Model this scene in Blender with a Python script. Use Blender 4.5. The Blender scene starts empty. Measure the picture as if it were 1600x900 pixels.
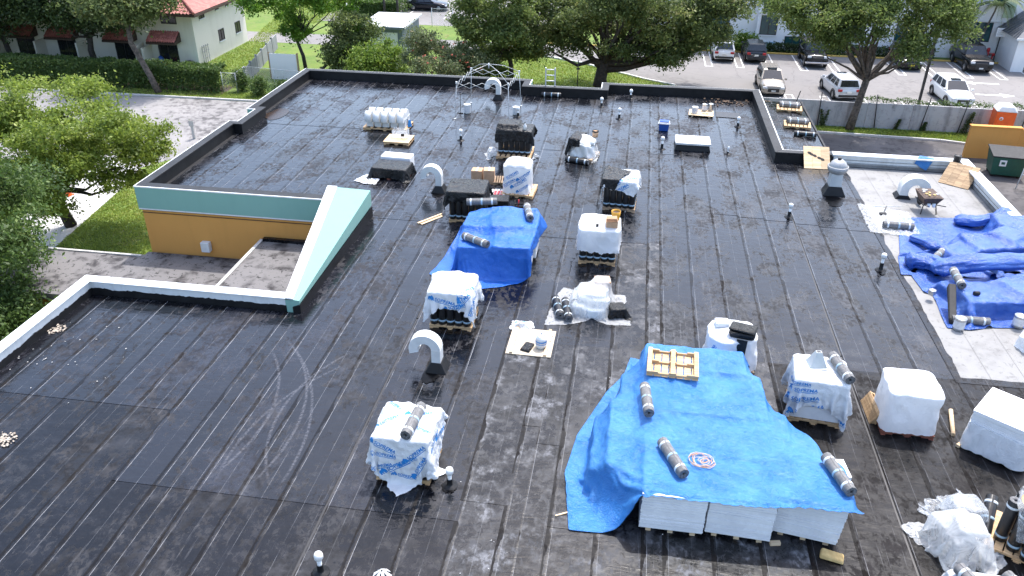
import bpy, bmesh, math, random
import numpy as np
from mathutils import Vector, Matrix, noise
from mathutils.bvhtree import BVHTree
R = math.radians
PI = math.pi
scene = bpy.context.scene
col = scene.collection

# ------------------------------------------------------------------ camera, sky, sun, exposure
# metres; z = 0 is the roof deck, x runs along the far parapet, y runs away from the camera
yaw, pitch, roll_ = R(8.486), R(29.634), R(0.527)
fw = Vector((-math.sin(yaw)*math.cos(pitch), math.cos(yaw)*math.cos(pitch), -math.sin(pitch)))
rt = Vector((math.cos(yaw), math.sin(yaw), 0)); up = rt.cross(fw)
rt, up = rt*math.cos(roll_)+up*math.sin(roll_), up*math.cos(roll_)-rt*math.sin(roll_)
cam = bpy.data.objects.new('camera', bpy.data.cameras.new('camera')); col.objects.link(cam)
cam.matrix_world = Matrix(((rt.x, up.x, -fw.x, 0), (rt.y, up.y, -fw.y, 0), (rt.z, up.z, -fw.z, 12.0), (0, 0, 0, 1)))
cam.data.sensor_width = 36; cam.data.lens = 28.41; cam.data.clip_end = 2000
scene.camera = cam
SUN_EL, SUN_AZ = R(65), R(22)            # azimuth measured from +y towards +x
world = bpy.data.worlds.new('World'); scene.world = world; world.use_nodes = True
wn = world.node_tree; wn.nodes.clear()
sky = wn.nodes.new('ShaderNodeTexSky'); sky.sky_type = 'NISHITA'; sky.sun_disc = False
sky.sun_elevation = SUN_EL; sky.sun_rotation = SUN_AZ; sky.air_density = 1.0; sky.dust_density = 2.6; sky.ozone_density = 0.6
bgn = wn.nodes.new('ShaderNodeBackground'); bgn.inputs[1].default_value = 0.15
wo = wn.nodes.new('ShaderNodeOutputWorld')
wn.links.new(sky.outputs[0], bgn.inputs[0]); wn.links.new(bgn.outputs[0], wo.inputs[0])
sun = bpy.data.objects.new('sun', bpy.data.lights.new('sun', 'SUN')); col.objects.link(sun)
sun.data.energy = 1.8; sun.data.angle = R(1.0); sun.data.color = (1.0, 0.975, 0.94)
sd = Vector((math.sin(SUN_AZ)*math.cos(SUN_EL), math.cos(SUN_AZ)*math.cos(SUN_EL), math.sin(SUN_EL)))
sun.rotation_euler = sd.to_track_quat('Z', 'Y').to_euler(); sun.location = sd*60
scene.render.engine = 'CYCLES'
vs = scene.view_settings
vs.view_transform = 'Standard'; vs.look = 'None'; vs.exposure = 1.68; vs.gamma = 1.0; vs.use_curve_mapping = False

# ------------------------------------------------------------------ objects
def tag(o, label=None, cat=None, group=None, kind=None):
    if label: o['label'] = label
    if cat: o['category'] = cat
    if group: o['group'] = group
    if kind: o['kind'] = kind
    return o
def thing(name, label, cat, loc=(0, 0, 0), rz=0, group=None, rot=None):
    o = bpy.data.objects.new(name, None); col.objects.link(o); o.empty_display_size = .1
    o.location = loc; o.rotation_euler = rot if rot else (0, 0, rz)
    return tag(o, label, cat, group)
def copy_tree(o, parent=None):
    c = o.copy(); col.objects.link(c); c.parent = parent
    for ch in list(o.children): copy_tree(ch, c)
    return c
def dup(root, loc, rz=None, label=None, group=None, rot=None):
    c = copy_tree(root); c.location = loc
    if rz is not None: c.rotation_euler = (0, 0, rz)
    if rot is not None: c.rotation_euler = rot
    return tag(c, label, None, group)

class MB:
    "collects shapes and links them as one mesh"
    def __init__(s): s.v = []; s.f = []; s.s = []
    def add(s, vs_, fs, smooth=False, M=None):
        b = len(s.v)
        s.v += [tuple(M @ Vector(p)) for p in vs_] if M else [tuple(p) for p in vs_]
        s.f += [tuple(i+b for i in f) for f in fs]; s.s += [smooth]*len(fs); return s
    def box(s, x0, y0, z0, x1, y1, z1, M=None):
        v = [(x, y, z) for z in (z0, z1) for y in (y0, y1) for x in (x0, x1)]
        return s.add(v, [(0, 2, 3, 1), (4, 5, 7, 6), (0, 1, 5, 4), (2, 6, 7, 3), (0, 4, 6, 2), (1, 3, 7, 5)], False, M)
    def hexa(s, v):     # 8 corners: bottom ring then top ring
        return s.add(v, [(3, 2, 1, 0), (4, 5, 6, 7), (0, 1, 5, 4), (1, 2, 6, 5), (2, 3, 7, 6), (3, 0, 4, 7)])
    def prism(s, poly, z0, z1):
        n = len(poly)
        v = [(x, y, z0) for x, y in poly]+[(x, y, z1) for x, y in poly]
        return s.add(v, [tuple(range(n-1, -1, -1)), tuple(range(n, 2*n))]+[(i, (i+1) % n, n+(i+1) % n, n+i) for i in range(n)])
    def tube(s, path, rad, n=8, caps=True, smooth=True):
        path = [Vector(p) for p in path]; k = len(path)
        if not hasattr(rad, '__len__'): rad = [rad]*k
        v = []; a = None
        for i, p in enumerate(path):
            t = (path[min(i+1, k-1)]-path[max(i-1, 0)]).normalized()
            if a is None: a = t.cross(Vector((0, 0, 1)) if abs(t.z) < .9 else Vector((1, 0, 0))).normalized()
            else: a = (a-t*a.dot(t)).normalized()
            b = t.cross(a)
            for j in range(n):
                an = 2*PI*j/n; v.append(p+(a*math.cos(an)+b*math.sin(an))*rad[i])
        f = [(i*n+j, i*n+(j+1) % n, (i+1)*n+(j+1) % n, (i+1)*n+j) for i in range(k-1) for j in range(n)]
        s.add(v, f, smooth)
        if caps:
            b0 = len(s.v)-len(v)
            s.f += [tuple(b0+j for j in range(n-1, -1, -1)), tuple(b0+(k-1)*n+j for j in range(n))]; s.s += [False, False]
        return s
    def cyl(s, p0, p1, r0, r1=None, n=12, caps=True): return s.tube([p0, p1], [r0, r0 if r1 is None else r1], n, caps)
    def lathe(s, prof, n=16, M=None, smooth=True):
        k = len(prof); v = [(r*math.cos(2*PI*j/n), r*math.sin(2*PI*j/n), z) for r, z in prof for j in range(n)]
        return s.add(v, [(i*n+j, i*n+(j+1) % n, (i+1)*n+(j+1) % n, (i+1)*n+j) for i in range(k-1) for j in range(n)], smooth, M)
    def grid(s, P, smooth=True):        # P array (ny, nx, 3)
        ny, nx = P.shape[:2]
        return s.add([tuple(p) for p in P.reshape(-1, 3)], [(j*nx+i, j*nx+i+1, (j+1)*nx+i+1, (j+1)*nx+i) for j in range(ny-1) for i in range(nx-1)], smooth)
    def build(s, name, mat, parent=None, bev=0, origin=None, uv=None, rz=0, seg=1):
        me = bpy.data.meshes.new(name)
        v = s.v
        if origin is not None:
            c_, s_ = math.cos(-rz), math.sin(-rz); ox, oy, oz = origin
            v = [(c_*(x-ox)-s_*(y-oy), s_*(x-ox)+c_*(y-oy), z-oz) for x, y, z in v]
        me.from_pydata(v, [], s.f)
        for p, sm in zip(me.polygons, s.s): p.use_smooth = sm
        if uv:
            l = me.uv_layers.new(name='UVMap')
            for lp in me.loops: l.data[lp.index].uv = uv[lp.vertex_index]
        if bev:
            bm = bmesh.new(); bm.from_mesh(me)
            bmesh.ops.remove_doubles(bm, verts=bm.verts, dist=1e-5)
            es = [e for e in bm.edges if len(e.link_faces) == 2 and e.calc_face_angle(0) > .6]
            bmesh.ops.bevel(bm, geom=es, offset=bev, segments=seg, profile=.6, affect='EDGES', clamp_overlap=True)
            bm.to_mesh(me); bm.free()
        me.materials.append(mat)
        o = bpy.data.objects.new(name, me); col.objects.link(o)
        if parent: o.parent = parent
        if origin is not None: o.location = origin; o.rotation_euler = (0, 0, rz)
        return o

def fastmesh(name, V, F, mat, parent=None, loc=None, tone=None, smooth=False):
    me = bpy.data.meshes.new(name); k = F.shape[1]
    if loc is not None: V = V-np.array(loc)
    me.vertices.add(len(V)); me.vertices.foreach_set('co', np.ascontiguousarray(V, dtype=np.float32).ravel())
    me.loops.add(F.size); me.loops.foreach_set('vertex_index', np.ascontiguousarray(F, dtype=np.int32).ravel())
    me.polygons.add(len(F)); me.polygons.foreach_set('loop_start', np.arange(0, F.size, k, dtype=np.int32))
    me.polygons.foreach_set('loop_total', np.full(len(F), k, dtype=np.int32))
    if smooth: me.polygons.foreach_set('use_smooth', np.ones(len(F), dtype=bool))
    me.update(calc_edges=True)
    if tone is not None:
        a = me.attributes.new('tone', 'FLOAT', 'FACE'); a.data.foreach_set('value', np.asarray(tone, dtype=np.float32))
    me.materials.append(mat)
    o = bpy.data.objects.new(name, me); col.objects.link(o)
    if parent: o.parent = parent
    if loc is not None: o.location = loc
    return o

# ------------------------------------------------------------------ materials
class G:
    def __init__(s, name):
        s.m = bpy.data.materials.new(name); s.m.use_nodes = True; s.t = s.m.node_tree; s.t.nodes.clear()
    def n(s, typ, ins=None, **kw):
        nd = s.t.nodes.new('ShaderNode'+typ)
        for k, v in kw.items(): setattr(nd, k, v)
        for k, v in (ins or {}).items():
            if isinstance(v, bpy.types.NodeSocket): s.t.links.new(v, nd.inputs[k])
            elif v is not None: nd.inputs[k].default_value = v
        return nd
    def ma(s, op, a, b=None, c=None, clamp=False): return s.n('Math', {0: a, 1: b, 2: c}, operation=op, use_clamp=clamp).outputs[0]
    def mix(s, f, a, b):
        a = tuple(a)+(1,) if isinstance(a, (tuple, list)) and len(a) == 3 else a
        b = tuple(b)+(1,) if isinstance(b, (tuple, list)) and len(b) == 3 else b
        return s.n('Mix', {0: f, 6: a, 7: b}, data_type='RGBA').outputs[2]
    def sm(s, x, lo, hi): return s.n('MapRange', {0: x, 1: lo, 2: hi, 3: 0.0, 4: 1.0}, interpolation_type='SMOOTHSTEP').outputs[0]
    def mr(s, x, a, b, c, d): return s.n('MapRange', {0: x, 1: a, 2: b, 3: c, 4: d}).outputs[0]
    def noise(s, vec, scale, det=4, rough=.55, dist=0): return s.n('TexNoise', {'Vector': vec, 'Scale': scale, 'Detail': det, 'Roughness': rough, 'Distortion': dist}).outputs[0]
    def mapv(s, vec, sc=(1, 1, 1), rot=(0, 0, 0), loc=(0, 0, 0)): return s.n('Mapping', {'Vector': vec, 'Scale': sc, 'Rotation': rot, 'Location': loc}).outputs[0]
    def pos(s): return s.n('NewGeometry').outputs['Position']
    def obj(s, spread=37.0):
        r = s.n('ObjectInfo').outputs['Random']; c = s.n('TexCoord').outputs['Object']
        return s.n('VectorMath', {0: c, 1: s.n('CombineXYZ', {0: s.ma('MULTIPLY', r, spread), 1: s.ma('MULTIPLY', r, spread*1.7), 2: 0.0}).outputs[0]}, operation='ADD').outputs[0]
    def bump(s, h, st=.3, d=.01): return s.n('Bump', {'Height': h, 'Strength': st, 'Distance': d}).outputs[0]
    def bsdf(s, **k):
        names = dict(c='Base Color', r='Roughness', m='Metallic', n='Normal', sp='Specular IOR Level', tr='Transmission Weight', a='Alpha', ior='IOR', coat='Coat Weight', cr='Coat Roughness', em='Emission Color', es='Emission Strength', sss='Subsurface Weight')
        ins = {}
        for a, v in k.items():
            if a == 'c' and isinstance(v, (tuple, list)): v = tuple(v)+(1,) if len(v) == 3 else v
            ins[names[a]] = v
        return s.n('BsdfPrincipled', ins).outputs[0]
    def out(s, sh): s.t.links.new(sh, s.n('OutputMaterial').inputs[0]); return s.m

def plain(name, c1, c2=None, scale=4, rough=.6, bump=0, bsc=40, metal=0, sp=.5, rand=0, coat=0, det=5):
    "base colour that wanders between two tones, fine relief, optional tone per object"
    g = G(name); v = g.obj()
    n1 = g.noise(v, scale, det, .6)
    if c2 is None: c2 = tuple(x*.8 for x in c1)
    c = g.mix(g.sm(n1, .35, .65), c1, c2)
    if rand:
        r = g.n('ObjectInfo').outputs['Random']
        c = g.n('HueSaturation', {'Color': c, 'Value': g.mr(r, 0, 1, 1-rand, 1+rand)}).outputs[0]
    rg = g.mr(n1, 0, 1, max(0, rough-.08), rough+.08)
    k = dict(c=c, r=rg, m=metal, sp=sp, coat=coat)
    if bump: k['n'] = g.bump(g.noise(v, bsc, 4, .6), bump, .01)
    return g.out(g.bsdf(**k))
def leaf_mat(name, dark, light, yel=None, trans=.3):
    g = G(name); t = g.n('Attribute', attribute_name='tone').outputs['Fac']
    c = g.mix(t, dark, light)
    if yel: c = g.mix(g.sm(t, .8, 1.0), c, yel)
    d = g.bsdf(c=c, r=.55, sp=.35)
    tl = g.n('BsdfTranslucent', {'Color': g.mix(.4, c, tuple(min(1, x*1.6) for x in light))}).outputs[0]
    return g.out(g.n('MixShader', {0: trans, 1: d, 2: tl}).outputs[0])

def membrane(name, lo, hi, dust, dustc, mott=.5, rough=.3, wet=.5, brown=(.012, .0105, .010), lines=1.0, spec=.7):
    g = G(name); p = g.pos(); uv = g.n('TexCoord').outputs['UV']
    sx = g.n('SeparateXYZ', {0: uv}); u, v = sx.outputs[0], sx.outputs[1]
    rnd = g.n('ObjectInfo').outputs['Random']
    n1 = g.noise(p, .32, 5, .55); n2 = g.noise(p, 2.3, 8, .68); n3 = g.noise(p, 17, 5, .7)
    nb = g.noise(g.mapv(p, (1, 1, 1), (0, 0, .3), (31, 7, 0)), .9, 6, .62)
    f = g.ma('ADD', g.ma('MULTIPLY', n2, mott), g.ma('ADD', g.ma('MULTIPLY', n1, 1-mott), g.mr(rnd, 0, 1, -.09, .09)))
    c = g.mix(g.sm(f, .40, .62), lo, hi)
    n4 = g.noise(g.mapv(p, (1, .7, 1), (0, 0, .2)), 7.5, 7, .7, .5)
    c = g.mix(g.ma('MULTIPLY', g.sm(n4, .5, .62), mott*.5), c, tuple(x*.55 for x in dustc))
    # settled dust in ragged islands
    dm = g.ma('MULTIPLY', g.sm(g.ma('ADD', g.ma('MULTIPLY', nb, .6), g.ma('MULTIPLY', n2, .4)), .50, .60), dust)
    dm = g.ma('MULTIPLY', dm, g.ma('MULTIPLY', g.mr(n3, .3, .7, .55, 1.0), g.mr(g.sm(n4, .42, .56), 0, 1, .25, 1.0)))
    c = g.mix(dm, c, dustc)
    # scuffs: long thin scratches in two directions
    for i, (an, th) in enumerate(((.35, .655), (-.75, .665), (1.25, .675))):
        s1 = g.noise(g.mapv(p, (16, .55, 1), (0, 0, an), (i*13, 5, 0)), 1.0, 3, .6)
        c = g.mix(g.ma('MULTIPLY', g.sm(s1, th, th+.06), .42), c, (.13, .13, .137))
    # speckle of granules and grit
    c = g.mix(g.ma('MULTIPLY', g.sm(n3, .60, .74), .3), c, (.11, .11, .12))
    # trowelled lap bleed along the edge, uneven in width, with pale dust beside it
    w = g.ma('MULTIPLY', g.sm(g.noise(g.mapv(p, (.0, 1.1, 1)), 1.0, 4, .6), .36, .7), .10)
    lap = g.ma('MULTIPLY', g.sm(g.ma('SUBTRACT', g.ma('ADD', w, .035), u), 0, .012), .92)
    pale = g.ma('MULTIPLY', g.ma('MULTIPLY', g.sm(u, .10, .14), g.sm(g.ma('SUBTRACT', .30, u), 0, .14)), g.sm(n2, .5, .66))
    c = g.mix(g.ma('MULTIPLY', pale, .28), c, tuple(x*.9 for x in dustc))
    c = g.mix(lap, c, brown)
    wetn = g.ma('ADD', g.ma('MULTIPLY', g.noise(g.mapv(p, (1, .55, 1), (0, 0, .1)), .75, 5, .62, .5), .62), g.ma('MULTIPLY', n4, .38))
    wetm = g.ma('MULTIPLY', g.sm(g.ma('SUBTRACT', .53, wetn), 0, .05), wet)
    c = g.mix(g.ma('MULTIPLY', wetm, .75), c, (.0035, .0037, .0045))
    # printed selvedge lines
    ln = None
    for (uu, hw, st) in ((.115, .0045, .62), (.56, .003, .36), (.935, .0025, .22)):
        a = g.ma('MULTIPLY', g.ma('LESS_THAN', g.ma('ABSOLUTE', g.ma('SUBTRACT', u, uu)), hw), st*lines)
        ln = a if ln is None else g.ma('MAXIMUM', ln, a)
    wear = g.sm(g.noise(g.mapv(p, (2.2, .5, 1)), 1.3, 5, .75), .38, .62)
    c = g.mix(g.ma('MULTIPLY', ln, wear), c, (.45, .46, .48))
    # curved trolley tracks scrubbed into the film
    arcs = None
    for (cx, cy, rr, x0, x1) in ((-12.4, 13.6, 4.6, -9.0, -6.0), (-12.1, 13.3, 5.1, -9.3, -6.0), (-2.7, 12.6, 5.4, -9.0, -6.6), (-3.3, 14.2, 4.3, -8.6, -6.6), (-12.9, 12.4, 6.3, -8.9, -5.6)):
        d = g.n('VectorMath', {0: g.mapv(p, (1, 1, 0)), 1: (cx, cy, 0)}, operation='DISTANCE').outputs['Value']
        a = g.sm(g.ma('SUBTRACT', .055, g.ma('ABSOLUTE', g.ma('SUBTRACT', d, rr))), 0, .05)
        px = g.n('SeparateXYZ', {0: p}).outputs[0]; py = g.n('SeparateXYZ', {0: p}).outputs[1]
        a = g.ma('MULTIPLY', a, g.ma('MULTIPLY', g.ma('MULTIPLY', g.sm(px, x0, x0+.5), g.sm(g.ma('SUBTRACT', x1, px), 0, .5)), g.ma('MULTIPLY', g.sm(py, 11.4, 12.4), g.sm(g.ma('SUBTRACT', 17.4, py), 0, 1))))
        arcs = a if arcs is None else g.ma('MAXIMUM', arcs, a)
    c = g.mix(g.ma('MULTIPLY', g.ma('MULTIPLY', arcs, g.sm(n3, .35, .65)), .42), c, (.15, .15, .165))
    rg = g.ma('ADD', g.mr(n2, .3, .7, rough-.06, rough+.10), g.ma('MULTIPLY', dm, .28))
    rg = g.ma('ADD', g.ma('SUBTRACT', rg, g.ma('MULTIPLY', wetm, .26)), g.ma('MULTIPLY', lap, .12))
    dry = g.ma('MULTIPLY', g.sm(g.ma('ADD', g.ma('MULTIPLY', n4, .55), g.ma('MULTIPLY', nb, .45)), .44, .58), g.ma('SUBTRACT', 1.0, wetm))
    spv = g.ma('MULTIPLY', g.ma('SUBTRACT', 1.0, g.ma('MULTIPLY', dry, .75)), spec)
    spv = g.ma('MULTIPLY', spv, g.mr(lap, 0, 1, 1, .35))
    rg = g.ma('ADD', rg, g.ma('MULTIPLY', dry, .22))
    rip = g.noise(g.mapv(p, (1.2, 3.6, 1), (0, 0, .12)), 1.5, 5, .6, .8)
    h = g.ma('ADD', g.ma('MULTIPLY', rip, 1.0), g.ma('ADD', g.ma('MULTIPLY', n3, .10), g.ma('MULTIPLY', n2, .35)))
    return g.out(g.bsdf(c=c, r=g.ma('MAXIMUM', rg, .08), sp=spv, n=g.bump(h, .30, .03)))

def crinkled(name, c1, c2, rough=.35, fold=.6, fine=.35, weave=0, trans=0, sp=.5, sc=1.0, dirt=None):
    "sheet plastic: creased relief, light passing through a little"
    g = G(name); v = g.obj(); n1 = g.noise(v, 1.4*sc, 4, .6)
    crease = g.noise(g.mapv(v, (1, 1, 1), (0, 0, .6)), 4.0*sc, 6, .62, 1.6)
    rid = g.ma('ABSOLUTE', g.ma('SUBTRACT', crease, .5))
    c3 = g.noise(g.mapv(v, (1, 2.2, 1.4), (0, .3, 1.1)), 9.0*sc, 5, .6, 1.0); r3 = g.ma('ABSOLUTE', g.ma('SUBTRACT', c3, .5))
    h = g.ma('ADD', g.ma('MULTIPLY', rid, fold*2), g.ma('ADD', g.ma('MULTIPLY', r3, fine*1.0), g.ma('MULTIPLY', g.noise(v, 26*sc, 3, .6), fine*.2)))
    c = g.mix(g.sm(n1, .35, .68), c1, c2)
    if dirt: c = g.mix(g.ma('MULTIPLY', g.sm(g.noise(v, 3.1, 6, .7), .52, .72), .5), c, dirt)
    d = g.bsdf(c=c, r=g.mr(n1, .3, .7, rough-.06, rough+.1), sp=sp, n=g.bump(h, .95, .05))
    if trans:
        tl = g.n('BsdfTranslucent', {'Color': g.mix(.5, c, (.9, .95, 1))}).outputs[0]
        d = g.n('MixShader', {0: trans, 1: d, 2: tl}).outputs[0]
    return g.out(d)
def clear_plastic(name, tint, op, rough=.18):
    g = G(name); v = g.obj(); cr = g.noise(v, 2.6, 4, .55, 1.2); rid = g.ma('ABSOLUTE', g.ma('SUBTRACT', cr, .5))
    nrm = g.bump(g.ma('ADD', g.ma('MULTIPLY', rid, 1.4), g.ma('MULTIPLY', g.noise(v, 14, 3), .12)), .5, .03)
    d = g.bsdf(c=tint, r=rough, sp=.7, n=nrm)
    tl = g.n('BsdfTranslucent', {'Color': tuple(tint)+(1,), 'Normal': nrm}).outputs[0]
    d = g.n('MixShader', {0: .5, 1: d, 2: tl}).outputs[0]
    tr = g.n('BsdfTransparent', {'Color': (.96, .97, .98, 1)}).outputs[0]
    f = g.ma('ADD', op, g.ma('MULTIPLY', g.ma('SUBTRACT', .14, rid), 1.1), clamp=True)
    return g.out(g.n('MixShader', {0: f, 1: tr, 2: d}).outputs[0])
def wood(name, a, b, sc=1.0, rough=.7, knots=True):
    g = G(name); v = g.obj()
    gr = g.noise(g.mapv(v, (1.6*sc, 26*sc, 26*sc)), 1.0, 5, .6, .5)
    c = g.mix(g.sm(gr, .36, .66), a, b)
    c = g.mix(g.ma('MULTIPLY', g.sm(g.noise(v, 2.2, 5, .65), .5, .7), .35), c, tuple(x*.55 for x in b))
    r = g.n('ObjectInfo').outputs['Random']
    c = g.n('HueSaturation', {'Color': c, 'Value': g.mr(r, 0, 1, .82, 1.12)}).outputs[0]
    return g.out(g.bsdf(c=c, r=rough, n=g.bump(gr, .3, .004)))
def asphalt(name, a, b, stain, amt=.6, sc=.25, rough=.85):
    g = G(name); p = g.pos()
    n1 = g.noise(p, sc, 6, .62, .4); n2 = g.noise(p, 2.2, 6, .65); n3 = g.noise(p, 30, 4, .6)
    c = g.mix(g.sm(n1, .35, .66), a, b)
    c = g.mix(g.ma('MULTIPLY', g.sm(g.ma('ADD', g.ma('MULTIPLY', n2, .5), g.ma('MULTIPLY', g.noise(p, sc*2.3, 5, .6), .5)), .5, .62), amt), c, stain)
    ck = g.n('TexVoronoi', {'Vector': g.n('VectorMath', {0: p, 1: g.n('TexNoise', {'Vector': p, 'Scale': .8, 'Detail': 4}).outputs[1]}, operation='ADD').outputs[0], 'Scale': .22}, feature='DISTANCE_TO_EDGE').outputs[0]
    c = g.mix(g.ma('MULTIPLY', g.sm(g.ma('SUBTRACT', .007, ck), 0, .006), .5), c, tuple(x*.45 for x in b))
    c = g.mix(g.ma('MULTIPLY', g.sm(n3, .55, .75), .18), c, tuple(min(1, x*1.5) for x in a))
    return g.out(g.bsdf(c=c, r=rough, sp=.3, n=g.bump(n3, .35, .008)))
def weathered(name, base, streak, sc=1.0, amt=.5, rough=.8, dots=0, vert=True):
    "painted or bare masonry with run-down stains"
    g = G(name); p = g.pos()
    st = g.noise(g.mapv(p, (2.2*sc, 2.2*sc, .22*sc if vert else 2.2*sc)), 1.0, 6, .65, .3)
    n2 = g.noise(p, 1.1*sc, 6, .65)
    c = g.mix(g.ma('MULTIPLY', g.sm(g.ma('ADD', g.ma('MULTIPLY', st, .6), g.ma('MULTIPLY', n2, .4)), .47, .66), amt), base, streak)
    if dots: c = g.mix(g.ma('MULTIPLY', g.sm(g.noise(p, 5.5, 7, .72, .6), .56, .62), dots), c, tuple(x*.3 for x in streak))
    return g.out(g.bsdf(c=c, r=rough, sp=.35, n=g.bump(g.noise(p, 45, 4, .6), .35, .006)))

m_deck = plain('bitumen_base', (.02, .02, .022), (.012, .012, .013), rough=.45)
m_smooth = membrane('membrane_smooth', (.003, .0033, .0052), (.0105, .0115, .018), .42, (.062, .061, .064), .55, .24, .95, spec=.6)
m_scuff = membrane('membrane_scuffed', (.005, .0055, .0075), (.015, .0165, .022), .5, (.058, .06, .067), .65, .29, .8, lines=.6, spec=.5)
m_dusty = membrane('membrane_dusty', (.008, .008, .009), (.028, .028, .031), 1.0, (.19, .193, .205), .85, .42, .7, lines=.5, spec=.36)
m_worn = membrane('membrane_worn', (.004, .0042, .0058), (.013, .0135, .0175), .6, (.066, .066, .071), .8, .34, .8, lines=.8, spec=.36)
m_brown = membrane('membrane_brown', (.004, .0033, .0034), (.011, .0098, .0105), .7, (.038, .035, .035), .85, .40, .5, lines=.6, spec=.22)
m_grey = weathered('grey_cap_sheet', (.245, .241, .234), (.16, .156, .151), .5, .8, .8, .35, vert=False)
m_flash = plain('black_flashing', (.006, .006, .007), (.012, .012, .013), 3, .5, .5, 14, sp=.3)
m_coping = plain('grey_metal_coping', (.022, .023, .025), (.014, .0145, .016), 2, .55, .1, 30, sp=.3)
m_white_paint = weathered('white_roof_paint', (.66, .68, .68), (.42, .43, .43), 1.6, .45, .6)
m_teal = weathered('teal_stucco', (.205, .375, .325), (.185, .34, .295), 1.0, .4, .85)
m_ochre = weathered('ochre_stucco', (.60, .295, .078), (.51, .25, .066), .9, .4, .88)
m_canopy = weathered('stained_canopy_roof', (.15, .142, .14), (.022, .019, .02), .7, 1.0, .7, .9, vert=False)
m_tarp = crinkled('blue_tarp', (.018, .165, .49), (.05, .24, .58), .31, .5, .9, trans=.15, sp=.55, sc=1.0, dirt=(.09, .27, .60))
m_tarp_mid = crinkled('bright_blue_tarp', (.012, .11, .46), (.028, .15, .54), .34, .45, .6, trans=.1, sc=.9, sp=.4)
m_tarp_dark = crinkled('deep_blue_tarp', (.015, .075, .35), (.04, .125, .44), .28, .55, .8, trans=.08, sc=.8, sp=.6)
m_wrap = crinkled('white_plastic_wrap', (.88, .885, .89), (.83, .84, .855), .33, .5, .4, trans=.25, sc=1.4)
m_blackpl = crinkled('black_plastic_sheet', (.006, .006, .0065), (.012, .012, .013), .27, .5, .4, sp=.3, sc=1.1)
m_clear = clear_plastic('clear_plastic_sheet', (.90, .90, .89), .26, .25)
m_clearer = clear_plastic('thin_clear_plastic', (.84, .86, .88), .14, .16)
m_print = plain('blue_print', (.012, .19, .52), (.02, .23, .58), 20, .45)
m_print_red = plain('red_print', (.55, .03, .04), None, 20, .5)
m_pallet = wood('pallet_pine', (.62, .42, .23), (.44, .28, .14))
m_pallet_red = wood('pallet_stained_red', (.30, .09, .05), (.15, .05, .035))
m_pallet_dull = wood('pallet_weathered', (.42, .29, .18), (.27, .19, .125))
m_ply = wood('plywood', (.66, .49, .30), (.52, .36, .20), .45)
m_ply_worn = wood('weathered_plywood', (.46, .31, .17), (.26, .165, .085), .6)
m_mdf = plain('tan_board', (.50, .42, .31), (.45, .375, .28), 3, .75)
m_timber = wood('sawn_timber', (.68, .52, .34), (.54, .38, .22), .8)
m_card = plain('cardboard', (.48, .31, .19), (.42, .26, .155), 5, .85, .2, 60)
m_roll = plain('slate_roll', (.17, .168, .168), (.115, .113, .113), 14, .6, .5, 120)
m_roll_blk = plain('black_roll', (.010, .010, .011), (.02, .02, .021), 5, .4, .3, 30)
m_roll_end = plain('roll_end', (.16, .16, .165), (.05, .05, .055), 30, .7)
m_band = plain('pale_tape', (.62, .66, .68), (.5, .55, .58), 12, .45)
m_band_blue = plain('blue_grey_tape', (.32, .44, .52), (.25, .37, .46), 12, .45)
m_board = plain('gypsum_board', (.80, .80, .80), (.72, .72, .73), 3, .75, .2, 50)
m_board_w = plain('white_board', (.80, .80, .80), (.72, .72, .73), 2, .7)
m_galv = plain('galvanised_duct', (.52, .55, .56), (.44, .47, .48), 1.5, .42, .08, 25, .35)
m_duct_w = plain('white_duct', (.66, .67, .66), (.56, .57, .56), 2.2, .5, .05, 20)
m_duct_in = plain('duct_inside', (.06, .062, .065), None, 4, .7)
m_pvc = plain('white_pvc', (.75, .75, .73), (.66, .66, .64), 6, .4)
m_vent = plain('grey_painted_vent', (.36, .365, .37), (.27, .275, .28), 3, .5, .1, 30, .2)
m_tin = plain('tin_can', (.50, .51, .52), (.38, .39, .40), 8, .35, 0, 0, .7)
m_label = plain('can_label', (.62, .62, .62), (.5, .5, .52), 9, .6)
m_rub = plain('black_rubber', (.012, .012, .013), None, 5, .7)
m_iron = plain('dark_steel', (.03, .03, .032), (.05, .045, .042), 6, .5, .2, 40, .4)
m_rust = plain('rusty_steel', (.10, .06, .04), (.045, .03, .025), 9, .75, .4, 40)
m_frame = plain('pale_metal_frame', (.66, .68, .68), (.58, .6, .6), 4, .4, 0, 0, .2)
m_blue = plain('cooler_blue', (.012, .07, .30), (.015, .08, .33), 3, .45)
m_cwhite = plain('cooler_white', (.62, .64, .66), None, 4, .5)
m_yel = plain('yellow_bucket_plastic', (.66, .33, .03), None, 5, .5)
m_orange = plain('orange_plastic', (.75, .12, .02), (.66, .10, .02), 3, .45)
m_straw = plain('straw', (.55, .40, .22), (.43, .30, .15), 22, .85, .5, 90)
m_litter = plain('brown_leaf_litter', (.12, .075, .045), (.07, .045, .03), 9, .9)
m_crumb = plain('pale_crumbs', (.42, .36, .29), (.3, .25, .2), 9, .9)
m_foam = plain('torn_tan_foam', (.55, .40, .17), (.44, .30, .12), 7, .9, .5, 25)
m_bag = plain('white_bag', (.74, .74, .72), (.64, .64, .62), 4, .5, .5, 9)
m_rope_o = plain('orange_rope', (.62, .30, .10), (.5, .25, .1), 30, .7)
m_rope_w = plain('pale_rope', (.58, .52, .46), (.45, .36, .36), 30, .7)
m_wetbit = plain('wet_bitumen', (.0025, .0025, .003), (.006, .006, .0065), 5, .3, .6, 9, sp=.12)
m_puddle = G('puddle_water'); m_puddle = m_puddle.out(m_puddle.bsdf(c=(.03, .018, .011), r=.22, sp=.2))
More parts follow.
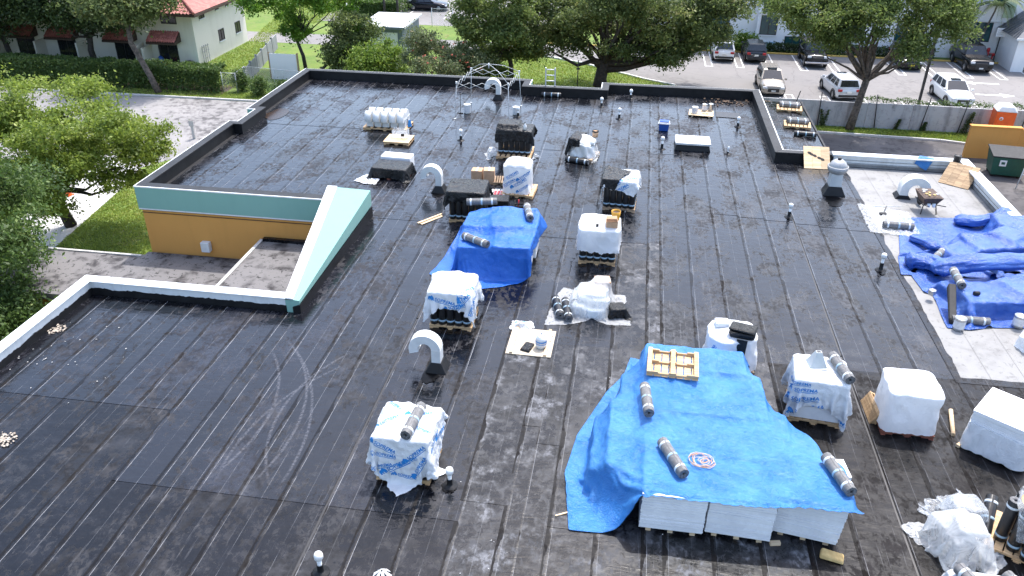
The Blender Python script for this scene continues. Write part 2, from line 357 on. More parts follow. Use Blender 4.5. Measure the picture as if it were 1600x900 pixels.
# surroundings
m_asph_l = asphalt('worn_lot', (.28, .268, .26), (.20, .193, .19), (.045, .042, .044), .75, .12)
m_asph_r = asphalt('lot_asphalt', (.215, .203, .196), (.178, .17, .166), (.115, .11, .11), .5, .1)
m_asph_d = asphalt('drive_asphalt', (.13, .12, .118), (.065, .06, .06), (.03, .028, .03), .7, .2)
m_conc = asphalt('pale_concrete', (.52, .51, .495), (.45, .44, .425), (.34, .325, .31), .5, .2)
m_kerb = weathered('kerb_concrete', (.46, .45, .43), (.26, .25, .24), 1.2, .5)
m_kerb_y = weathered('yellow_kerb', (.60, .40, .10), (.38, .27, .12), 1.2, .6)
m_line = weathered('road_paint', (.74, .74, .72), (.42, .41, .40), 2.5, .5, .7)
m_wallc = weathered('grey_concrete_wall', (.40, .40, .405), (.19, .19, .195), .8, .9, .9, .3)
m_ground = asphalt('lawn_soil', (.13, .185, .035), (.09, .15, .03), (.2, .18, .075), .5, .5, .95)
m_mulch = asphalt('leaf_litter', (.07, .055, .035), (.04, .032, .022), (.10, .08, .045), .6, .6, .95)
m_grass = leaf_mat('grass_blades', (.13, .185, .03), (.32, .39, .075), (.46, .41, .16), .32)
m_l_oak = leaf_mat('oak_leaves', (.035, .06, .018), (.17, .215, .07), (.31, .28, .10), .42)
m_l_bright = leaf_mat('bright_leaves', (.04, .10, .010), (.16, .30, .03), (.27, .36, .05), .38)
m_l_lime = leaf_mat('lime_leaves', (.06, .12, .012), (.22, .31, .05), (.32, .36, .08), .34)
m_l_dark = leaf_mat('dark_leaves', (.012, .026, .008), (.06, .10, .026), (.11, .13, .04), .28)
m_l_left = leaf_mat('yellow_green_leaves', (.06, .10, .014), (.26, .33, .055), (.40, .42, .12), .42)
m_l_hedge = leaf_mat('hedge_leaves', (.028, .055, .014), (.12, .19, .045), (.19, .24, .07), .34)
m_l_mix = leaf_mat('pale_olive_leaves', (.05, .075, .03), (.22, .26, .12), (.42, .33, .2), .3)
m_l_right = leaf_mat('fine_olive_leaves', (.04, .07, .018), (.18, .24, .065), (.32, .31, .10), .40)
m_l_palm = leaf_mat('palm_fronds', (.03, .06, .014), (.12, .17, .045), (.2, .21, .08), .25)
m_flower = plain('red_petals', (.46, .10, .06), (.36, .09, .06), 9, .6)
m_bark = plain('bark', (.13, .105, .085), (.05, .042, .036), 6, .9, .8, 12)
m_bark_d = plain('dark_bark', (.05, .042, .036), (.025, .022, .02), 6, .9, .8, 12)
m_cream = weathered('cream_stucco', (.66, .625, .545), (.55, .515, .44), .7, .5, .9)
m_tile = plain('red_clay_tile', (.36, .13, .10), (.25, .08, .065), 3, .7, .3, 20)
m_brownwood = plain('brown_fascia', (.06, .035, .025), None, 4, .7)
m_glass = plain('dark_window_glass', (.012, .014, .016), (.02, .022, .025), 1.2, .08, 0, 0, 0, .6)
m_glass_t = plain('teal_window_glass', (.02, .075, .075), (.015, .045, .05), .8, .08, 0, 0, 0, .6)
m_blk_frame = plain('dark_window_frame', (.02, .02, .022), None, 4, .5)
m_white_wall = weathered('white_stucco_wall', (.74, .74, .735), (.63, .63, .63), .6, .4, .85)
m_metalroof = plain('grey_standing_seam', (.13, .14, .16), (.10, .108, .12), 2, .4, 0, 0, .4)
m_shed_roof = weathered('pale_shed_roof', (.55, .56, .57), (.42, .43, .44), .8, .5, .6, vert=False)
m_shed = plain('blue_grey_siding', (.16, .19, .22), (.13, .16, .19), 2, .7)
m_fence_g = weathered('grey_board_fence', (.26, .27, .28), (.15, .155, .16), 1.5, .6)
m_red = plain('red_enamel', (.48, .018, .02), (.40, .014, .016), 4, .4)
m_yelpost = plain('yellow_paint', (.70, .47, .08), None, 4, .5)
m_bin = plain('green_bin', (.010, .07, .05), (.012, .085, .06), 3, .5)
m_tyre = plain('tyre', (.014, .014, .015), None, 5, .8)
m_rim = plain('alloy_rim', (.38, .39, .40), (.25, .26, .27), 5, .35, 0, 0, .8)
m_black_trim = plain('black_trim', (.012, .012, .013), None, 5, .5)
m_lamp_g = plain('lamp_glass', (.6, .62, .64), None, 5, .12)
m_tail = plain('tail_lamp_red', (.35, .012, .014), None, 5, .2)
m_plate = plain('number_plate', (.6, .6, .58), None, 5, .5)
m_plate_y = plain('yellow_number_plate', (.7, .5, .04), None, 5, .5)
m_chrome = plain('bright_trim', (.6, .6, .61), None, 5, .15, 0, 0, .9)
def paint(name, c, metal=.3): return plain(name, c, tuple(x*.92 for x in c), .8, .24, 0, 0, metal, .35, 0, .25)
m_car_white, m_car_black, m_car_dk, m_car_beige, m_car_silver, m_car_navy = (paint('paint_white', (.72, .72, .71), 0), paint('paint_black', (.008, .008, .009)), paint('paint_charcoal', (.035, .04, .048)), paint('paint_champagne', (.34, .31, .27), .5), paint('paint_silver', (.56, .57, .59), .3), paint('paint_navy', (.012, .014, .022)))
m_wglass = plain('car_glass', (.014, .016, .018), (.02, .022, .026), 2, .05, 0, 0, 0, .8)

# ------------------------------------------------------------------ the building: deck, sheets, parapets, courtyard
GZ = -5.5
rnd = random.Random(7)
bld = thing('flat_roof_building', 'large flat roofed building with black membrane roof, teal parapet band and ochre walls', 'building', (0, 20, GZ))
def bpart(mb, name, mat, parent=None, bev=0, uv=None):      # a part of the building given in world metres
    p = parent or bld
    o = mb.build(name, mat, None, bev, uv=uv)
    o.parent = p; o.location = (0, -20, -GZ) if p is bld else (0, 0, 0)
    return o
deck = MB()
for z in ((-15.5, 2, 14.2, 18.75), (-9.1, 18.75, 13.9, 33.5), (-17.75, 25.3, 6.3, 42.3)):
    x0, y0, x1, y1 = z
    deck.box(x0+.05, y0 if y0 != 25.3 else 25.35, -.6 if y0 == 2 else -.55 if y0 == 18.75 else -.5, x1-.05, y1-.05, -.006 if y0 == 2 else -.008 if y0 == 18.75 else -.01)
roof = bpart(deck, 'roof_deck', m_deck)
zones = [(-17.35, -15.25, 25.65, 41.95), (-15.25, -8.86, 3, 18.42), (-15.25, -8.86, 25.65, 41.95), (-8.86, -5.45, 3, 41.95), (-5.45, -1.5, 3, 40.95),
         (-1.5, 6.0, 3, 42.0), (6.0, 8.68, 3, 33.15), (8.68, 13.5, 3, 18.1)]
seams = [-10.1+.92*k for k in range(-8, 13)]+[6.87-.92*k for k in range(6, -8, -1)]
def breaks(x):
    b = []
    if x < -10.1: b += [13.86]
    elif x < -2.7: b += [11.48+(x+6)*.004]
    if -8.9 < x < -5.3: b += [21.25, 25.1]
    if x < -5: b += [34.35+.0*x]
    elif x < 1.2: b += [24.6, 33.1+.3*math.sin(x*2)]
    if x > -2.7 and x < 9: b += [18.08]
    if x > -2.7 and x < 1: b += [13.2+1.6*math.sin(x*3.1)]
    if x > 1.2: b += [27.75-.13*(x-1.5), 33.4 if x < 6 else 99]
    if x > 3: b += [9.4+1.1*math.sin(x*2.3)]
    return sorted(b)
def sheet(xa, xb, y0, y1, mat, dz, first):
    L = .0 if first else .08
    xs = [xa-L, xa, xa+.035, xb]; zs = [.0095, .009, .0048, .004]
    ys = [y0]; 
    while ys[-1] < y1-1.6: ys.append(ys[-1]+1.2)
    ys.append(y1)
    mb = MB(); uv = []
    vs_ = []; off = rnd.uniform(0, 50)
    for y in ys:
        for x, z in zip([xa-L]+xs, [.001]+zs):
            ex = .004 if y == y0 else 0
            vs_.append((x, y, z+dz+ex)); uv.append((x-xa+.08, y+off))
    n = 5
    f = [(j*n+i, j*n+i+1, (j+1)*n+i+1, (j+1)*n+i) for j in range(len(ys)-1) for i in range(n-1)]
    b0 = len(vs_)           # the lap edge at the near end
    for x, z in zip([xa-L]+xs, [.001]+zs): vs_.append((x, y0, -.003)); uv.append((x-xa+.08, y0+off))
    f += [(b0+i, b0+i+1, i+1, i) for i in range(n-1)]
    mb.add(vs_, f)
    return bpart(mb, 'membrane_sheet', mat, roof, uv=uv)
for i in range(len(seams)-1):
    xa, xb = seams[i], seams[i+1]
    for (zx0, zx1, zy0, zy1) in zones:
        a, b = max(xa, zx0), min(xb, zx1)
        if b-a < .12: continue
        ys = [zy0]+[y for y in breaks((a+b)/2) if zy0+.8 < y < zy1-.8]+[zy1]
        for j in range(len(ys)-1):
            cx, cy = (a+b)/2, (ys[j]+ys[j+1])/2
            if cy < 18.1 and cx > 4.0: m = m_brown
            elif cy < 18.1 and cx > -2.75: m = m_dusty
            elif -.1 < cx < 1.2 and 18 < cy < 25: m = m_dusty
            elif cy < 11.6 and cx < -2.7: m = m_worn
            elif cx > -2.8: m = m_scuff
            else: m = m_smooth
            sheet(a, b, ys[j]-(.1 if j else 0), ys[j+1], m, .0045*(j % 2), a > xa+.01)
# light grey cap sheets not yet covered, right of the black field
for k in range(6):
    xa = 8.72+k*.86; xb = min(xa+.86, 13.3)
    mb = MB(); mb.add([(xa-.05, 18.14, .0105), (xa, 18.14, .010), (xa+.03, 18.14, .004), (xb, 18.14, .003), (xa-.05, 33.05, .0105), (xa, 33.05, .010), (xa+.03, 33.05, .004), (xb, 33.05, .003)],
                      [(0, 1, 5, 4), (1, 2, 6, 5), (2, 3, 7, 6)])
    bpart(mb, 'grey_cap_sheet', m_grey, roof)
# torch-smeared black edge over the grey sheets
mb = MB(); pts = []
for i in range(70):
    y = 18.0+i*.218; pts.append((8.60, y, .0185)); pts.append((8.80+.06*noise.noise((y*1.3, 0, 0))+.05*noise.noise((y*5, 3, 0)), y, .0175))
mb.add(pts, [(2*i, 2*i+1, 2*i+3, 2*i+2) for i in range(69)])
pts = []
for i in range(26):
    x = 8.6+i*.196; pts.append((x, 17.95, .0185)); pts.append((x, 18.22+.06*noise.noise((x*1.3, 9, 0))+.05*noise.noise((x*5, 3, 4)), .0165))
mb.add(pts, [(2*i, 2*i+2, 2*i+3, 2*i+1) for i in range(25)])
bpart(mb, 'smeared_edge', m_worn, roof, uv=[(.4, p[1]) for p in mb.v])

def wall_run(path, width, z0, z1, mat, name, closed=False, bev=0, inward=1, mat2=None):
    "a parapet of constant width following an outer line; inward=+1 puts its thickness to the left of travel"
    n = len(path); off = []
    for i, p in enumerate(path):
        p = Vector(p); d1 = (p-Vector(path[i-1])).normalized() if i else None; d2 = (Vector(path[i+1])-p).normalized() if i < n-1 else None
        nn = [Vector((-d.y, d.x))*inward for d in (d1, d2) if d]
        o = nn[0]*width if len(nn) == 1 else (nn[0]+nn[1])*(width/(1+nn[0].dot(nn[1])))
        off.append(p+o)
    for i in range(n-1):
        a, b, c, d = path[i], path[i+1], off[i+1], off[i]
        mb = MB(); mb.hexa([(q[0], q[1], z0) for q in (a, b, c, d)]+[(q[0], q[1], z1) for q in (a, b, c, d)])
        bpart(mb, name, mat, None, bev)
    return off
# main back block: outer line travelled clockwise from the courtyard corner
W = .32; PH = .42
back = [(-10.4, 25.3), (-17.85, 25.3), (-17.85, 33.0), (-17.45, 33.0), (-17.45, 34.9), (-17.85, 34.9), (-17.85, 42.25), (-5.35, 42.3), (-5.35, 41.25), (-1.6, 41.3), (-1.6, 42.35), (6.35, 42.45), (6.35, 33.45), (8.3, 33.5)]
wall_run(back, W, -.5, PH-.012, m_flash, 'parapet', inward=-1)
wall_run([(x, y) for x, y in back], W+.03, PH-.01, PH+.045, m_coping, 'coping', inward=-1, bev=.008)
# pale drip edge on the outside of the coping
def strip_run(path, t, z0, z1, mat, name, side):
    wall_run(path, t, z0, z1, mat, name, inward=side)
strip_run(back, .03, -.42, PH+.02, m_teal, 'teal_fascia', 1)
strip_run(back, .045, PH-.01, PH+.035, m_white_paint, 'drip_edge', 1)
# courtyard wall under the teal band
mb = MB().box(-17.8, 25.34, GZ, -9.2, 25.6, -.44); bpart(mb, 'wall', m_ochre)
mb = MB().box(-17.83, 25.315, -.62, -9.2, 25.339, -.60); bpart(mb, 'wall_joint', m_brownwood)
mb = MB().box(-17.88, 25.27, -.475, -9.2, 25.3, -.425); bpart(mb, 'drip_edge', m_white_paint)
# outer walls on the left and back, right
mb = MB().box(-17.8, 25.61, GZ, -17.5, 42.2, -.51); bpart(mb, 'wall', m_ochre)
mb = MB().box(-17.48, 41.9, GZ, 6.2, 42.18, -.51); bpart(mb, 'wall', m_ochre)
mb = MB().box(-15.45, 2, GZ, -15.2, 18.6, -.61); bpart(mb, 'wall', m_ochre)
mb = MB().box(-15.19, 18.35, GZ, -9.2, 18.6, -.61); bpart(mb, 'wall', m_ochre)
mb = MB().box(-9.4, 18.61, GZ, -9.2, 25.3, -.56); bpart(mb, 'wall', m_ochre)
mb = MB().box(8.4, 33.2, GZ, 13.7, 33.4, -.56); bpart(mb, 'wall', m_ochre)
mb = MB().box(13.5, 2, GZ, 13.7, 33.19, -.61); bpart(mb, 'wall', m_ochre)
mb = MB().box(6.1, 33.5, GZ, 6.3, 41.8, -.51); bpart(mb, 'wall', m_ochre)
# near left parapet: white coping, white upper face, ragged black flashing below
near = [(-9.2, 18.75), (-15.5, 18.75), (-15.5, 2)]
wall_run(near, .30, -.6, .17, m_flash, 'parapet', inward=1)
wall_run(near, .285, .171, .43, m_white_paint, 'painted_parapet', inward=1)
wall_run(near, .34, .431, .47, m_white_paint, 'coping', inward=1, bev=.008)
def ragged(p0, p1, nrm, z0, zt, amp, seed):
    n = int((Vector(p1)-Vector(p0)).length/.06); v = []
    for i in range(n+1):
        q = Vector(p0).lerp(Vector(p1), i/n)+Vector(nrm)*.006
        z = zt+amp*noise.noise((i*.11, seed, 0))+amp*.7*noise.noise((i*.6, seed, 3))
        v += [(q.x, q.y, z0), (q.x, q.y, z), (q.x-nrm[0]*.02, q.y-nrm[1]*.02, z)]
    mb = MB().add(v, [(3*i+k, 3*i+3+k, 3*i+4+k, 3*i+1+k) for i in range(n) for k in (0, 1)])
    bpart(mb, 'ragged_flashing', m_flash)
ragged((-15.2, 18.45), (-9.2, 18.45), (0, -1), 0, .21, .05, 1)
ragged((-15.2, 2), (-15.2, 18.45), (1, 0), 0, .21, .05, 2)
# tapering teal wedge wall between courtyard and roof
wl = [(-10.30, 25.15, 1.02), (-9.22, 18.45, .43)]; wi = [(-9.98, 25.15, 1.02), (-8.98, 18.45, .43)]; wr = [(-8.78, 25.15, .98), (-8.80, 18.45, .40)]
mb = MB().hexa([(-10.30, 25.15, -.6), (-9.22, 18.45, -.6), (-8.80, 18.45, .30), (-8.78, 25.15, .42), wl[0], wl[1], wr[1], wr[0]]); bpart(mb, 'wedge_wall', m_teal)
mb = MB().hexa([(a[0]+(-.03 if k == 0 else 0), a[1], a[2]-.03) for k, a in ((0, wl[0]), (0, wl[1]), (1, wi[1]), (1, wi[0]))]+[(a[0]+(-.03 if k == 0 else 0), a[1], a[2]+.035) for k, a in ((0, wl[0]), (0, wl[1]), (1, wi[1]), (1, wi[0]))]); bpart(mb, 'coping', m_white_paint)
mb = MB().hexa([(-9.0, 25.1, -.3), (-9.0, 18.4, -.3), (-8.78, 18.4, -.3), (-8.76, 25.12, -.3), (-9.0, 25.1, .2), (-9.0, 18.4, .2), (-8.765, 18.4, .29), (-8.745, 25.12, .40)]); bpart(mb, 'wedge_flashing', m_flash)
mb = MB().box(-8.8, 25.16, -.3, -8.5, 25.5, .02); bpart(mb, 'flashing_foot', m_flash)
# canopy roofs in and left of the courtyard
mb = MB().prism([(-24.2, 24.8), (-24.2, 21.7), (-15.55, 21.7), (-15.55, 18.95), (-9.5, 18.95), (-9.5, 25.25), (-17.9, 25.25), (-17.9, 25.0)], -2.5, -2.25); bpart(mb, 'canopy_roof', m_canopy)
mb = MB().box(-13.15, 19.0, -2.24, -9.5, 25.2, -1.34); bpart(mb, 'canopy_roof', m_canopy)
mb = MB().box(-13.2, 19.0, -1.339, -13.08, 25.2, -1.29); bpart(mb, 'canopy_edge', m_kerb)
mb = MB().box(-13.07, 25.1, -1.338, -9.5, 25.26, -1.22); bpart(mb, 'canopy_edge', m_worn, uv=[(.5, .5)]*8)
mb = MB().box(-24.2, 24.801, -2.52, -17.95, 24.9, -2.2); bpart(mb, 'canopy_edge', m_kerb)
for x in (-23.6, -20.2): bpart(MB().box(x-.12, 22.0, GZ, x+.12, 22.24, -2.51), 'canopy_post', m_ochre)
o = MB().box(-15.62, 25.12, -2.02, -15.28, 25.335, -1.62).build('wall_light', m_duct_w, None, .02)
o.parent = bld; o.location = (0, -20, -GZ)
# conduit lying over the near parapet
# right wing parapet, painted white, over the grey roof
rp = [(13.62, 2), (13.62, 33.45), (8.3, 33.45)]
wall_run(rp, .30, -.6, .12, m_grey, 'parapet', inward=1)
wall_run(rp, .285, .121, .46, m_white_paint, 'painted_parapet', inward=1)
wall_run(rp, .40, .461, .52, m_white_paint, 'coping', inward=1, bev=.01)
for zz in (.17, .29):
    mb = MB().tube([(8.75, 33.13-.01*zz, zz), (10.6, 33.13, zz-.015), (12.9, 33.13, zz), (13.28, 33.0, zz), (13.30, 26, zz-.02), (13.3, 20, zz)], .008, 6); bpart(mb, 'conduit', m_iron)
# scraps of torch patch where the black block meets the wing
mb = MB().box(6.32, 33.12, -.1, 8.35, 33.17, .40); bpart(mb, 'flashing', m_flash)
# lower roof beyond the right parapet
mb = MB().box(6.36, 33.85, GZ, 8.75, 43.6, -.42); bpart(mb, 'lower_wing', m_ochre)
for k in range(3):
    xa = 6.40+k*.79
    mb = MB().add([(xa, 33.9, -.41+.004*(k % 2)), (xa+.80, 33.9, -.41+.004*(k % 2)), (xa+.80, 43.55, -.41+.004*(k % 2)), (xa, 43.55, -.41+.004*(k % 2))], [(0, 1, 2, 3)])
    bpart(mb, 'membrane_sheet', m_smooth, uv=[(.08, 0), (.9, 0), (.9, 9), (.08, 9)])
mb = MB().box(8.72, 33.87, -.5, 8.80, 43.6, -.36); bpart(mb, 'roof_edge', m_coping)

# ------------------------------------------------------------------ ground, lots, kerbs, markings
def sheet_ground(name, poly, z, mat, kind='structure'):
    mb = MB().add([(x, y, z) for x, y in poly], [tuple(range(len(poly)))])
    return tag(mb.build(name, mat), kind=kind)
sheet_ground('ground', [(-250, -120), (250, -120), (250, 350), (-250, 350)], GZ, m_ground)
sheet_ground('left_parking_lot', [(-80, 42), (-28.4, 40.6), (-27.2, 42.5), (-18, 42.5), (-18, 54.4), (-80, 54.0)], GZ+.008, m_asph_l)
sheet_ground('footpath', [(-26.2, 28), (-27.9, 40.6), (-31.5, 42.2), (-30.8, 36), (-29.3, 28), (-28, 20), (-25.4, 20)], GZ+.012, m_conc)
sheet_ground('service_drive', [(8.8, 20), (60, 20), (60, 53.6), (22, 53.6), (20, 54.1), (8.8, 54.5)], GZ+.008, m_asph_d)
sheet_ground('parking_lot', [(8, 57), (60, 57), (60, 74.2), (33.8, 74.2), (32.5, 76.4), (-40, 76.4), (-40, 72.5), (-9, 72.3), (-4.5, 70.0), (-1.5, 67.6), (.8, 65.8), (3.2, 64.4), (7, 63.0)], GZ+.008, m_asph_r)
sheet_ground('rear_parking_lot', [(-33, 82.5), (-8, 82.5), (-8, 110), (-33, 110)], GZ+.008, m_asph_r)
sheet_ground('planting_bed', [(-20, 42.6), (6, 42.6), (6, 52), (-20, 52)], GZ+.006, m_mulch)
sheet_ground('planting_bed', [(-60, 54.8), (-30.4, 55.2), (-30.4, 58.2), (-60, 58)], GZ+.006, m_mulch)
def kerb(pts, w, mat, name='kerb', h=.13):
    mb = MB()
    for a, b in zip(pts[:-1], pts[1:]):
        a, b = Vector(a), Vector(b); d = (b-a).normalized(); n = Vector((-d.y, d.x))*w
        mb.hexa([(q.x, q.y, GZ) for q in (a, b, b+n, a+n)]+[(q.x, q.y, GZ+h) for q in (a, b, b+n, a+n)])
    return tag(mb.build(name, mat, None, .015), kind='structure')
kerb([(-48, 54.2), (-18, 54.5)], .16, m_kerb)
kerb([(8.9, 54.5), (12, 54.45), (20, 54.1), (22, 53.55)], .16, m_kerb)
kerb([(3.2, 64.4), (.8, 65.8), (-1.5, 67.6), (-4.5, 70.0), (-9, 72.3)], .14, m_line)
kerb([(-9, 76.42), (33, 76.42)], .16, m_kerb_y)
kerb([(33.8, 74.2), (32.4, 76.4)], .16, m_kerb_y)
kerb([(60, 74.05), (33.8, 74.2)], .16, m_kerb_y)
kerb([(-26.4, 82.6), (-26.4, 92)], .14, m_kerb)
# stall lines: hairpin pairs between bays, and two arrows on the aisle
mb = MB(); lz = GZ+.013
def line(x0, y0, x1, y1, w=.10):
    a, b = Vector((x0, y0)), Vector((x1, y1)); d = (b-a).normalized(); n = Vector((-d.y, d.x))*w/2
    mb.add([(a.x-n.x, a.y-n.y, lz), (b.x-n.x, b.y-n.y, lz), (b.x+n.x, b.y+n.y, lz), (a.x+n.x, a.y+n.y, lz)], [(0, 1, 2, 3)])
for k in range(-2, 9):
    x = 11.45+k*2.62
    for s in (-.28, .28): line(x+s, 71.05, x+s, 76.3)
    line(x-.33, 71.0, x+.33, 71.0)
for k in range(0, 9):
    x = 11.7+k*2.62
    for s in (-.28, .28): line(x+s, 58.2, x+s, 63.35)
    line(x-.33, 63.4, x+.33, 63.4)
tag(mb.build('stall_lines', m_line), kind='structure')
for (x0, x1, y, d) in ((26.0, 28.9, 69.5, -1), (26.0, 28.9, 66.1, 1)):
    mb = MB(); tip = x1 if d > 0 else x0; tail = x0 if d > 0 else x1
    mb.add([(tail, y-.11, lz), (tip-d*.95, y-.11, lz), (tip-d*.95, y+.11, lz), (tail, y+.11, lz), (tip-d*1.0, y-.5, lz+.001), (tip, y, lz+.001), (tip-d*1.0, y+.5, lz+.001)], [(0, 1, 2, 3) if d > 0 else (3, 2, 1, 0), (4, 5, 6) if d > 0 else (6, 5, 4)])
    tag(mb.build('road_arrow', m_line), kind='structure')
for (x0, x1, y) in ((-24.6, -24.5, 86), (-20.4, -20.3, 86), (-16.2, -16.1, 86)): tag(MB().add([(x0, y, lz), (x1, y, lz), (x1, y+5, lz), (x0, y+5, lz)], [(0, 1, 2, 3)]).build('bay_line', m_line), kind='structure')

# ------------------------------------------------------------------ foliage
rs = np.random.RandomState(11)
def leaf_quads(C, size, up=.35, asp=.5):
    n = len(C)
    d = rs.normal(size=(n, 3)); d[:, 2] += up*np.sign(rs.normal(size=n)); d /= np.linalg.norm(d, axis=1, keepdims=True)
    t = rs.normal(size=(n, 3)); t -= (t*d).sum(1, keepdims=True)*d; t /= np.linalg.norm(t, axis=1, keepdims=True)
    b = np.cross(d, t); s = (size*rs.uniform(.6, 1.35, n))[:, None]
    V = np.stack([C+t*s, C+b*s*asp, C-t*s, C-b*s*asp], 1).reshape(-1, 3)
    return V, np.arange(4*n).reshape(-1, 4)
def blob_points(blobs, ncl, per, spread, shell=.5, flat=.7):
    vol = np.array([b[3]*b[4]*b[5] for b in blobs])**.75; pick = rs.choice(len(blobs), ncl, p=vol/vol.sum())
    B = np.array(blobs)[pick]
    d = rs.normal(size=(ncl, 3)); d /= np.linalg.norm(d, axis=1, keepdims=True)
    r = shell+(1-shell)*rs.uniform(0, 1, ncl)**.6
    cc = B[:, :3]+d*r[:, None]*B[:, 3:]
    sz = rs.uniform(.55, 1.45, ncl)*spread
    k = (per*rs.uniform(.5, 1.5, ncl)).astype(int); idx = np.repeat(np.arange(ncl), k)
    off = rs.normal(size=(len(idx), 3))*.55; off[:, 2] *= flat
    C = cc[idx]+off*sz[idx][:, None]
    tone = np.clip(rs.normal(.45, .2, ncl)[idx]+rs.normal(0, .16, len(idx)), 0, 1)
    return C, tone, cc
def clumps(env, n, seed, r0, r1, flat=.6):
    "many uneven leaf clumps filling an envelope, so that the outline is ragged and light comes through"
    r = np.random.RandomState(seed); vol = np.array([b[3]*b[4]*b[5] for b in env])**.7; out = []
    for k in r.choice(len(env), n, p=vol/vol.sum()):
        b = np.array(env[k]); d = r.normal(size=3); d /= np.linalg.norm(d); q = b[:3]+d*b[3:]*(.35+.65*r.uniform()**.5); rr = r.uniform(r0, r1)
        out.append((q[0], q[1], q[2], rr*r.uniform(.9, 1.5), rr*r.uniform(.8, 1.3), rr*flat*r.uniform(.7, 1.3)))
    return out
def tree(name, label, base, blobs, leafm, barkm, trunk, ncl, per, spread, size, limbs=9, shell=.5, cat='tree', group=None, up=.35, flat=.7, asp=.5, clump=None):
    "trunk: list of (x, y, z, r) in world metres"
    t = thing(name, label, cat, base, 0, group); L = np.array(base)
    if clump: blobs = clumps(blobs, *clump)
    C, tone, cc = blob_points(blobs, ncl, per, spread, shell, flat)
    keep = C[:, 2] > GZ+.05; C = C[keep]; tone = tone[keep]
    V, F = leaf_quads(C, size, up, asp)
    o = fastmesh('crown', V-L, F, leafm, t, tone=tone)
    mb = MB()
    if trunk:
        mb.tube([(x-L[0], y-L[1], z-L[2]) for x, y, z, r in trunk], [p[3] for p in trunk], 9)
        top = np.array(trunk[-1][:3]); tr = trunk[-1][3]
        for i in rs.choice(len(cc), min(limbs, len(cc)), replace=False):
            e = top+(cc[i]-top)*.78; mid = (top+e)/2+rs.normal(size=3)*.25+np.array([0, 0, -.12*np.linalg.norm(e-top)*.5])
            pts = [top*.85+np.array(trunk[-2][:3])*.15, top*.5+mid*.5+rs.normal(size=3)*.1, mid, mid*.4+e*.6+rs.normal(size=3)*.15, e]
            mb.tube([tuple(p-L) for p in pts], [tr*.62, tr*.45, tr*.32, tr*.2, tr*.07], 6, False)
        mb.build('trunk', barkm, t)
    return t
G5 = GZ
# left foreground
tree('spreading_tree', 'large spreading yellow-green tree beside the pale footpath, in front of the left car park', (-27.3, 33, G5),
     [(-26.5, 32.5, -.3, 5.0, 3.6, 2.1), (-24.6, 33.3, -.1, 2.4, 2.4, 1.4), (-28.5, 31.6, -1.4, 4.2, 3.2, 2.0), (-23.5, 33.6, -1.0, 1.5, 1.6, .9), (-31, 33.5, -.2, 3.5, 3, 2), (-28.3, 31.0, -3.0, 3.0, 2.4, 1.6), (-25.6, 32.0, -2.0, 3.0, 2.4, 1.1), (-27.5, 30.2, -2.2, 3.4, 2.2, 1.4), (-26.4, 30.6, -3.2, 1.8, 1.6, .9), (-25.0, 32.6, -2.4, 1.8, 1.5, .8)],
     m_l_left, m_bark_d, [(-27.3, 33, G5, .3), (-27.5, 32.9, -4.4, .24), (-26.9, 32.6, -3.2, .2)], 640, 115, .5, .085, 24, .3, up=.5, flat=.55, clump=(70, 5, .55, 1.15, .5))
tree('leafy_tree', 'dark green tree at the left edge beside the stained canopy roof', (-22.0, 20.8, G5),
     [(-21.4, 21.6, -.6, 1.7, 1.6, 2.6), (-20.8, 20.4, -3.2, 1.5, 1.5, 1.6), (-23.5, 23.5, .2, 2.2, 2.0, 2.2), (-21.8, 19.0, -3.6, 1.9, 1.6, 1.5)],
     m_l_hedge, m_bark_d, [(-22.0, 20.8, G5, .2), (-21.9, 20.9, -3.8, .16), (-21.8, 21.1, -2.2, .12)], 520, 130, .5, .075, 14, .3, clump=(46, 6, .6, 1.1, .65))
# in front of the townhouses
tree('slim_tree', 'slim tree with leaning grey trunk rising through the hedge near its right end', (-35.2, 55.3, G5),
     [(-37.6, 56.3, .9, 3.2, 2.6, 1.5), (-36, 56.8, 1.6, 3.0, 2.4, 1.6)], m_l_oak, m_bark, [(-35.2, 55.3, G5, .26), (-35.7, 55.4, -4.2, .22), (-36.9, 55.8, -2.0, .19), (-37.0, 56, -.6, .16)], 150, 120, .8, .13, 10)
tree('shade_tree', 'dense dark tree in front of the middle townhouse doors', (-43.8, 60.6, G5),
     [(-43.5, 60.2, .2, 4.6, 3, 2.3), (-40.5, 60, -.3, 2.8, 2.4, 1.6), (-46.5, 60.2, .5, 3, 2.6, 2.0)], m_l_dark, m_bark_d, [(-43.6, 60.6, G5, .28), (-43.7, 60.5, -3.9, .24), (-43.4, 60.4, -2.6, .2)], 300, 130, .85, .14, 10)
tree('shade_tree', 'dense dark tree at the top left corner, leftmost in front of the townhouses', (-51.3, 60, G5),
     [(-51.5, 59.6, -.4, 4.4, 3, 2.6), (-50, 60, 1.4, 4.4, 3, 1.6), (-54, 59, -1.5, 3, 2.5, 2.2)], m_l_dark, m_bark_d, [(-50.6, 60, G5, .26), (-50.8, 60, -3.6, .2), (-51, 60, -2.4, .17)], 260, 130, .85, .14, 9)
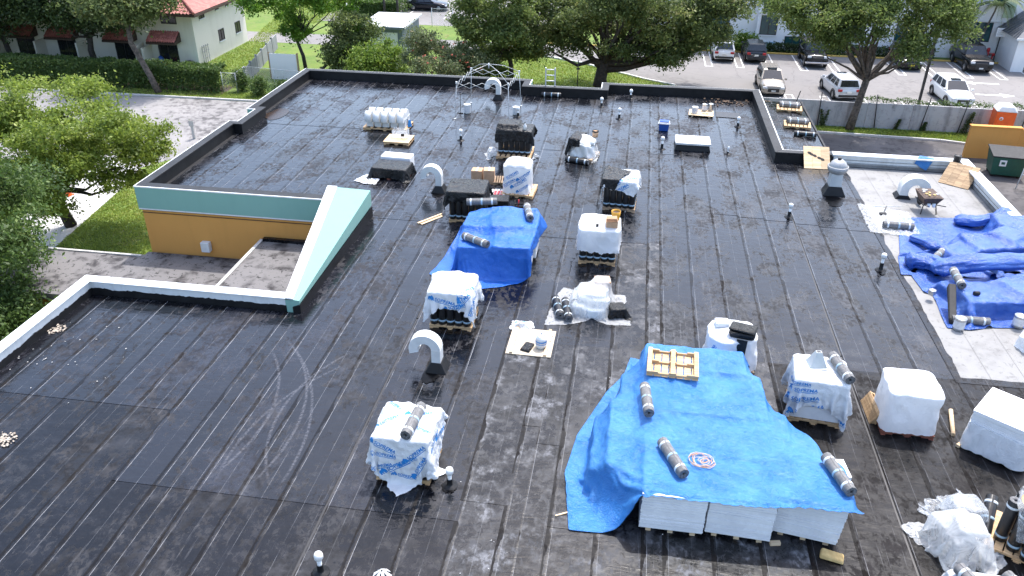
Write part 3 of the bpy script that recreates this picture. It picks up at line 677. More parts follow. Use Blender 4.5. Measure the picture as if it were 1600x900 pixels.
# behind the back left corner of the roof
tree('leafy_tree', 'bright green tree with rounded leaf tufts behind the far left roof corner', (-26.9, 63, G5),
     [(-24.6, 62.6, -.4, 4.0, 2.8, 2.0), (-22.6, 62.2, -2.2, 2.0, 2, 1.6), (-28.6, 63, -.6, 2.6, 2, 1.5), (-27, 62, -1.9, 1.6, 1.4, .9), (-23.6, 62.5, 1.4, 3.6, 2.6, 1.6), (-29, 63.5, 1.0, 3, 2.4, 1.4)],
     m_l_bright, m_bark_d, [(-26.6, 63, G5, .17), (-26.7, 63, -4.2, .15), (-27.1, 63, -2.9, .12)], 330, 120, .5, .11, 14, clump=(34, 10, .6, 1.15, .6))
tree('leafy_tree', 'darker green tree leaning left of the grey shed behind the roof', (-22.4, 61.6, G5),
     [(-22.3, 61.4, -3.4, 1.9, 1.6, 1.6), (-21.8, 61.8, -1.6, 1.9, 1.6, 1.5)], m_l_oak, m_bark_d, [(-25.4, 61.6, G5, .13), (-24.1, 61.6, -4.3, .11), (-22.9, 61.6, -3.3, .08)], 120, 120, .6, .11, 5)
tree('yellow_green_bush', 'bushy yellow-green tree just left of the flowering bush', (-18.9, 58.5, G5),
     [(-18.9, 58.5, -3.6, 2.1, 1.6, 1.4), (-18.3, 58.4, -2.5, 1.2, 1, .9), (-20.2, 58.6, -3.1, 1.1, 1, .9)], m_l_lime, m_bark_d, [(-18.9, 58.5, G5, .1), (-18.9, 58.5, -4.4, .08)], 120, 120, .55, .10, 6)
fl = tree('flowering_bush', 'pale olive bush dotted with red flowers behind the far parapet', (-13.9, 57.6, G5),
     [(-13.8, 57.6, -2.9, 2.6, 1.9, 1.9), (-14.9, 57.8, -1.6, 1.3, 1.2, 1.1), (-12.6, 57.4, -3.3, 1.9, 1.6, 1.4)], m_l_mix, m_bark_d, [(-13.9, 57.6, G5, .12), (-13.9, 57.6, -4.4, .1)], 230, 110, .45, .085, 10, cat='bush', clump=(24, 11, .45, .9, .8))
C, tn, cc = blob_points([(-13.8, 57.2, -2.8, 2.7, 1.9, 2.0), (-12.6, 57.1, -3.2, 1.9, 1.5, 1.4)], 60, 4, .14, .9)
V, F = leaf_quads(C-np.array((-13.9, 57.6, G5)), .065, .2, .9); fastmesh('red_flowers', V, F, m_flower, fl)['kind'] = 'stuff'
tree('olive_tree', 'olive green tree between the flowering bush and the big oak', (-10.3, 60.5, G5),
     [(-10.6, 60.3, -1.6, 3.2, 2.4, 2.6), (-8.6, 60.8, -2.6, 1.9, 1.8, 1.7), (-10.5, 60.4, .8, 3.6, 2.6, 1.8), (-11.6, 59.8, -3.6, 1.9, 1.6, 1.5)], m_l_right, m_bark_d, [(-9.2, 60.8, G5, .2), (-9.3, 60.7, -3.5, .17), (-9.7, 60.6, -2.0, .13)], 380, 100, .55, .12, 12, clump=(34, 9, .6, 1.2, .6))
tree('lime_shrub', 'small vivid lime shrub below the olive tree', (-11.2, 57.6, G5), [(-11.2, 57.6, -4.5, .8, .6, .8)], m_l_lime, m_bark_d, [(-11.2, 57.6, G5, .04), (-11.2, 57.6, -4.9, .03)], 26, 90, .35, .10, 3, cat='shrub')
tree('oak_tree', 'huge spreading oak with thick dark trunk behind the far parapet', (-2.6, 63.2, G5),
     [(-2.8, 63, .2, 5.0, 3.6, 2.2), (2.6, 63.5, -.6, 4.2, 3, 2.1), (4.4, 63.4, -1.3, 2.2, 2.0, 1.6), (5.8, 64, 1.2, 2.6, 2.4, 1.2), (-6.6, 63, -.6, 2.8, 2.6, 2.0), (0, 63, 1.8, 6, 4, 1.6), (-5.2, 62.4, -2.2, 1.6, 1.5, 1.2), (-4.6, 62.2, -1.2, 2, 1.6, 1.2), (3.2, 62.8, -2.4, 2.4, 1.8, .9), (-1.2, 61.6, -1.4, 2.0, 1.4, 1.0)],
     m_l_oak, m_bark_d, [(-2.6, 63.2, G5-.1, .62), (-2.6, 63.2, -4.9, .48), (-2.5, 63.2, -4.2, .46), (-2.3, 63.2, -3.6, .4)], 820, 100, .62, .12, 30, .3, clump=(70, 7, .9, 1.6, .55))
o = bpy.data.objects['oak_tree']
for pth, r0 in (([(-2.4, 63.2, -4.2), (-.8, 63.1, -4.0), (1.2, 63, -3.4), (3.4, 63.1, -2.9), (5.2, 63.3, -2.2)], .3), ([(-2.6, 63.2, -4.1), (-3.6, 63, -3.1), (-4.6, 62.8, -2.2), (-5.6, 62.8, -1.2)], .24), ([(-2.4, 63.2, -3.9), (-2.1, 63, -2.6), (-2.8, 62.9, -1.2), (-3.2, 63, .2)], .26), ([(-2.2, 63.2, -3.9), (-1.2, 63.1, -2.8), (-.4, 63, -1.4), (.4, 63.2, 0)], .22)):
    MB().tube([(x+2.6, y-63.2, z-G5) for x, y, z in pth], [r0*(1-.17*i) for i in range(len(pth))], 8).build('limb', m_bark_d, o)
tree('street_tree', 'olive green tree with forked trunk in front of the grey concrete wall', (14.6, 55.5, G5),
     [(14.2, 55.3, 2.3, 4.6, 3.2, 2.0), (10.4, 55.2, 2.4, 2.6, 2.4, 1.5), (11.2, 55, 1.0, 1.8, 1.5, 1.0), (17.4, 55.6, 2.3, 3.0, 2.6, 1.7), (16.5, 55.0, 1.0, 2.2, 1.8, 1.0), (13.6, 55, 1.2, 1.6, 1.4, .8), (15, 56, 3.4, 4.4, 3, 1.4)],
     m_l_right, m_bark, [(14.6, 55.5, G5, .30), (14.75, 55.5, -4.2, .25), (14.9, 55.5, -2.9, .22), (15.0, 55.5, -2.0, .22)], 560, 105, .58, .10, 22, .3, clump=(52, 8, .7, 1.35, .55))
o = bpy.data.objects['street_tree']
for pth, r0 in (([(15.0, 55.5, -2.2), (14.6, 55.5, -1.2), (14.0, 55.4, -.3), (12.8, 55.4, .5), (11.4, 55.3, 1.0)], .17), ([(15.0, 55.5, -2.2), (15.7, 55.5, -1.2), (16.2, 55.5, -.3), (17.2, 55.6, .6)], .15), ([(14.7, 55.5, -1.3), (14.5, 55.5, 0), (14.7, 55.5, 1.2)], .12)):
    MB().tube([(x-14.6, y-55.5, z-G5) for x, y, z in pth], [r0*(1-.16*i) for i in range(len(pth))], 8).build('limb', m_bark, o)
# small growth: bushes by the fence, hedge strips by the apartment block, creepers on the wall
for (x, y, w, h, lb) in ((-29.3, 56.9, .5, 1.5, 'upright dark shrub growing in the corner of the chain-link fence'), (-27.6, 56.0, .6, 1.3, 'loose green shrub beside the far left roof corner'), (-25.9, 56.6, .7, 1.0, 'low green shrub growing against the outside of the far left parapet')):
    tree('shrub', lb, (x, y, G5), [(x, y, G5+h*.55, w, w, h*.55)], m_l_hedge, m_bark_d, [(x, y, G5, .03), (x, y, G5+h*.5, .02)], 40, 60, .3, .07, 4, cat='shrub')
tree('shrub', 'rounded bright shrub between the white car and the apartment wall', (9.4, 77.2, G5), [(9.6, 77.2, -4.7, .9, .7, .8)], m_l_lime, m_bark_d, [(9.4, 77.2, G5, .05), (9.4, 77.2, -5, .04)], 50, 70, .35, .10, 4, cat='shrub')
def hedge(name, label, x0, x1, y0, y1, h, leafm, n, size, cat='hedge'):
    b = ((x0+x1)/2, (y0+y1)/2, G5); t = thing(name, label, cat, b)
    C = np.stack([rs.uniform(x0, x1, n), rs.uniform(y0, y1, n), G5+h*rs.uniform(0, 1, n)**.75], 1)
    face = rs.uniform(0, 1, n); C[face < .38, 1] = y0+rs.normal(0, .06, (face < .38).sum()); C[face > .7, 2] = G5+h+rs.normal(0, .07, (face > .7).sum())
    bumps = np.array([noise.noise((c[0]*.9, c[1]*.9, c[2]*.9)) for c in C]); C[:, 2] += bumps*.16; C[:, 1] += bumps*.12
    C = C[C[:, 2] > G5+.03]; tone = np.clip(.42+.5*bumps[:len(C)]+rs.normal(0, .2, len(C)), 0, 1)
    V, F = leaf_quads(C-np.array(b), size, .3); fastmesh('foliage', V, F, leafm, t, tone=tone)
    mb = MB()
    for k in range(int((x1-x0)/.7)): 
        x = x0+.35+k*.7-b[0]; mb.tube([(x, 0, 0), (x+.1, .05, h*.45), (x-.05, -.1, h*.85)], [.04, .03, .015], 5)
    mb.build('stems', m_bark_d, t); return t
hedge('clipped_hedge', 'long clipped dark hedge in front of the cream townhouses', -54, -30.6, 56.0, 57.6, 1.75, m_l_hedge, 42000, .10)
hedge('low_hedge', 'low dark hedge strip along the apartment wall behind the parked cars', 11.6, 26, 76.9, 77.6, .75, m_l_dark, 7000, .09)
hedge('lane_hedge', 'tall dark hedge above the grey shed at the top edge', -30, -24.6, 84, 92, 1.8, m_l_hedge, 9000, .14)
for i, (x, w) in enumerate(((21.9, .5), (12.9, .3), (19.3, .35), (17.6, .25))):
    t = thing('wall_creeper', ('thick dark creeper climbing the concrete wall near the orange toilet', 'forked thin creeper at the left end of the concrete wall', 'thin creeper tuft halfway along the concrete wall foot', 'small creeper on the wall right of the tree trunk')[i], 'creeper', (x, 55.95, G5))
    n = 700; hh = (1.5, 1.2, .7, .8)[i]; z = rs.uniform(0, hh, n); C = np.stack([rs.normal(0, 1, n)*w*.3*(1-.6*z/hh)+.25*z*(1 if i != 1 else np.sign(rs.normal(size=n))*.8), rs.normal(-.06, .05, n), z], 1)
    V, F = leaf_quads(C, .055); fastmesh('foliage', V, F, m_l_dark, t, tone=rs.uniform(.2, 1, n))
# grass blades where the lawn is in view (nobody could count it)
def lawn(name, label, poly, n, h, loc):
    xs = [p[0] for p in poly]; ys = [p[1] for p in poly]; P = np.stack([rs.uniform(min(xs), max(xs), n), rs.uniform(min(ys), max(ys), n)], 1)
    ins = np.zeros(n, bool); j = len(poly)-1
    for i in range(len(poly)):
        xi, yi = poly[i]; xj, yj = poly[j]
        c = ((yi > P[:, 1]) != (yj > P[:, 1])) & (P[:, 0] < (xj-xi)*(P[:, 1]-yi)/(yj-yi+1e-9)+xi); ins ^= c; j = i
    P = P[ins]; n = len(P); a = rs.uniform(0, 2*PI, n); w = h*.32; hh = h*rs.uniform(.5, 1.4, n)
    B = np.stack([P[:, 0], P[:, 1], np.full(n, GZ)], 1); T = np.stack([np.cos(a), np.sin(a), np.zeros(n)], 1)*w
    V = np.stack([B-T, B+T, B+np.stack([rs.normal(0, .5, n)*hh, rs.normal(0, .5, n)*hh, hh], 1)], 1).reshape(-1, 3)
    pn = np.array([noise.noise((p[0]*.5, p[1]*.5, 0)) for p in P])
    return tag(fastmesh(name, V, np.arange(3*n).reshape(-1, 3), m_grass, loc=(poly[0][0], poly[0][1], GZ), tone=np.clip(.45+.5*pn+rs.normal(0, .2, n), 0, 1)), label, 'grass', None, 'stuff')
lawn('grass', 'mown grass strip between the pale footpath and the ochre wall', [(-26.1, 27), (-27.8, 40.4), (-27.0, 42.4), (-18, 42.4), (-17.95, 25.4), (-23, 25)], 42000, .10, None)
lawn('grass', 'grass verge between the hedge and the left car park kerb', [(-50, 54.5), (-18, 54.75), (-18, 57), (-30.4, 56.4), (-50, 55.5)], 16000, .11, None)
lawn('grass', 'lawn beside the white end wall of the townhouse', [(-35.8, 57.8), (-29.4, 57.5), (-31.4, 65), (-34.8, 75), (-28, 95), (-40, 95), (-35.8, 72)], 30000, .13, None)
lawn('grass', 'lawn under the big oak tree', [(-12, 52), (6, 52), (6.8, 62.8), (3.1, 64.2), (-1.6, 67.4), (-4.6, 69.8), (-12, 72)], 34000, .12, None)
lawn('grass', 'unmown grass strip along the foot of the grey concrete wall', [(11, 54.7), (20.2, 54.3), (22.2, 53.8), (22.4, 56), (11, 55.9)], 14000, .12, None)

# ------------------------------------------------------------------ townhouses
def tiles(mb, x0, x1, ya, za, yb, zb, pitch=.24, n=3):
    "corrugated clay tile surface from eave (ya, za) up to (yb, zb), stepped in courses"
    m = int((x1-x0)/pitch)*4; k = n*2
    P = np.zeros((k, m+1, 3))
    for c in range(n):
        for e in (0, 1):
            s = (c+e)/n; j = 2*c+e
            for i in range(m+1):
                x = x0+(x1-x0)*i/m
                P[j, i] = (x, ya+(yb-ya)*s, za+(zb-za)*s+.045*math.sin(2*PI*i/4)+(.04 if e == 0 else 0))
    mb.grid(P, False)
hs = thing('townhouse_row', 'cream two storey townhouses with red tiled awnings behind the hedge', 'house', (-46, 67, GZ))
H0 = (-46, 67, GZ)
def hp(mb, name, mat, parent=None, bev=0):
    o = mb.build(name, mat, None, bev)
    o.parent = parent or hs; o.location = tuple(-v for v in H0) if parent is None else (0, 0, 0); return o
hp(MB().box(-70, 63.2, GZ, -36, 72.6, -1.25), 'wall', m_cream)
rf = hp(MB().hexa([(-70, 62.6, -1.25), (-35.4, 62.6, -1.25), (-35.4, 73.2, -1.25), (-70, 73.2, -1.25), (-68, 67.5, 1.2), (-40.5, 67.5, 1.2), (-40.5, 68.3, 1.2), (-68, 68.3, 1.2)]), 'roof', m_brownwood)
mb = MB(); tiles(mb, -69.8, -35.4, 62.5, -1.2, 67.4, 1.25, .3, 14)
for p in range(len(mb.v)):        # trim the hip at the right end
    x, y, z = mb.v[p]; lim = -35.3-(y-62.5)*.95
    if x > lim: mb.v[p] = (lim, y, z)
hp(mb, 'roof_tiles', m_tile, rf)
hp(MB().add([(-35.35, 62.55, -1.16), (-35.35, 73.2, -1.16), (-40.4, 68.3, 1.27), (-40.4, 67.4, 1.27)], [(0, 1, 2, 3)]), 'hip_tiles', m_tile, rf)
hp(MB().tube([(-35.35, 62.5, -1.12), (-40.4, 67.4, 1.32)], .12, 6), 'ridge_cap', m_tile, rf)
hp(MB().box(-70, 62.5, -1.42, -35.3, 62.62, -1.22), 'fascia', m_brownwood)
hp(MB().box(-35.42, 62.63, -1.42, -35.3, 73.2, -1.22), 'fascia', m_brownwood)
def win(parent_fn, x0, z0, x1, z1, y, gm=m_glass, fm=m_blk_frame, mull=1, axis='y', sill=None):
    "window set in a wall facing -y (axis y) or +x (axis x)"
    def bx(a0, d0, c0, a1, d1, c1): 
        return MB().box(a0, y+d0, c0, a1, y+d1, c1) if axis == 'y' else MB().box(y-d1, a0, c0, y-d0, a1, c1)
    f = MB(); t = .05
    for q in ((x0, z0, x1, z0+t), (x0, z1-t, x1, z1), (x0, z0+t, x0+t, z1-t), (x1-t, z0+t, x1, z1-t))+tuple((x0+(x1-x0)*k/(mull+1)-t/2, z0+t, x0+(x1-x0)*k/(mull+1)+t/2, z1-t) for k in range(1, mull+1)):
        b = bx(q[0], -.045, q[1], q[2], .04, q[3]); f.add(b.v, b.f)
    fo = parent_fn(f, 'window', fm)
    parent_fn(bx(x0+.01, -.012, z0+.01, x1-.01, .02, z1-.01), 'pane', gm, fo)
    if sill: parent_fn(bx(x0-.06, -.09, z0-.09, x1+.06, .03, z0-.005), 'sill', sill, fo)
    return fo
for (y0, z0, y1, z1) in ((64.4, -1.95, 65.3, -1.35), (67.2, -4.35, 68.2, -3.4), (70.4, -4.35, 71.4, -3.4), (67.3, -1.75, 67.9, -1.36), (69.2, -1.75, 69.8, -1.36), (71.2, -1.85, 72.1, -1.36)):
    win(hp, y0, z0, y1, z1, -36.0, m_glass, m_blk_frame, 1, 'x', m_white_paint)
for i, xc in enumerate((-38.45, -42.35, -47.6, -51.4, -55.4)):
    win(hp, xc-.95, GZ+.02, xc+.75, -3.65, 63.2, m_glass, m_blk_frame, 1)
    win(hp, xc-.25, -2.15, xc+1.1, -1.45, 63.2, m_glass, m_blk_frame, 1)
    mb = MB(); tiles(mb, xc-1.35, xc+1.2, 62.1, -3.42, 63.19, -2.72, .2, 3); a = hp(mb, 'awning_tiles', m_tile)
    mb = MB().hexa([(xc-1.35, 62.12, -3.62), (xc+1.2, 62.12, -3.62), (xc+1.2, 63.19, -3.55), (xc-1.35, 63.19, -3.55), (xc-1.35, 62.12, -3.5), (xc+1.2, 62.12, -3.5), (xc+1.2, 63.19, -2.8), (xc-1.35, 63.19, -2.8)]); hp(mb, 'awning', m_brownwood)
    hp(MB().box(xc+1.55, 61.9, GZ, xc+1.7, 63.19, -3.75) if i else MB().box(xc-1.75, 61.9, GZ, xc-1.6, 63.19, -3.9), 'privacy_wall', m_cream)
    hp(MB().box(xc-1.28, 63.08, -3.72, xc-1.14, 63.19, -3.55), 'wall_lamp', m_blk_frame)
# odds and ends at the patio
def simple(name, label, cat, mb, mat, loc, rz=0, bev=0, group=None):
    o = mb.build(name, mat, None, bev); o.location = loc; o.rotation_euler = (0, 0, rz); return tag(o, label, cat, group)
t = thing('trellis', 'small wire trellis leaning on the white townhouse end wall', 'trellis', (-35.9, 64.3, GZ))
for k in range(4): MB().box(.02, -.5+k*.33, 0, .05, -.46+k*.33, 1.5).build('upright', m_fence_g, t)
for z in (.5, 1.0, 1.4): MB().box(.051, -.55, z, .08, .6, z+.04).build('rail', m_fence_g, t)
simple('paddling_pool', 'small turquoise inflatable ring on the lawn at the townhouse corner', 'pool ring', MB().tube([(math.cos(a)*.65, math.sin(a)*.65, .1) for a in [2*PI*k/24 for k in range(25)]], .1, 8), plain('turquoise_vinyl', (.12, .55, .55), None, 3, .35), (-35.3, 62.1, GZ))
t = thing('patio_chair', 'white folded chair by the privacy wall on the patio', 'chair', (-40.2, 62.4, GZ), .4)
MB().box(-.25, -.25, .4, .25, .25, .45).build('seat', m_white_paint, t); MB().box(-.25, .2, .45, .25, .25, .9).build('backrest', m_white_paint, t)
for sx in (-.22, .22):
    for sy in (-.22, .22): MB().box(sx-.02, sy-.02, 0, sx+.02, sy+.02, .4).build('leg', m_white_paint, t)
simple('toy_bucket', 'orange toy bucket in front of the sliding doors', 'bucket', MB().lathe([(.0, 0), (.16, 0), (.22, .4), (.2, .4), (.15, .03)], 12), m_orange, (-38.6, 62.5, GZ))
simple('blue_bag', 'blue bundle standing beside the sliding doors', 'bag', MB().lathe([(0, 0), (.25, .02), (.3, .3), (.22, .7), (.05, .85), (0, .86)], 10), m_blue, (-39.1, 62.7, GZ))
simple('dark_bag', 'dark bag beside the townhouse corner', 'bag', MB().lathe([(0, 0), (.4, .02), (.42, .25), (.3, .5), (0, .58)], 10), m_rub, (-36.6, 62.7, GZ))

# ------------------------------------------------------------------ fences, shed, wall
def chainlink(name, label, pts, h, bars=.16):
    t = thing(name, label, 'fence', (pts[0][0], pts[0][1], GZ)); o = Vector((pts[0][0], pts[0][1]))
    for a, b in zip(pts[:-1], pts[1:]):
        a, b = Vector(a)-o, Vector(b)-o; L = (b-a).length; n = max(1, round(L/2.4)); d = (b-a)/L
        for k in range(n+1):
            p = a+d*(L*k/n); MB().cyl((p.x, p.y, 0), (p.x, p.y, h+.05), .03, n=8).build('post', m_galv, t)
        MB().cyl((a.x, a.y, h), (b.x, b.y, h), .022, n=6).build('top_rail', m_galv, t)
        mb = MB(); m = int(L/bars)
        for k in range(-int(h/bars), m):
            for s in (1, -1):
                x0, x1 = k*bars, k*bars+h; z0, z1 = (0, h) if s > 0 else (h, 0)
                if x0 < 0: z0 += s*(-x0); x0 = 0
                if x1 > L: z1 -= s*(x1-L); x1 = L
                if x1-x0 < .05: continue
                p, q = a+d*x0, a+d*x1
                mb.tube([(p.x, p.y, z0), (q.x, q.y, z1)], .004, 3, False)
        mb.build('wire_mesh', m_galv, t)
    return t
chainlink('chain_link_fence', 'grey chain-link fence between the hedge end and the townhouse lawn', [(-30.5, 56.3), (-29.4, 56.3), (-29.6, 58.3), (-24.6, 57.6)], 1.5)
chainlink('chain_link_fence', 'tall chain-link fence at the edge of the rear car park', [(-20.6, 81.8), (-12, 81.8)], 1.8, .22)
t = thing('board_fence', 'grey panel fence running back beside the lawn', 'fence', (-29.7, 58.4, GZ))
for k in range(6):
    a = Vector((-.0-.42*k, 2.0*k)); b = Vector((-.0-.42*(k+1), 2.0*(k+1)))
    MB().hexa([(a.x, a.y, 0), (a.x+.05, a.y, 0), (b.x+.05, b.y, 0), (b.x, b.y, 0), (a.x, a.y, 1.25), (a.x+.05, a.y, 1.25), (b.x+.05, b.y, 1.25), (b.x, b.y, 1.25)]).build('panel', m_fence_g, t)
    MB().box(a.x-.06, a.y-.06, 0, a.x+.09, a.y+.06, 1.4).build('post', m_fence_g, t)
t = thing('white_gate_panel', 'white panel standing behind the green tree by the panel fence', 'panel', (-27.5, 60.6, GZ))
MB().box(-1.0, -.04, 0, 1.2, .04, 2.0).build('board', m_white_wall, t); MB().box(1.25, -.05, 0, 1.36, .05, 2.1).build('post', m_pallet_dull, t); MB().box(-1.1, -.05, 0, -1.01, .05, 2.1).build('post', m_pallet_dull, t)
sh = thing('garden_shed', 'blue-grey shed with flat pale roof behind the flowering bush', 'shed', (-21.8, 72, GZ))
MB().box(-1.85, -2.9, 0, 1.75, 2.7, 2.45).build('wall', m_shed, sh)
r = MB().box(-2.1, -3.15, 2.451, 2.0, 2.95, 2.62).build('roof', m_shed_roof, sh); MB().box(-2.12, -3.19, 2.40, 2.02, -3.152, 2.60).build('fascia', m_shed, r)
MB().box(-1.6, -2.94, .05, 1.3, -2.905, 2.1).build('door', m_white_wall, sh)
t = thing('concrete_wall', 'long stained grey concrete panel wall in front of the right car park', 'wall', (18, 56.2, GZ))
x = -11.0; k = 0
while x < 30:
    w = 2.9
    MB().box(x+.06, -.06, 0, x+w-.06, .06, 1.72+.02*math.sin(k*2.1)).build('panel', m_wallc, t, .01)
    MB().box(x-.06, -.09, 0, x+.055, .09, 1.76).build('pilaster', m_wallc, t, .01); x += w; k += 1
for i, (x, dx) in enumerate(((10.6, .5), (16.3, -.25), (19.2, .22), (21.6, .22), (25.4, .22), (12.6, -.1))):
    simple('leaning_post', ('dark steel post leaning right at the left end of the concrete wall', 'dark steel post leaning left, just right of the tree trunk', 'dark steel post by the middle of the concrete wall, right of the lamp post', 'dark steel post left of the thick creeper on the concrete wall', 'dark steel post behind the orange toilet at the concrete wall', 'nearly upright dark steel post left of the tree trunk')[i], 'post', MB().cyl((0, 0, 0), (dx, 0, 2.35), .035, n=8), m_iron, (x, 55.98, GZ), group='steel posts along the concrete wall')
hedge('creeper_fringe', 'low leafy fringe growing along the top of the concrete wall', 15.0, 29, 56.5, 56.9, 1.85, m_l_hedge, 6000, .06, 'creeper')

# ------------------------------------------------------------------ apartment block
ap = thing('apartment_building', 'white apartment block with dark framed teal windows and arched entrance behind the car park', 'building', (20, 84, GZ)); A0 = (20, 84, GZ)
def app(mb, name, mat, parent=None, bev=0):
    o = mb.build(name, mat, None, bev); o.parent = parent or ap; o.location = tuple(-v for v in A0) if parent is None else (0, 0, 0); return o
app(MB().box(1.5, 78.5, GZ, 10.6, 90, 3.5), 'wall', m_white_wall)
app(MB().box(10.601, 78.0, GZ, 36, 90, 3.5), 'wall', m_white_wall)
for (x0, z0, x1, z1, y) in ((10.9, -4.15, 12.4, -2.45, 78), (10.95, -2.2, 13.0, -.3, 78), (13.2, -5.0, 14.6, -4.2, 78), (28.7, -4.0, 30.5, -2.35, 78), (18.0, -4.4, 20.0, -2.5, 78), (22.6, -4.4, 24.6, -2.5, 78), (26.4, -.9, 27.9, .6, 78), (30.0, -.95, 30.9, .6, 78), (19, -.9, 21, .8, 78), (23, -.9, 25, .8, 78), (6.4, -4.4, 8.2, -2.4, 78.5), (7.6, -.9, 9.2, .8, 78.5), (3, -4.4, 5, -2.4, 78.5)):
    win(app, x0, z0, x1, z1, y, m_glass_t, m_blk_frame, 1 if x1-x0 < 1.7 else 2, 'y', m_white_wall)
app(MB().box(10.61, 77.9, -2.3, 36, 77.999, -2.22), 'string_course', m_white_paint)
app(MB().box(10.7, 77.86, GZ, 12.9, 77.99, -4.75), 'mural_panel', plain('blue_grey_mural', (.26, .42, .52), (.44, .46, .42), 1.1, .7))
app(MB().box(31.0, 77.9, -1.9, 31.9, 77.995, -.3), 'louvre_panel', plain('pale_green_louvre', (.45, .55, .38), None, 3, .6))
# arched entrance with a seamed metal roof
ar = MB(); na = 14; x0, x1, y0, y1, zt = 31.2, 38.2, 73.8, 77.98, -2.75; cx, hw = 34.7, 2.5
outer = []; ring = [(cx-hw, GZ)]+[(cx-hw*math.cos(PI*k/na), -4.7+1.35*math.sin(PI*k/na)) for k in range(na+1)]+[(cx+hw, GZ)]
top = [(x0, GZ)]+[(x0+(x1-x0)*k/na, zt) for k in range(na+1)]+[(x1, GZ)]
n = len(ring); vv = [(x, y0, z) for x, z in ring]+[(x, y0, z) for x, z in top]+[(x, y0+.5, z) for x, z in ring]
ar.add(vv, [(i, i+1, n+i+1, n+i) for i in range(n-1)]+[(i, 2*n+i, 2*n+i+1, i+1) for i in range(n-1)])
app(ar, 'arched_porch', m_white_wall)
app(MB().box(x0, y0+.01, GZ, x0+.3, y1, zt), 'porch_wall', m_white_wall)
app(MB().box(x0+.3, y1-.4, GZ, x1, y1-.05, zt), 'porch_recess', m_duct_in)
rr = app(MB().hexa([(x0-.35, y0-.35, zt), (x1, y0-.35, zt), (x1, y1, zt), (x0-.35, y1, zt), (x0+1.4, y0+1.6, -1.3), (x1, y0+1.6, -1.3), (x1, y1, -1.25), (x0+1.4, y1, -1.25)]), 'porch_roof', m_metalroof)
for k in range(9):
    y = y0-.2+k*.5; f = min(1, max(0, (y-y0+.35)/1.95))
    app(MB().tube([(x0-.33, y, zt+.04), (x0-.33+1.75, max(y, y0+1.6) if y < y0+1.6 else y, -1.26)], .03, 4), 'roof_seam', m_metalroof, rr)
for k in range(8):
    x = x0+.2+k*.8; app(MB().tube([(x, y0-.34, zt+.04), (max(x, x0+1.4), y0+1.6, -1.27)], .03, 4), 'roof_seam', m_metalroof, rr)
app(MB().box(x0-.36, y0-.4, zt-.1, x1, y0-.34, zt+.05), 'porch_gutter', m_white_paint)
# sign board, hydrants, bollards, palm, bins
t = thing('sign_post', 'white notice board on a dark post beside the arched entrance', 'sign', (30.9, 76.9, GZ))
MB().box(-.04, -.04, 0, .04, .04, 2.5).build('post', m_iron, t); MB().box(-.42, -.07, 2.2, .42, -.04, 2.95).build('board', m_white_wall, t, .01)
for k in range(3): MB().box(-.32, -.078, 2.75-k*.17, .32-.12*k, -.0705, 2.80-k*.17).build('faint_lettering', m_kerb, t)
def hydrant(x, y, lb):
    t = thing('standpipe', lb, 'standpipe', (x, y, GZ), 0, 'red standpipes')
    MB().cyl((0, 0, 0), (0, 0, .95), .11, n=10).build('pipe', m_red, t); MB().lathe([(.0, 1.25), (.1, 1.22), (.15, 1.08), (.15, .95), (.11, .9)][::-1], 10).build('cap', m_red, t)
    MB().cyl((-.45, 0, .7), (.45, 0, .7), .09, n=10).build('outlet', m_red, t)
    MB().cyl((-.45, -.0, .1), (-.45, 0, .62), .08, n=8).build('riser', m_red, t); MB().cyl((.45, 0, .1), (.45, 0, .62), .08, n=8).build('riser', m_red, t)
    for s in (-.45, .45): MB().lathe([(.13, -.05), (.13, .05), (0, .05)], 10, Matrix.Translation((s, -.1, .7)) @ Matrix.Rotation(PI/2, 4, 'X')).build('valve_wheel', m_red, t)
hydrant(30.3, 76.95, 'left one of the two red standpipes by the sign'); hydrant(31.9, 76.6, 'right one of the two red standpipes, nearer the yellow bollards')
simple('red_post', 'short red pipe post left of the standpipes', 'post', MB().cyl((0, 0, 0), (0, 0, 1.15), .08, n=10), m_red, (29.2, 77.2, GZ))
for i, (x, y) in enumerate(((32.7, 75.2), (33.4, 74.75), (33.0, 76.6))):
    t = thing('bollard', ('leftmost yellow bollard by the car park corner', 'rightmost yellow bollard at the frame edge', 'hindmost yellow bollard near the arched entrance')[i], 'bollard', (x, y, GZ), 0, 'yellow bollards by the entrance')
    MB().lathe([(.11, 0), (.11, 1.05), (.08, 1.13), (0, 1.15)], 12).build('post', m_yelpost, t); MB().lathe([(.13, 0), (.13, .04), (.11, .05)], 12).build('base', m_kerb, t)
pm = thing('palm_tree', 'slender palm in front of the apartment wall', 'tree', (29.2, 77.0, GZ))
MB().tube([(0, 0, 0), (.1, 0, 1.2), (.35, 0, 2.6), (.7, 0, 4.2), (.8, 0, 4.9)], [.12, .1, .085, .075, .08], 8).build('trunk', m_bark, pm)
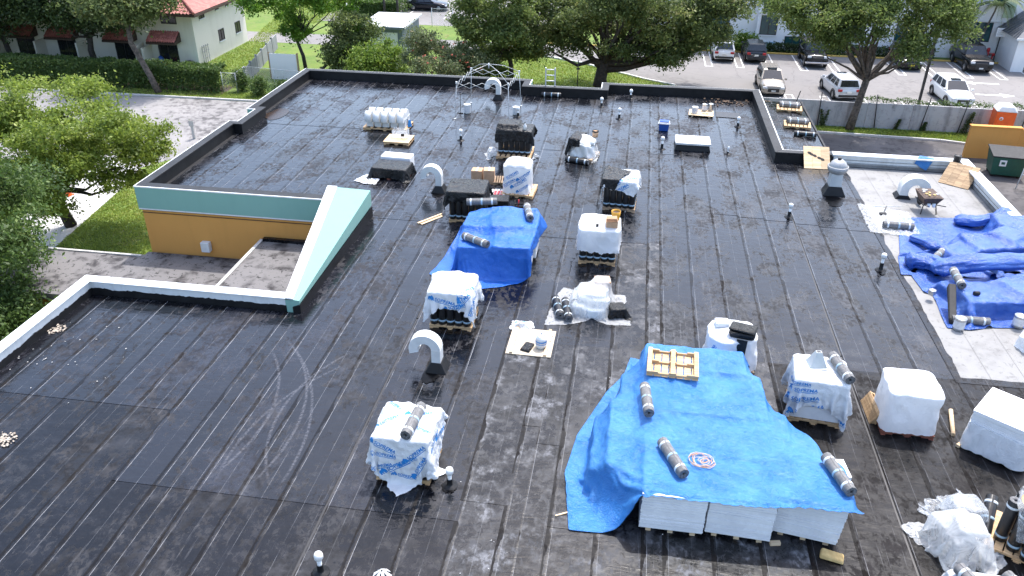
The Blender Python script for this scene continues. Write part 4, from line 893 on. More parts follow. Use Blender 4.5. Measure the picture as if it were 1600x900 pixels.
for k in range(15):
    a = 2*PI*k/15+.3*rnd.random(); L = 2.0+.5*rnd.random(); el = .9*rnd.random()+.1; V = []; Fq = []
    P0 = np.array((.8, 0, 4.9)); ax = np.array((math.cos(a), math.sin(a), 0)); sd_ = np.array((-math.sin(a), math.cos(a), 0))
    mb = MB(); pts = [P0+ax*L*s+np.array((0, 0, L*(el*s-1.15*s*s))) for s in [i/7 for i in range(8)]]
    mb.tube([tuple(p) for p in pts], [.02, .018, .016, .014, .012, .01, .008, .004], 4)
    for i in range(34):
        s = .1+.9*i/34; p = P0+ax*L*s+np.array((0, 0, L*(el*s-1.15*s*s))); ll = .55*math.sin(PI*min(1, s*.9+.1))+.08
        for sg in (-1, 1):
            q = p+sd_*sg*ll*.8+ax*ll*.45+np.array((0, 0, -.35*ll)); w = ax*.035
            mb.add([tuple(p-w), tuple(p+w), tuple(q)], [(0, 1, 2)])
    o = mb.build('frond', m_l_palm, pm); at = o.data.attributes.new('tone', 'FLOAT', 'FACE'); at.data.foreach_set('value', np.random.RandomState(k).uniform(.2, .9, len(o.data.polygons)).astype(np.float32))
tree('shrub', 'drooping palm-like shrub against the apartment wall left of the slender palm', (27.6, 77.2, GZ), [(27.4, 77.2, -1.6, 1.1, .8, 1.5)], m_l_palm, m_bark, [(27.6, 77.2, GZ, .1), (27.5, 77.2, -2.6, .08)], 60, 60, .5, .17, 4, cat='tree', asp=.2)
def lamp_post(x, y, h, lb):
    t = thing('lamp_post', lb, 'lamp post', (x, y, GZ))
    MB().box(-.08, -.08, 0, .08, .08, h).build('pole', m_iron, t); MB().box(-.2, -.2, 0, .2, .2, .12).build('base', m_kerb, t)
    MB().box(-.08, -.5, h, .08, .1, h+.1).build('arm', m_iron, t); MB().box(-.18, -.95, h, .18, -.45, h+.12).build('lamp_head', m_iron, t)
lamp_post(20.6, 61.6, 5.2, 'dark square lamp post rising behind the concrete wall into the tree')
t = thing('utility_pole', 'thin dark pole standing on the lawn left of the oak trunk', 'pole', (-4.2, 60.5, GZ)); MB().cyl((0, 0, 0), (0, 0, 2.6), .04, n=8).build('pole', m_iron, t); MB().box(-.12, -.03, 1.9, .14, .03, 2.02).build('bracket', m_iron, t)
for i, (x, lb) in enumerate(((-26.0, 'left one of two brown posts beyond the shed'), (-24.6, 'right one of two brown posts beyond the shed'))):
    simple('wooden_post', lb, 'post', MB().cyl((0, 0, 0), (0, 0, 3), .14, .12, 9), m_bark_d, (x, 83.5, GZ), group='brown posts beyond the shed')
simple('grey_pipe_post', 'thin pale post left of the shed at the top edge', 'post', MB().cyl((0, 0, 0), (0, 0, 3), .05, n=8), m_galv, (-27.5, 76.5, GZ))
# orange portable toilet, ochre bin enclosure, green wheeled bin
pt = thing('portable_toilet', 'orange portable toilet with white domed roof behind the ochre wall', 'portable toilet', (23.8, 55.2, GZ), -.12)
MB().box(-.58, -.58, 0, .58, .58, 1.98).build('cabin', m_orange, pt, .03)
MB().hexa([(-.64, -.64, 1.985), (.64, -.64, 1.985), (.64, .64, 1.985), (-.64, .64, 1.985), (-.38, -.5, 2.33), (.38, -.5, 2.33), (.38, .5, 2.33), (-.38, .5, 2.33)]).build('roof', m_white_paint, pt, .08, seg=3)
MB().box(-.46, -.61, .1, .46, -.585, 1.85).build('door', m_orange, pt)
em = MB().lathe([(.12, 0), (.12, .01), (0, .01)], 14, Matrix.Translation((-.25, -.612, 1.55)) @ Matrix.Rotation(PI/2, 4, 'X')).build('round_emblem', m_white_paint, pt)
MB().lathe([(.06, 0), (.06, .006), (0, .006)], 12, Matrix.Translation((-.25, -.624, 1.55)) @ Matrix.Rotation(PI/2, 4, 'X')).build('emblem_centre', m_orange, em)
en = thing('bin_enclosure', 'ochre masonry bin enclosure at the right edge with a metal gate', 'enclosure', (23, 48.5, GZ))
MB().box(-2.5, 2.7, 0, .35, 2.95, 2.0).build('wall', m_ochre, en); MB().hexa([(.351, 2.7, 0), (2.6, .9, 0), (2.76, 1.1, 0), (.351, 2.95, 0), (.351, 2.7, 2.0), (2.6, .9, 2.0), (2.76, 1.1, 2.0), (.351, 2.95, 2.0)]).build('wall', m_ochre, en)
MB().box(-2.55, 2.65, 2.001, .4, 3.0, 2.06).build('coping', m_ochre, en)
MB().box(-.2, -2.2, 0, 3.5, -1.95, 1.75).build('wall', m_ochre, en)
gt = MB(); 
for a, b in (((-1.4, -2.6, .15), (-1.1, -2.3, 1.75)), ((.6, -2.6, .15), (.6, -2.3, 1.75)), ((-1.1, -2.3, 1.75), (.6, -2.3, 1.75)), ((-1.25, -2.45, .95), (.6, -2.45, .95))): gt.cyl(a, b, .03, n=6)
gt.build('gate_frame', m_galv, en); MB().box(-.5, -2.45, .3, .5, -2.41, 1.6).build('gate_panel', m_galv, en)
wb = thing('wheeled_bin', 'dark green dumpster with black lid and white sticker inside the ochre enclosure', 'bin', (21.9, 48.6, GZ), -.12)
MB().hexa([(-.8, -.6, .15), (.8, -.6, .15), (.8, .6, .15), (-.8, .6, .15), (-.95, -.75, 1.25), (.95, -.75, 1.25), (.95, .75, 1.45), (-.95, .75, 1.45)]).build('body', m_bin, wb, .02)
MB().hexa([(-1.0, -.8, 1.255), (1.0, -.8, 1.255), (1.0, .8, 1.455), (-1.0, .8, 1.455), (-1.0, -.8, 1.32), (1.0, -.8, 1.32), (1.0, .8, 1.52), (-1.0, .8, 1.52)]).build('lid', m_rub, wb, .015)
st = MB().box(-.55, -.775, .75, -.2, -.72, 1.1).build('sticker', m_white_paint, wb); MB().box(-.47, -.785, .86, -.28, -.776, 1.0).build('sticker_mark', m_bin, st)
for sx in (-.7, .7):
    for sy in (-.45, .45): MB().lathe([(.0, -.04), (.1, -.04), (.1, .04), (0, .04)], 10, Matrix.Translation((sx, sy, .1)) @ Matrix.Rotation(PI/2, 4, 'X')).build('wheel', m_tyre, wb)
sp_ = thing('sign_stake', 'pale timber sign stake in the left car park beside the roof edge', 'stake', (-27.6, 46.2, GZ)); MB().box(-.09, -.06, 0, .09, .06, 1.0).build('post', m_kerb, sp_); MB().box(-.16, -.08, .85, .16, -.062, 1.2).build('plate', m_kerb, sp_)
for i, (x, y, lb) in enumerate(((-33.2, 47.6, 'orange traffic cone at the car park edge seen above the tree'), (-29.8, 36.5, 'orange traffic cone on the footpath under the tree'))):
    t = thing('traffic_cone', lb, 'traffic cone', (x, y, GZ)); MB().lathe([(.17, .03), (.03, .7), (0, .71)], 12).build('cone', m_orange, t); MB().box(-.2, -.2, 0, .2, .2, .03).build('base', m_orange, t)
    MB().lathe([(.125, .3), (.09, .45)], 12, Matrix.Translation((0, 0, 0)) @ Matrix.Scale(1.04, 4)).build('band', m_white_paint, t)
simple('manhole_cover', 'pale square utility cover in the grass by the ochre wall', 'cover', MB().box(-.35, -.28, 0, .35, .28, .05), m_kerb, (-21.2, 34.6, GZ), .2)
simple('concrete_pad', 'grey concrete pad at the foot of the ochre wall corner', 'pad', MB().box(-1.6, -.7, 0, 1.2, .7, .06), m_kerb, (-19.6, 30.4, GZ))
t = thing('ladder', 'aluminium ladder standing against the far parapet beside the lying roll', 'ladder', (-4.25, 42.05, GZ), 0, rot=(R(8), 0, 0))
for s in (-.24, .24): MB().box(s-.03, -.03, 0, s+.03, .03, 7.0).build('rail', m_frame, t)
for k in range(23): MB().cyl((-.22, 0, .3+k*.3), (.22, 0, .3+k*.3), .028, n=6).build('rung', m_frame, t)

# ------------------------------------------------------------------ cars
def car(name, label, loc, rz, pm_, kind='suv', L=4.6, Wd=1.86, H=1.66, plate=m_plate, roof_dark=False, rails=False):
    t = thing(name, label, 'car', loc, rz, 'parked cars'); w = Wd/2; h = H
    prof = dict(   # x (front +), belt height, half width factor, underside
        suv=[(.50, .60, .72, .34), (.485, .80, .86, .26), (.44, .93, .94, .2), (.30, 1.02, .99, .18), (.18, 1.06, 1, .18), (-.1, 1.08, 1, .18), (-.36, 1.10, .98, .2), (-.455, 1.08, .92, .24), (-.49, .92, .86, .3), (-.5, .62, .8, .36)],
        sedan=[(.50, .52, .72, .3), (.485, .68, .86, .24), (.43, .82, .94, .18), (.28, .90, .99, .16), (.18, .94, 1, .16), (-.15, .97, 1, .16), (-.34, .98, .98, .18), (-.455, .97, .92, .22), (-.49, .86, .86, .28), (-.5, .6, .8, .34)],
        jeep=[(.50, .62, .80, .42), (.49, 1.05, .86, .36), (.42, 1.12, .9, .34), (.2, 1.16, .94, .34), (.12, 1.18, 1, .34), (-.2, 1.18, 1, .34), (-.4, 1.18, 1, .34), (-.47, 1.18, .98, .36), (-.495, 1.15, .96, .4), (-.5, .65, .9, .44)],
        truck=[(.50, .66, .86, .4), (.49, 1.02, .92, .34), (.45, 1.14, .97, .3), (.30, 1.2, 1, .28), (.2, 1.22, 1, .28), (-.12, 1.24, 1, .28), (-.36, 1.24, 1, .28), (-.47, 1.24, .98, .3), (-.495, 1.16, .96, .34), (-.5, .7, .92, .42)])[kind]
    sec = []
    for fx, zb, fw_, z0 in prof:
        x = fx*L; a = w*fw_
        half = [(a*.80, z0), (a*.97, z0+.10), (a, z0+(zb-z0)*.45), (a*.985, zb-.14), (a*.93, zb-.02), (a*.5, zb+.03), (0, zb+.035)]
        ring = half+[(-y, z) for y, z in half[-2::-1]]
        sec.append([(x, y, z) for y, z in ring])
    n = len(sec[0]); mb = MB()
    mb.add([p for s in sec for p in s], [(i*n+j, i*n+j+1, (i+1)*n+j+1, (i+1)*n+j) for i in range(len(sec)-1) for j in range(n-1)]+[tuple(range(n-1, -1, -1)), tuple((len(sec)-1)*n+j for j in range(n))], True)
    body = mb.build('body', pm_, t); sb = body.modifiers.new('s', 'SUBSURF'); sb.levels = 1; sb.render_levels = 1
    gh = dict(suv=(.22, .06, -.40, -.475, 1.04), sedan=(.20, .04, -.24, -.38, .93), jeep=(.14, .085, -.46, -.475, 1.15), truck=(.17, .07, -.30, -.37, 1.2))[kind]
    if kind == 'truck' and L < 5.3: gh = (.17, .07, -.42, -.47, 1.2)
    xa, xb, xc, xd, zb = [v*L for v in gh[:4]]+[gh[4]]; yb, yt = w*.93, w*(.72 if kind != 'jeep' else .84); zt = h-.03
    lo = [(xa, yb, zb), (xa, -yb, zb), (xd, -yb, zb), (xd, yb, zb)]; hi = [(xb, yt, zt), (xb, -yt, zt), (xc, -yt, zt), (xc, yt, zt)]
    cb = MB().hexa([lo[0], lo[3], lo[2], lo[1], hi[0], hi[3], hi[2], hi[1]]); cab = cb.build('cabin', m_black_trim if kind == 'jeep' else pm_, t, .05, seg=2)
    MB().hexa([(xb-.05, yt-.06, zt-.01), (xc+.05, yt-.06, zt-.01), (xc+.05, -yt+.06, zt-.01), (xb-.05, -yt+.06, zt-.01), (xb-.2, yt-.14, zt+.03), (xc+.2, yt-.14, zt+.03), (xc+.2, -yt+.14, zt+.03), (xb-.2, -yt+.14, zt+.03)]).build('roof', m_black_trim if roof_dark or kind == 'jeep' else pm_, t, .02)
    def pane(nm, a, b, c, d, m0=.05, m1=.05, t0=.08, t1=.1, mat=m_wglass):
        a, b, c, d = map(Vector, (a, b, c, d)); bi = lambda u, v: (a*(1-u)+b*u)*(1-v)+(d*(1-u)+c*u)*v
        nr = (b-a).cross(d-a).normalized()*.012; q = [bi(m0, t0), bi(1-m1, t0), bi(1-m1, 1-t1), bi(m0, 1-t1)]
        MB().hexa([tuple(p-nr*.5) for p in q]+[tuple(p+nr) for p in q]).build(nm, mat, t)
    pane('windscreen', lo[1], lo[0], hi[0], hi[1], .06, .06, .04, .07); pane('rear_window', lo[3], lo[2], hi[2], hi[3], .08, .08, .12, .14)
    for sgn in (1, -1):
        A, B, C_, D = (lo[0], lo[3], hi[3], hi[0]) if sgn > 0 else (lo[1], lo[2], hi[2], hi[1])
        A, B, C_, D = map(Vector, (A, B, C_, D))
        for (u0, u1) in ((.07, .36), (.39, .66), (.69, .93)):
            p = [A.lerp(B, u0), A.lerp(B, u1), D.lerp(C_, u1), D.lerp(C_, u0)]
            if sgn > 0: p = [p[1], p[0], p[3], p[2]]
            pane('side_window', *[tuple(q) for q in p], .02, .02, .08, .12)
        MB().box(xa-.12, sgn*w*.97 if sgn > 0 else -w*1.1-.06, zb, xa+.04, sgn*w*1.1+.06 if sgn > 0 else -w*.97, zb+.15).build('mirror', pm_, t, .03)
        fz = prof[1][1]
        MB().box(L*.455, sgn*w*.52 if sgn > 0 else -w*.86, fz-.16, L*.492, sgn*w*.86 if sgn > 0 else -w*.52, fz+.0).build('headlight', m_lamp_g, t, .02)
        MB().box(-L*.5+.005, sgn*w*.55 if sgn > 0 else -w*.88, prof[-2][1]-.16, -L*.462, sgn*w*.88 if sgn > 0 else -w*.55, prof[-2][1]+.02).build('tail_light', m_tail, t, .02)
        if rails: MB().box(xc+.2, sgn*(yt-.06)-.02, zt+.03, xb-.2, sgn*(yt-.06)+.02, zt+.08).build('roof_rail', m_galv, t)
        for fx in (.31, -.3):
            R0 = .36 if kind in ('suv', 'sedan') else .42
            wh = MB().lathe([(.0, -.1), (R0*.95, -.1), (R0, -.06), (R0, .06), (R0*.95, .1), (R0*.66, .11), (R0*.66, .07)], 22, Matrix.Translation((fx*L, sgn*(w-.10), R0)) @ Matrix.Rotation(-sgn*PI/2, 4, 'X')).build('tyre', m_tyre, t)
            MB().lathe([(R0*.66, .06), (R0*.5, .085), (R0*.2, .09), (0, .10)], 22, Matrix.Translation((fx*L, sgn*(w-.10), R0)) @ Matrix.Rotation(-sgn*PI/2, 4, 'X')).build('rim', m_rim, wh)
            MB().tube([(fx*L+math.cos(a)*(R0+.05), sgn*(w*.985), R0+math.sin(a)*(R0+.05)) for a in [PI*k/10 for k in range(11)]], .035, 5).build('wheel_arch', m_black_trim, t)
    MB().box(L*.478, -w*.45, .42, L*.502, w*.45, prof[1][1]-.1).build('grille', m_black_trim, t, .02)
    MB().box(-L*.506, -w*.82, .38, -L*.49, w*.82, .55).build('rear_bumper', m_black_trim, t, .02)
    MB().box(L*.50, -.16, .46, L*.508, .16, .57).build('number_plate', plate, t); MB().box(-L*.513, -.16, .66, -L*.5, .16, .78).build('number_plate', m_plate, t)
    if kind == 'jeep':
        MB().box(L*.47, -w*.98, .46, L*.53, w*.98, .6).build('front_bumper', m_chrome, t, .02)
        MB().lathe([(0, -.1), (.36, -.1), (.38, 0), (.36, .1), (0, .1)], 18, Matrix.Translation((-L*.53, 0, 1.0)) @ Matrix.Rotation(PI/2, 4, 'Y')).build('spare_wheel', m_tyre, t)
    if kind in ('suv',) and not roof_dark: MB().box(-.15, -.36, zt+.031, .55*1.0-.25, .36, zt+.036).build('sunroof', m_wglass, t)
    return t
N, S = PI/2, -PI/2      # nose away from / towards the camera
car('parked_car', 'white estate car with roof rails parked tail-on under the oak branches', (7.5, 74.6, GZ+.008), N, m_car_white, 'suv', 4.5, 1.86, 1.68, rails=True, roof_dark=True)
car('parked_car', 'charcoal hatchback parked tail-on beside the white estate car', (10.2, 74.6, GZ+.008), N, m_car_dk, 'suv', 4.3, 1.8, 1.6)
car('parked_car', 'black boxy off-roader with bright bumper parked nose-out under the street tree', (15.1, 73.9, GZ+.008), S, m_car_black, 'jeep', 4.5, 1.9, 1.86)
car('parked_car', 'black car with yellow plate parked nose-out behind the lamp post', (22.9, 74.6, GZ+.008), S, m_car_black, 'suv', 4.7, 1.9, 1.66, m_plate_y)
car('parked_car', 'big black pickup-like vehicle parked nose-out near the arched entrance', (28.3, 74.9, GZ+.008), S, m_car_black, 'truck', 5.3, 2.05, 1.92)
car('parked_car', 'champagne car with sunroof parked nose towards the roof corner', (10.4, 64.6, GZ+.008), S, m_car_beige, 'suv', 4.6, 1.84, 1.66)
car('parked_car', 'silver crossover parked tail-on behind the street tree trunk', (15.5, 64.3, GZ+.008), N+.12, m_car_silver, 'suv', 4.5, 1.84, 1.62)
car('parked_car', 'white car with sunroof parked nose towards the concrete wall', (23.5, 64.0, GZ+.008), S+.06, m_car_white, 'suv', 4.6, 1.86, 1.64)
car('parked_car', 'dark navy saloon parked side-on beyond the shed at the top edge', (-23.2, 90.3, GZ+.008), 0, m_car_navy, 'sedan', 4.7, 1.84, 1.46)

# ------------------------------------------------------------------ cloth: position based sheets falling over boxes
def drape(P, boxes, steps=110, it=7, ground=0.02, thick=.018, stiff=1.0, bend=.12, fric=.55, dt=1/50, pins=None, damp=.985, slope=None, grav=4.5):
    "P: (ny, nx, 3) start; boxes: (cx, cy, hx, hy, z0, z1, rz); returns the rested sheet"
    X = P.copy(); Vv = np.zeros_like(X)
    def rest(a, b): return np.linalg.norm(P0[a]-P0[b], axis=-1)
    P0 = slope if slope is not None else P
    S = np.s_; C = []
    def pair(a, b, k): C.append((a, b, np.linalg.norm(P0[a]-P0[b], axis=-1)[..., None], k))
    for o in (0, 1):
        pair(S[:, o:-1:2], S[:, o+1::2], stiff); pair(S[o:-1:2, :], S[o+1::2, :], stiff)
        pair(S[o:-1:2, :-1], S[o+1::2, 1:], stiff*.6); pair(S[o:-1:2, 1:], S[o+1::2, :-1], stiff*.6)
    for o in (0, 1, 2, 3):
        pair(S[:, o:-2:4], S[:, o+2::4], bend); pair(S[o:-2:4, :], S[o+2::4, :], bend)
    C2 = []
    for a, b, r, k in C:
        A, B = X[a], X[b]; ny = min(A.shape[0], B.shape[0]); nx = min(A.shape[1], B.shape[1]); C2.append((a, b, r[:ny, :nx], k, ny, nx))
    for st in range(steps):
        Vv[..., 2] -= grav*dt; Vv *= damp; old = X.copy(); X = X+Vv*dt
        for _ in range(it):
            for a, b, r, k, ny, nx in C2:
                A = X[a][:ny, :nx]; B = X[b][:ny, :nx]; d = B-A; L = np.sqrt((d*d).sum(-1, keepdims=True))+1e-9
                e = d*((L-r)/L*.5*k); A += e; B -= e
            if pins is not None: X[pins] = P[pins]
            hit = np.zeros(X.shape[:2], bool)
            for (cx, cy, hx, hy, z0, z1, rz) in boxes:
                c, s = math.cos(rz), math.sin(rz); dx, dy = X[..., 0]-cx, X[..., 1]-cy
                lx, ly = c*dx+s*dy, -s*dx+c*dy; px, py, pz = hx+thick-np.abs(lx), hy+thick-np.abs(ly), z1+thick-X[..., 2]
                ins = (px > 0) & (py > 0) & (pz > 0) & (X[..., 2] > z0-.05)
                if not ins.any(): continue
                m = np.minimum(np.minimum(px, py), pz*.8)
                uz = ins & (pz*.8 <= m+1e-9); ux = ins & ~uz & (px <= m+1e-9); uy = ins & ~uz & ~ux
                X[..., 2] = np.where(uz, z1+thick, X[..., 2])
                nlx = np.where(ux, np.sign(lx)*(hx+thick), lx); nly = np.where(uy, np.sign(ly)*(hy+thick), ly)
                mv = ux | uy
                X[..., 0] = np.where(mv, cx+c*nlx-s*nly, X[..., 0]); X[..., 1] = np.where(mv, cy+s*nlx+c*nly, X[..., 1]); hit |= ins
            g = X[..., 2] < ground; X[..., 2] = np.where(g, ground, X[..., 2]); hit |= g
        Vv = (X-old)/dt; Vv[hit] *= (1-fric)
        sp = np.linalg.norm(Vv, axis=-1, keepdims=True); Vv *= np.minimum(1, 4.0/(sp+1e-6))
    return X
def flat(x0, x1, y0, y1, z, nx, ny, rz=0, wob=.02, seed=0, quad=None, squeeze=1.0):
    r = np.random.RandomState(seed); u = np.linspace(0, 1, nx)[None, :, None]; v = np.linspace(0, 1, ny)[:, None, None]
    q = quad or [(x0, y0), (x1, y0), (x1, y1), (x0, y1)]; a, b, c, d = [np.array(p, float) for p in q]
    if rz:
        m = (a+c)/2; Rm = np.array([[math.cos(rz), -math.sin(rz)], [math.sin(rz), math.cos(rz)]]); a, b, c, d = [m+Rm @ (p-m) for p in (a, b, c, d)]
    XY = (a*(1-u)+b*u)*(1-v)+(d*(1-u)+c*u)*v
    Z = np.full((ny, nx, 1), z)+wob*r.normal(size=(ny, nx, 1))
    w = r.uniform(0, 6, 6)
    Z = Z+wob*2*(np.sin(u*17+w[0]+3*v)+np.sin(v*15+w[1]+2*u)+np.sin(u*7-v*9+w[2]))
    return np.concatenate([XY+0*Z, Z], 2)
def squeeze(P, s, cx, cy):
    Q = P.copy(); Q[..., 0] = cx+(Q[..., 0]-cx)*s; Q[..., 1] = cy+(Q[..., 1]-cy)*s; return Q
def cloth_obj(name, X, mat, label, cat, thick=.004, sub=1, group=None, parent=None, crumple=0, cs=3.0):
    if crumple:         # small sharp creases pressed into the sheet
        du = np.gradient(X, axis=1); dv = np.gradient(X, axis=0); nn = np.cross(du, dv); nn /= np.linalg.norm(nn, axis=-1, keepdims=True)+1e-9
        h = np.array([-abs(noise.noise((p[0]*cs, p[1]*cs, p[2]*cs)))*1.3-abs(noise.noise((p[0]*cs*2.3+7, p[1]*cs*2.3, p[2]*cs*2.3)))*.7-abs(noise.noise((p[0]*cs*5.1, p[1]*cs*5.1+3, p[2]*cs*5.1)))*.55 for p in X.reshape(-1, 3)]).reshape(X.shape[:2])
        sg = 1 if nn[..., 2].mean() > 0 else -1; X = X+nn*(h+.55)[..., None]*crumple*sg
    X = X.copy(); X[..., 2] = np.maximum(X[..., 2], .026)
    c = X.reshape(-1, 3); org = (float(c[:, 0].mean()), float(c[:, 1].mean()), float(c[:, 2].min()))
    mb = MB().grid(X-np.array(org)); o = mb.build(name, mat); o.location = org
    if sub: m = o.modifiers.new('s', 'SUBSURF'); m.levels = sub; m.render_levels = sub
    m = o.modifiers.new('t', 'SOLIDIFY'); m.thickness = thick; m.offset = 1
    return tag(o, label, cat, group)
def ragged_edge(X, amt, seed):
    "pull the hem in and out so that it reads torn"
    r = np.random.RandomState(seed)
    for sl, inn in ((np.s_[0], np.s_[1]), (np.s_[-1], np.s_[-2]), (np.s_[:, 0], np.s_[:, 1]), (np.s_[:, -1], np.s_[:, -2])):
        n = X[sl].shape[0]; k = np.convolve(r.uniform(-1, 1, n+6), np.ones(3)/3, 'same')[3:-3][:, None]*amt; X[sl] = X[sl]+(X[sl]-X[inn])*k
    return X
# --- print: bold word with a mammoth-like emblem and underline, laid on the sheet by casting onto it
def text_mesh(s):
    cu = bpy.data.curves.new('t', 'FONT'); cu.body = s; cu.offset = .022; cu.shear = .15; cu.resolution_u = 2; cu.size = 1; cu.align_x = 'CENTER'
    o = bpy.data.objects.new('t', cu); col.objects.link(o); dg = bpy.context.evaluated_depsgraph_get(); me = bpy.data.meshes.new_from_object(o.evaluated_get(dg))
    bm = bmesh.new(); bm.from_mesh(me); bmesh.ops.triangulate(bm, faces=bm.faces); bmesh.ops.subdivide_edges(bm, edges=[e for e in bm.edges if e.calc_length() > .25], cuts=1)
    bmesh.ops.triangulate(bm, faces=bm.faces)
    v = [(p.co.x, p.co.y) for p in bm.verts]; bm.verts.index_update(); f = [tuple(q.index for q in p.verts) for p in bm.faces]; bm.free()
    bpy.data.objects.remove(o); bpy.data.curves.remove(cu); bpy.data.meshes.remove(me); return v, f
WORD = text_mesh('SOPREMA')
EMB = [(-.55, 0), (-.40, 0), (-.37, .32), (-.2, .3), (-.14, 0), (.02, 0), (.06, .34), (.24, .3), (.27, 0), (.42, 0), (.47, .45), (.62, .28), (.66, .05), (.78, .06), (.76, .4), (.62, .72), (.42, .86), (.28, 1.02), (.08, .98), (-.05, .82), (-.35, .8), (-.56, .6)]
def prints(cover, spots, mat=None, size=.15):
    bpy.context.view_layer.update()
    dg = bpy.context.evaluated_depsgraph_get(); ev = cover.evaluated_get(dg); me = ev.to_mesh()
    mw = cover.matrix_world; bvh = BVHTree.FromPolygons([mw @ v.co for v in me.vertices], [tuple(p.vertices) for p in me.polygons]); ev.to_mesh_clear()
    mb = MB()
    for (o, nrm, ang, sc) in spots:
        o = Vector(o); nrm = Vector(nrm).normalized(); r0 = Vector((0, 0, 1)).cross(nrm)
        r0 = r0.normalized() if r0.length > .1 else Vector((1, 0, 0)); u0 = nrm.cross(r0)
        r1 = r0*math.cos(ang)+u0*math.sin(ang); u1 = -r0*math.sin(ang)+u0*math.cos(ang); s = size*sc
        shapes = [(WORD[0], WORD[1])]
        n = 24; shapes.append(([(-2.0+4.1*i/n, y) for i in range(n+1) for y in (-.28, -.16)], [(2*i, 2*i+2, 2*i+3, 2*i+1) for i in range(n)]))
        k = len(EMB); cx, cy = -.02, .55; shapes.append(([(x*.95-3.0, y*1.15-.2) for x, y in EMB]+[(cx-3.0, cy*1.15-.2)], [(i, (i+1) % k, k) for i in range(k)]))
        for vs_, fs in shapes:
            hit = []
            for x, y in vs_:
                p = o+r1*(x*s)+u1*(y*s)+nrm*.45; loc, n_, _, _ = bvh.ray_cast(p, -nrm, .95)
                hit.append(None if loc is None else tuple(loc+(n_ if n_.dot(nrm) > 0 else -n_)*.006))
            keep = []
            for f in fs:
                if any(hit[i] is None for i in f): continue
                q = [Vector(hit[i]) for i in f]; d0 = max(((Vector(vs_[f[i]])-Vector(vs_[f[i-1]])).length*s for i in range(len(f))))
                if max((q[i]-q[i-1]).length for i in range(len(f))) < d0*2.2+.02: keep.append(f)
            ids = sorted({i for f in keep for i in f}); mp = {i: j for j, i in enumerate(ids)}
            if keep: mb.add([hit[i] for i in ids], [tuple(mp[i] for i in f) for f in keep])
    if mb.v:
        inv = mw.inverted(); mb.v = [tuple(inv @ Vector(v)) for v in mb.v]
        ob = mb.build('printed_lettering', mat or m_print, cover); ob['label'] = 'blue printed SOPREMA lettering with emblem'; ob['kind'] = 'stuff'
# --- fitted plastic hood over a block
def hood(name, label, c, hx, hy, z0, z1, rz=0, seed=0, flare=.03, rag=.06, lump=.03, mat=None, crown=.06, cat='plastic cover', rnd_=6.0):
    N_, M_ = 128, 26; rr = np.random.RandomState(seed); V = []
    def ring(t, f, z, amp):
        cs, sn = math.cos(t), math.sin(t); k = (abs(cs)**rnd_+abs(sn)**rnd_)**(-1/rnd_)
        x, y = hx*f*k*cs, hy*f*k*sn
        q = (x*2.1+seed*7, y*2.1, z*1.6); d = noise.noise(q)*lump+noise.noise((x*6+seed, y*6, z*3))*lump*.55+abs(noise.noise((x*3.3+z*1.5, y*3.3-seed, z*2.2)))*-lump*1.1
        return x*(1+d*amp/hx), y*(1+d*amp/hy), z+noise.noise((x*3, y*3+seed, 5))*lump*.5*(1 if z > z1-.15 else .3)
    rows = []
    for j in range(M_+1):
        s = j/M_; z = z0+(z1-z0-.05)*s
        row = []
        for i in range(N_):
            t = 2*PI*i/N_; zz = z
            if j == 0: zz = z0+rag*(noise.noise((math.cos(t)*3+seed, math.sin(t)*3, 1))+.8*noise.noise((math.cos(t)*11, math.sin(t)*11+seed, 2)))
            row.append(ring(t, 1+flare*(1-s)**2*(1+.8*noise.noise((math.cos(t)*4, math.sin(t)*4, seed+3))), zz, 1))
        rows.append(row)
    for f, dz in ((.985, -.02), (.95, .0), (.88, .012), (.75, .02), (.58, .03), (.4, .04), (.2, .05), (.02, .055)):
        rows.append([ring(2*PI*i/N_, f, z1+dz*crown/.055-.012, f) for i in range(N_)])
    mb = MB(); k = len(rows)
    mb.add([p for r_ in rows for p in r_], [(j*N_+i, j*N_+(i+1) % N_, (j+1)*N_+(i+1) % N_, (j+1)*N_+i) for j in range(k-1) for i in range(N_)], True)
    mb.f.append(tuple((k-1)*N_+i for i in range(N_))); mb.s.append(True)
    o = mb.build(name, mat or m_wrap); o.location = (c[0], c[1], 0); o.rotation_euler = (0, 0, rz)
    return tag(o, label, cat)

# ------------------------------------------------------------------ membrane rolls
def roll_proto(mat, bands, L=1.0, r=.115):
    t = thing('membrane_roll', 'grey slate membrane roll', 'roll')
    prof = [(.028, -L/2+.03), (.034, -L/2), (r*.55, -L/2+.004), (r*.8, -L/2-.003), (r-.004, -L/2), (r, -L/2+.008), (r*.995, 0), (r, L/2-.008), (r-.004, L/2), (r*.8, L/2+.003), (r*.55, L/2-.004), (.034, L/2), (.028, L/2-.03)]
    Mx = Matrix.Translation((0, 0, r)) @ Matrix.Rotation(PI/2, 4, 'Y')
    mb = MB().lathe(prof[4:9], 26, Mx); mb.build('sheet_coil', mat, t)
    for sg in (0, 1): MB().lathe(prof[0:5] if sg == 0 else prof[8:], 26, Mx).build('coil_end', m_roll_end, t)
    MB().box(-L/2+.004, -.02, 2*r-.004, L/2-.004, .012, 2*r+.006).build('loose_edge', mat, t)
    for x, m in bands: MB().lathe([(r+.002, x-.028), (r+.005, x-.026), (r+.005, x+.026), (r+.002, x+.028)], 26, Mx).build('tape_band', m, t)
    return t
RG = roll_proto(m_roll, [(-.36, m_band), (.0, m_band_blue), (.34, m_band)]); RB = roll_proto(m_roll_blk, [(-.34, m_band), (.02, m_band_blue), (.36, m_band)])
_used = set()
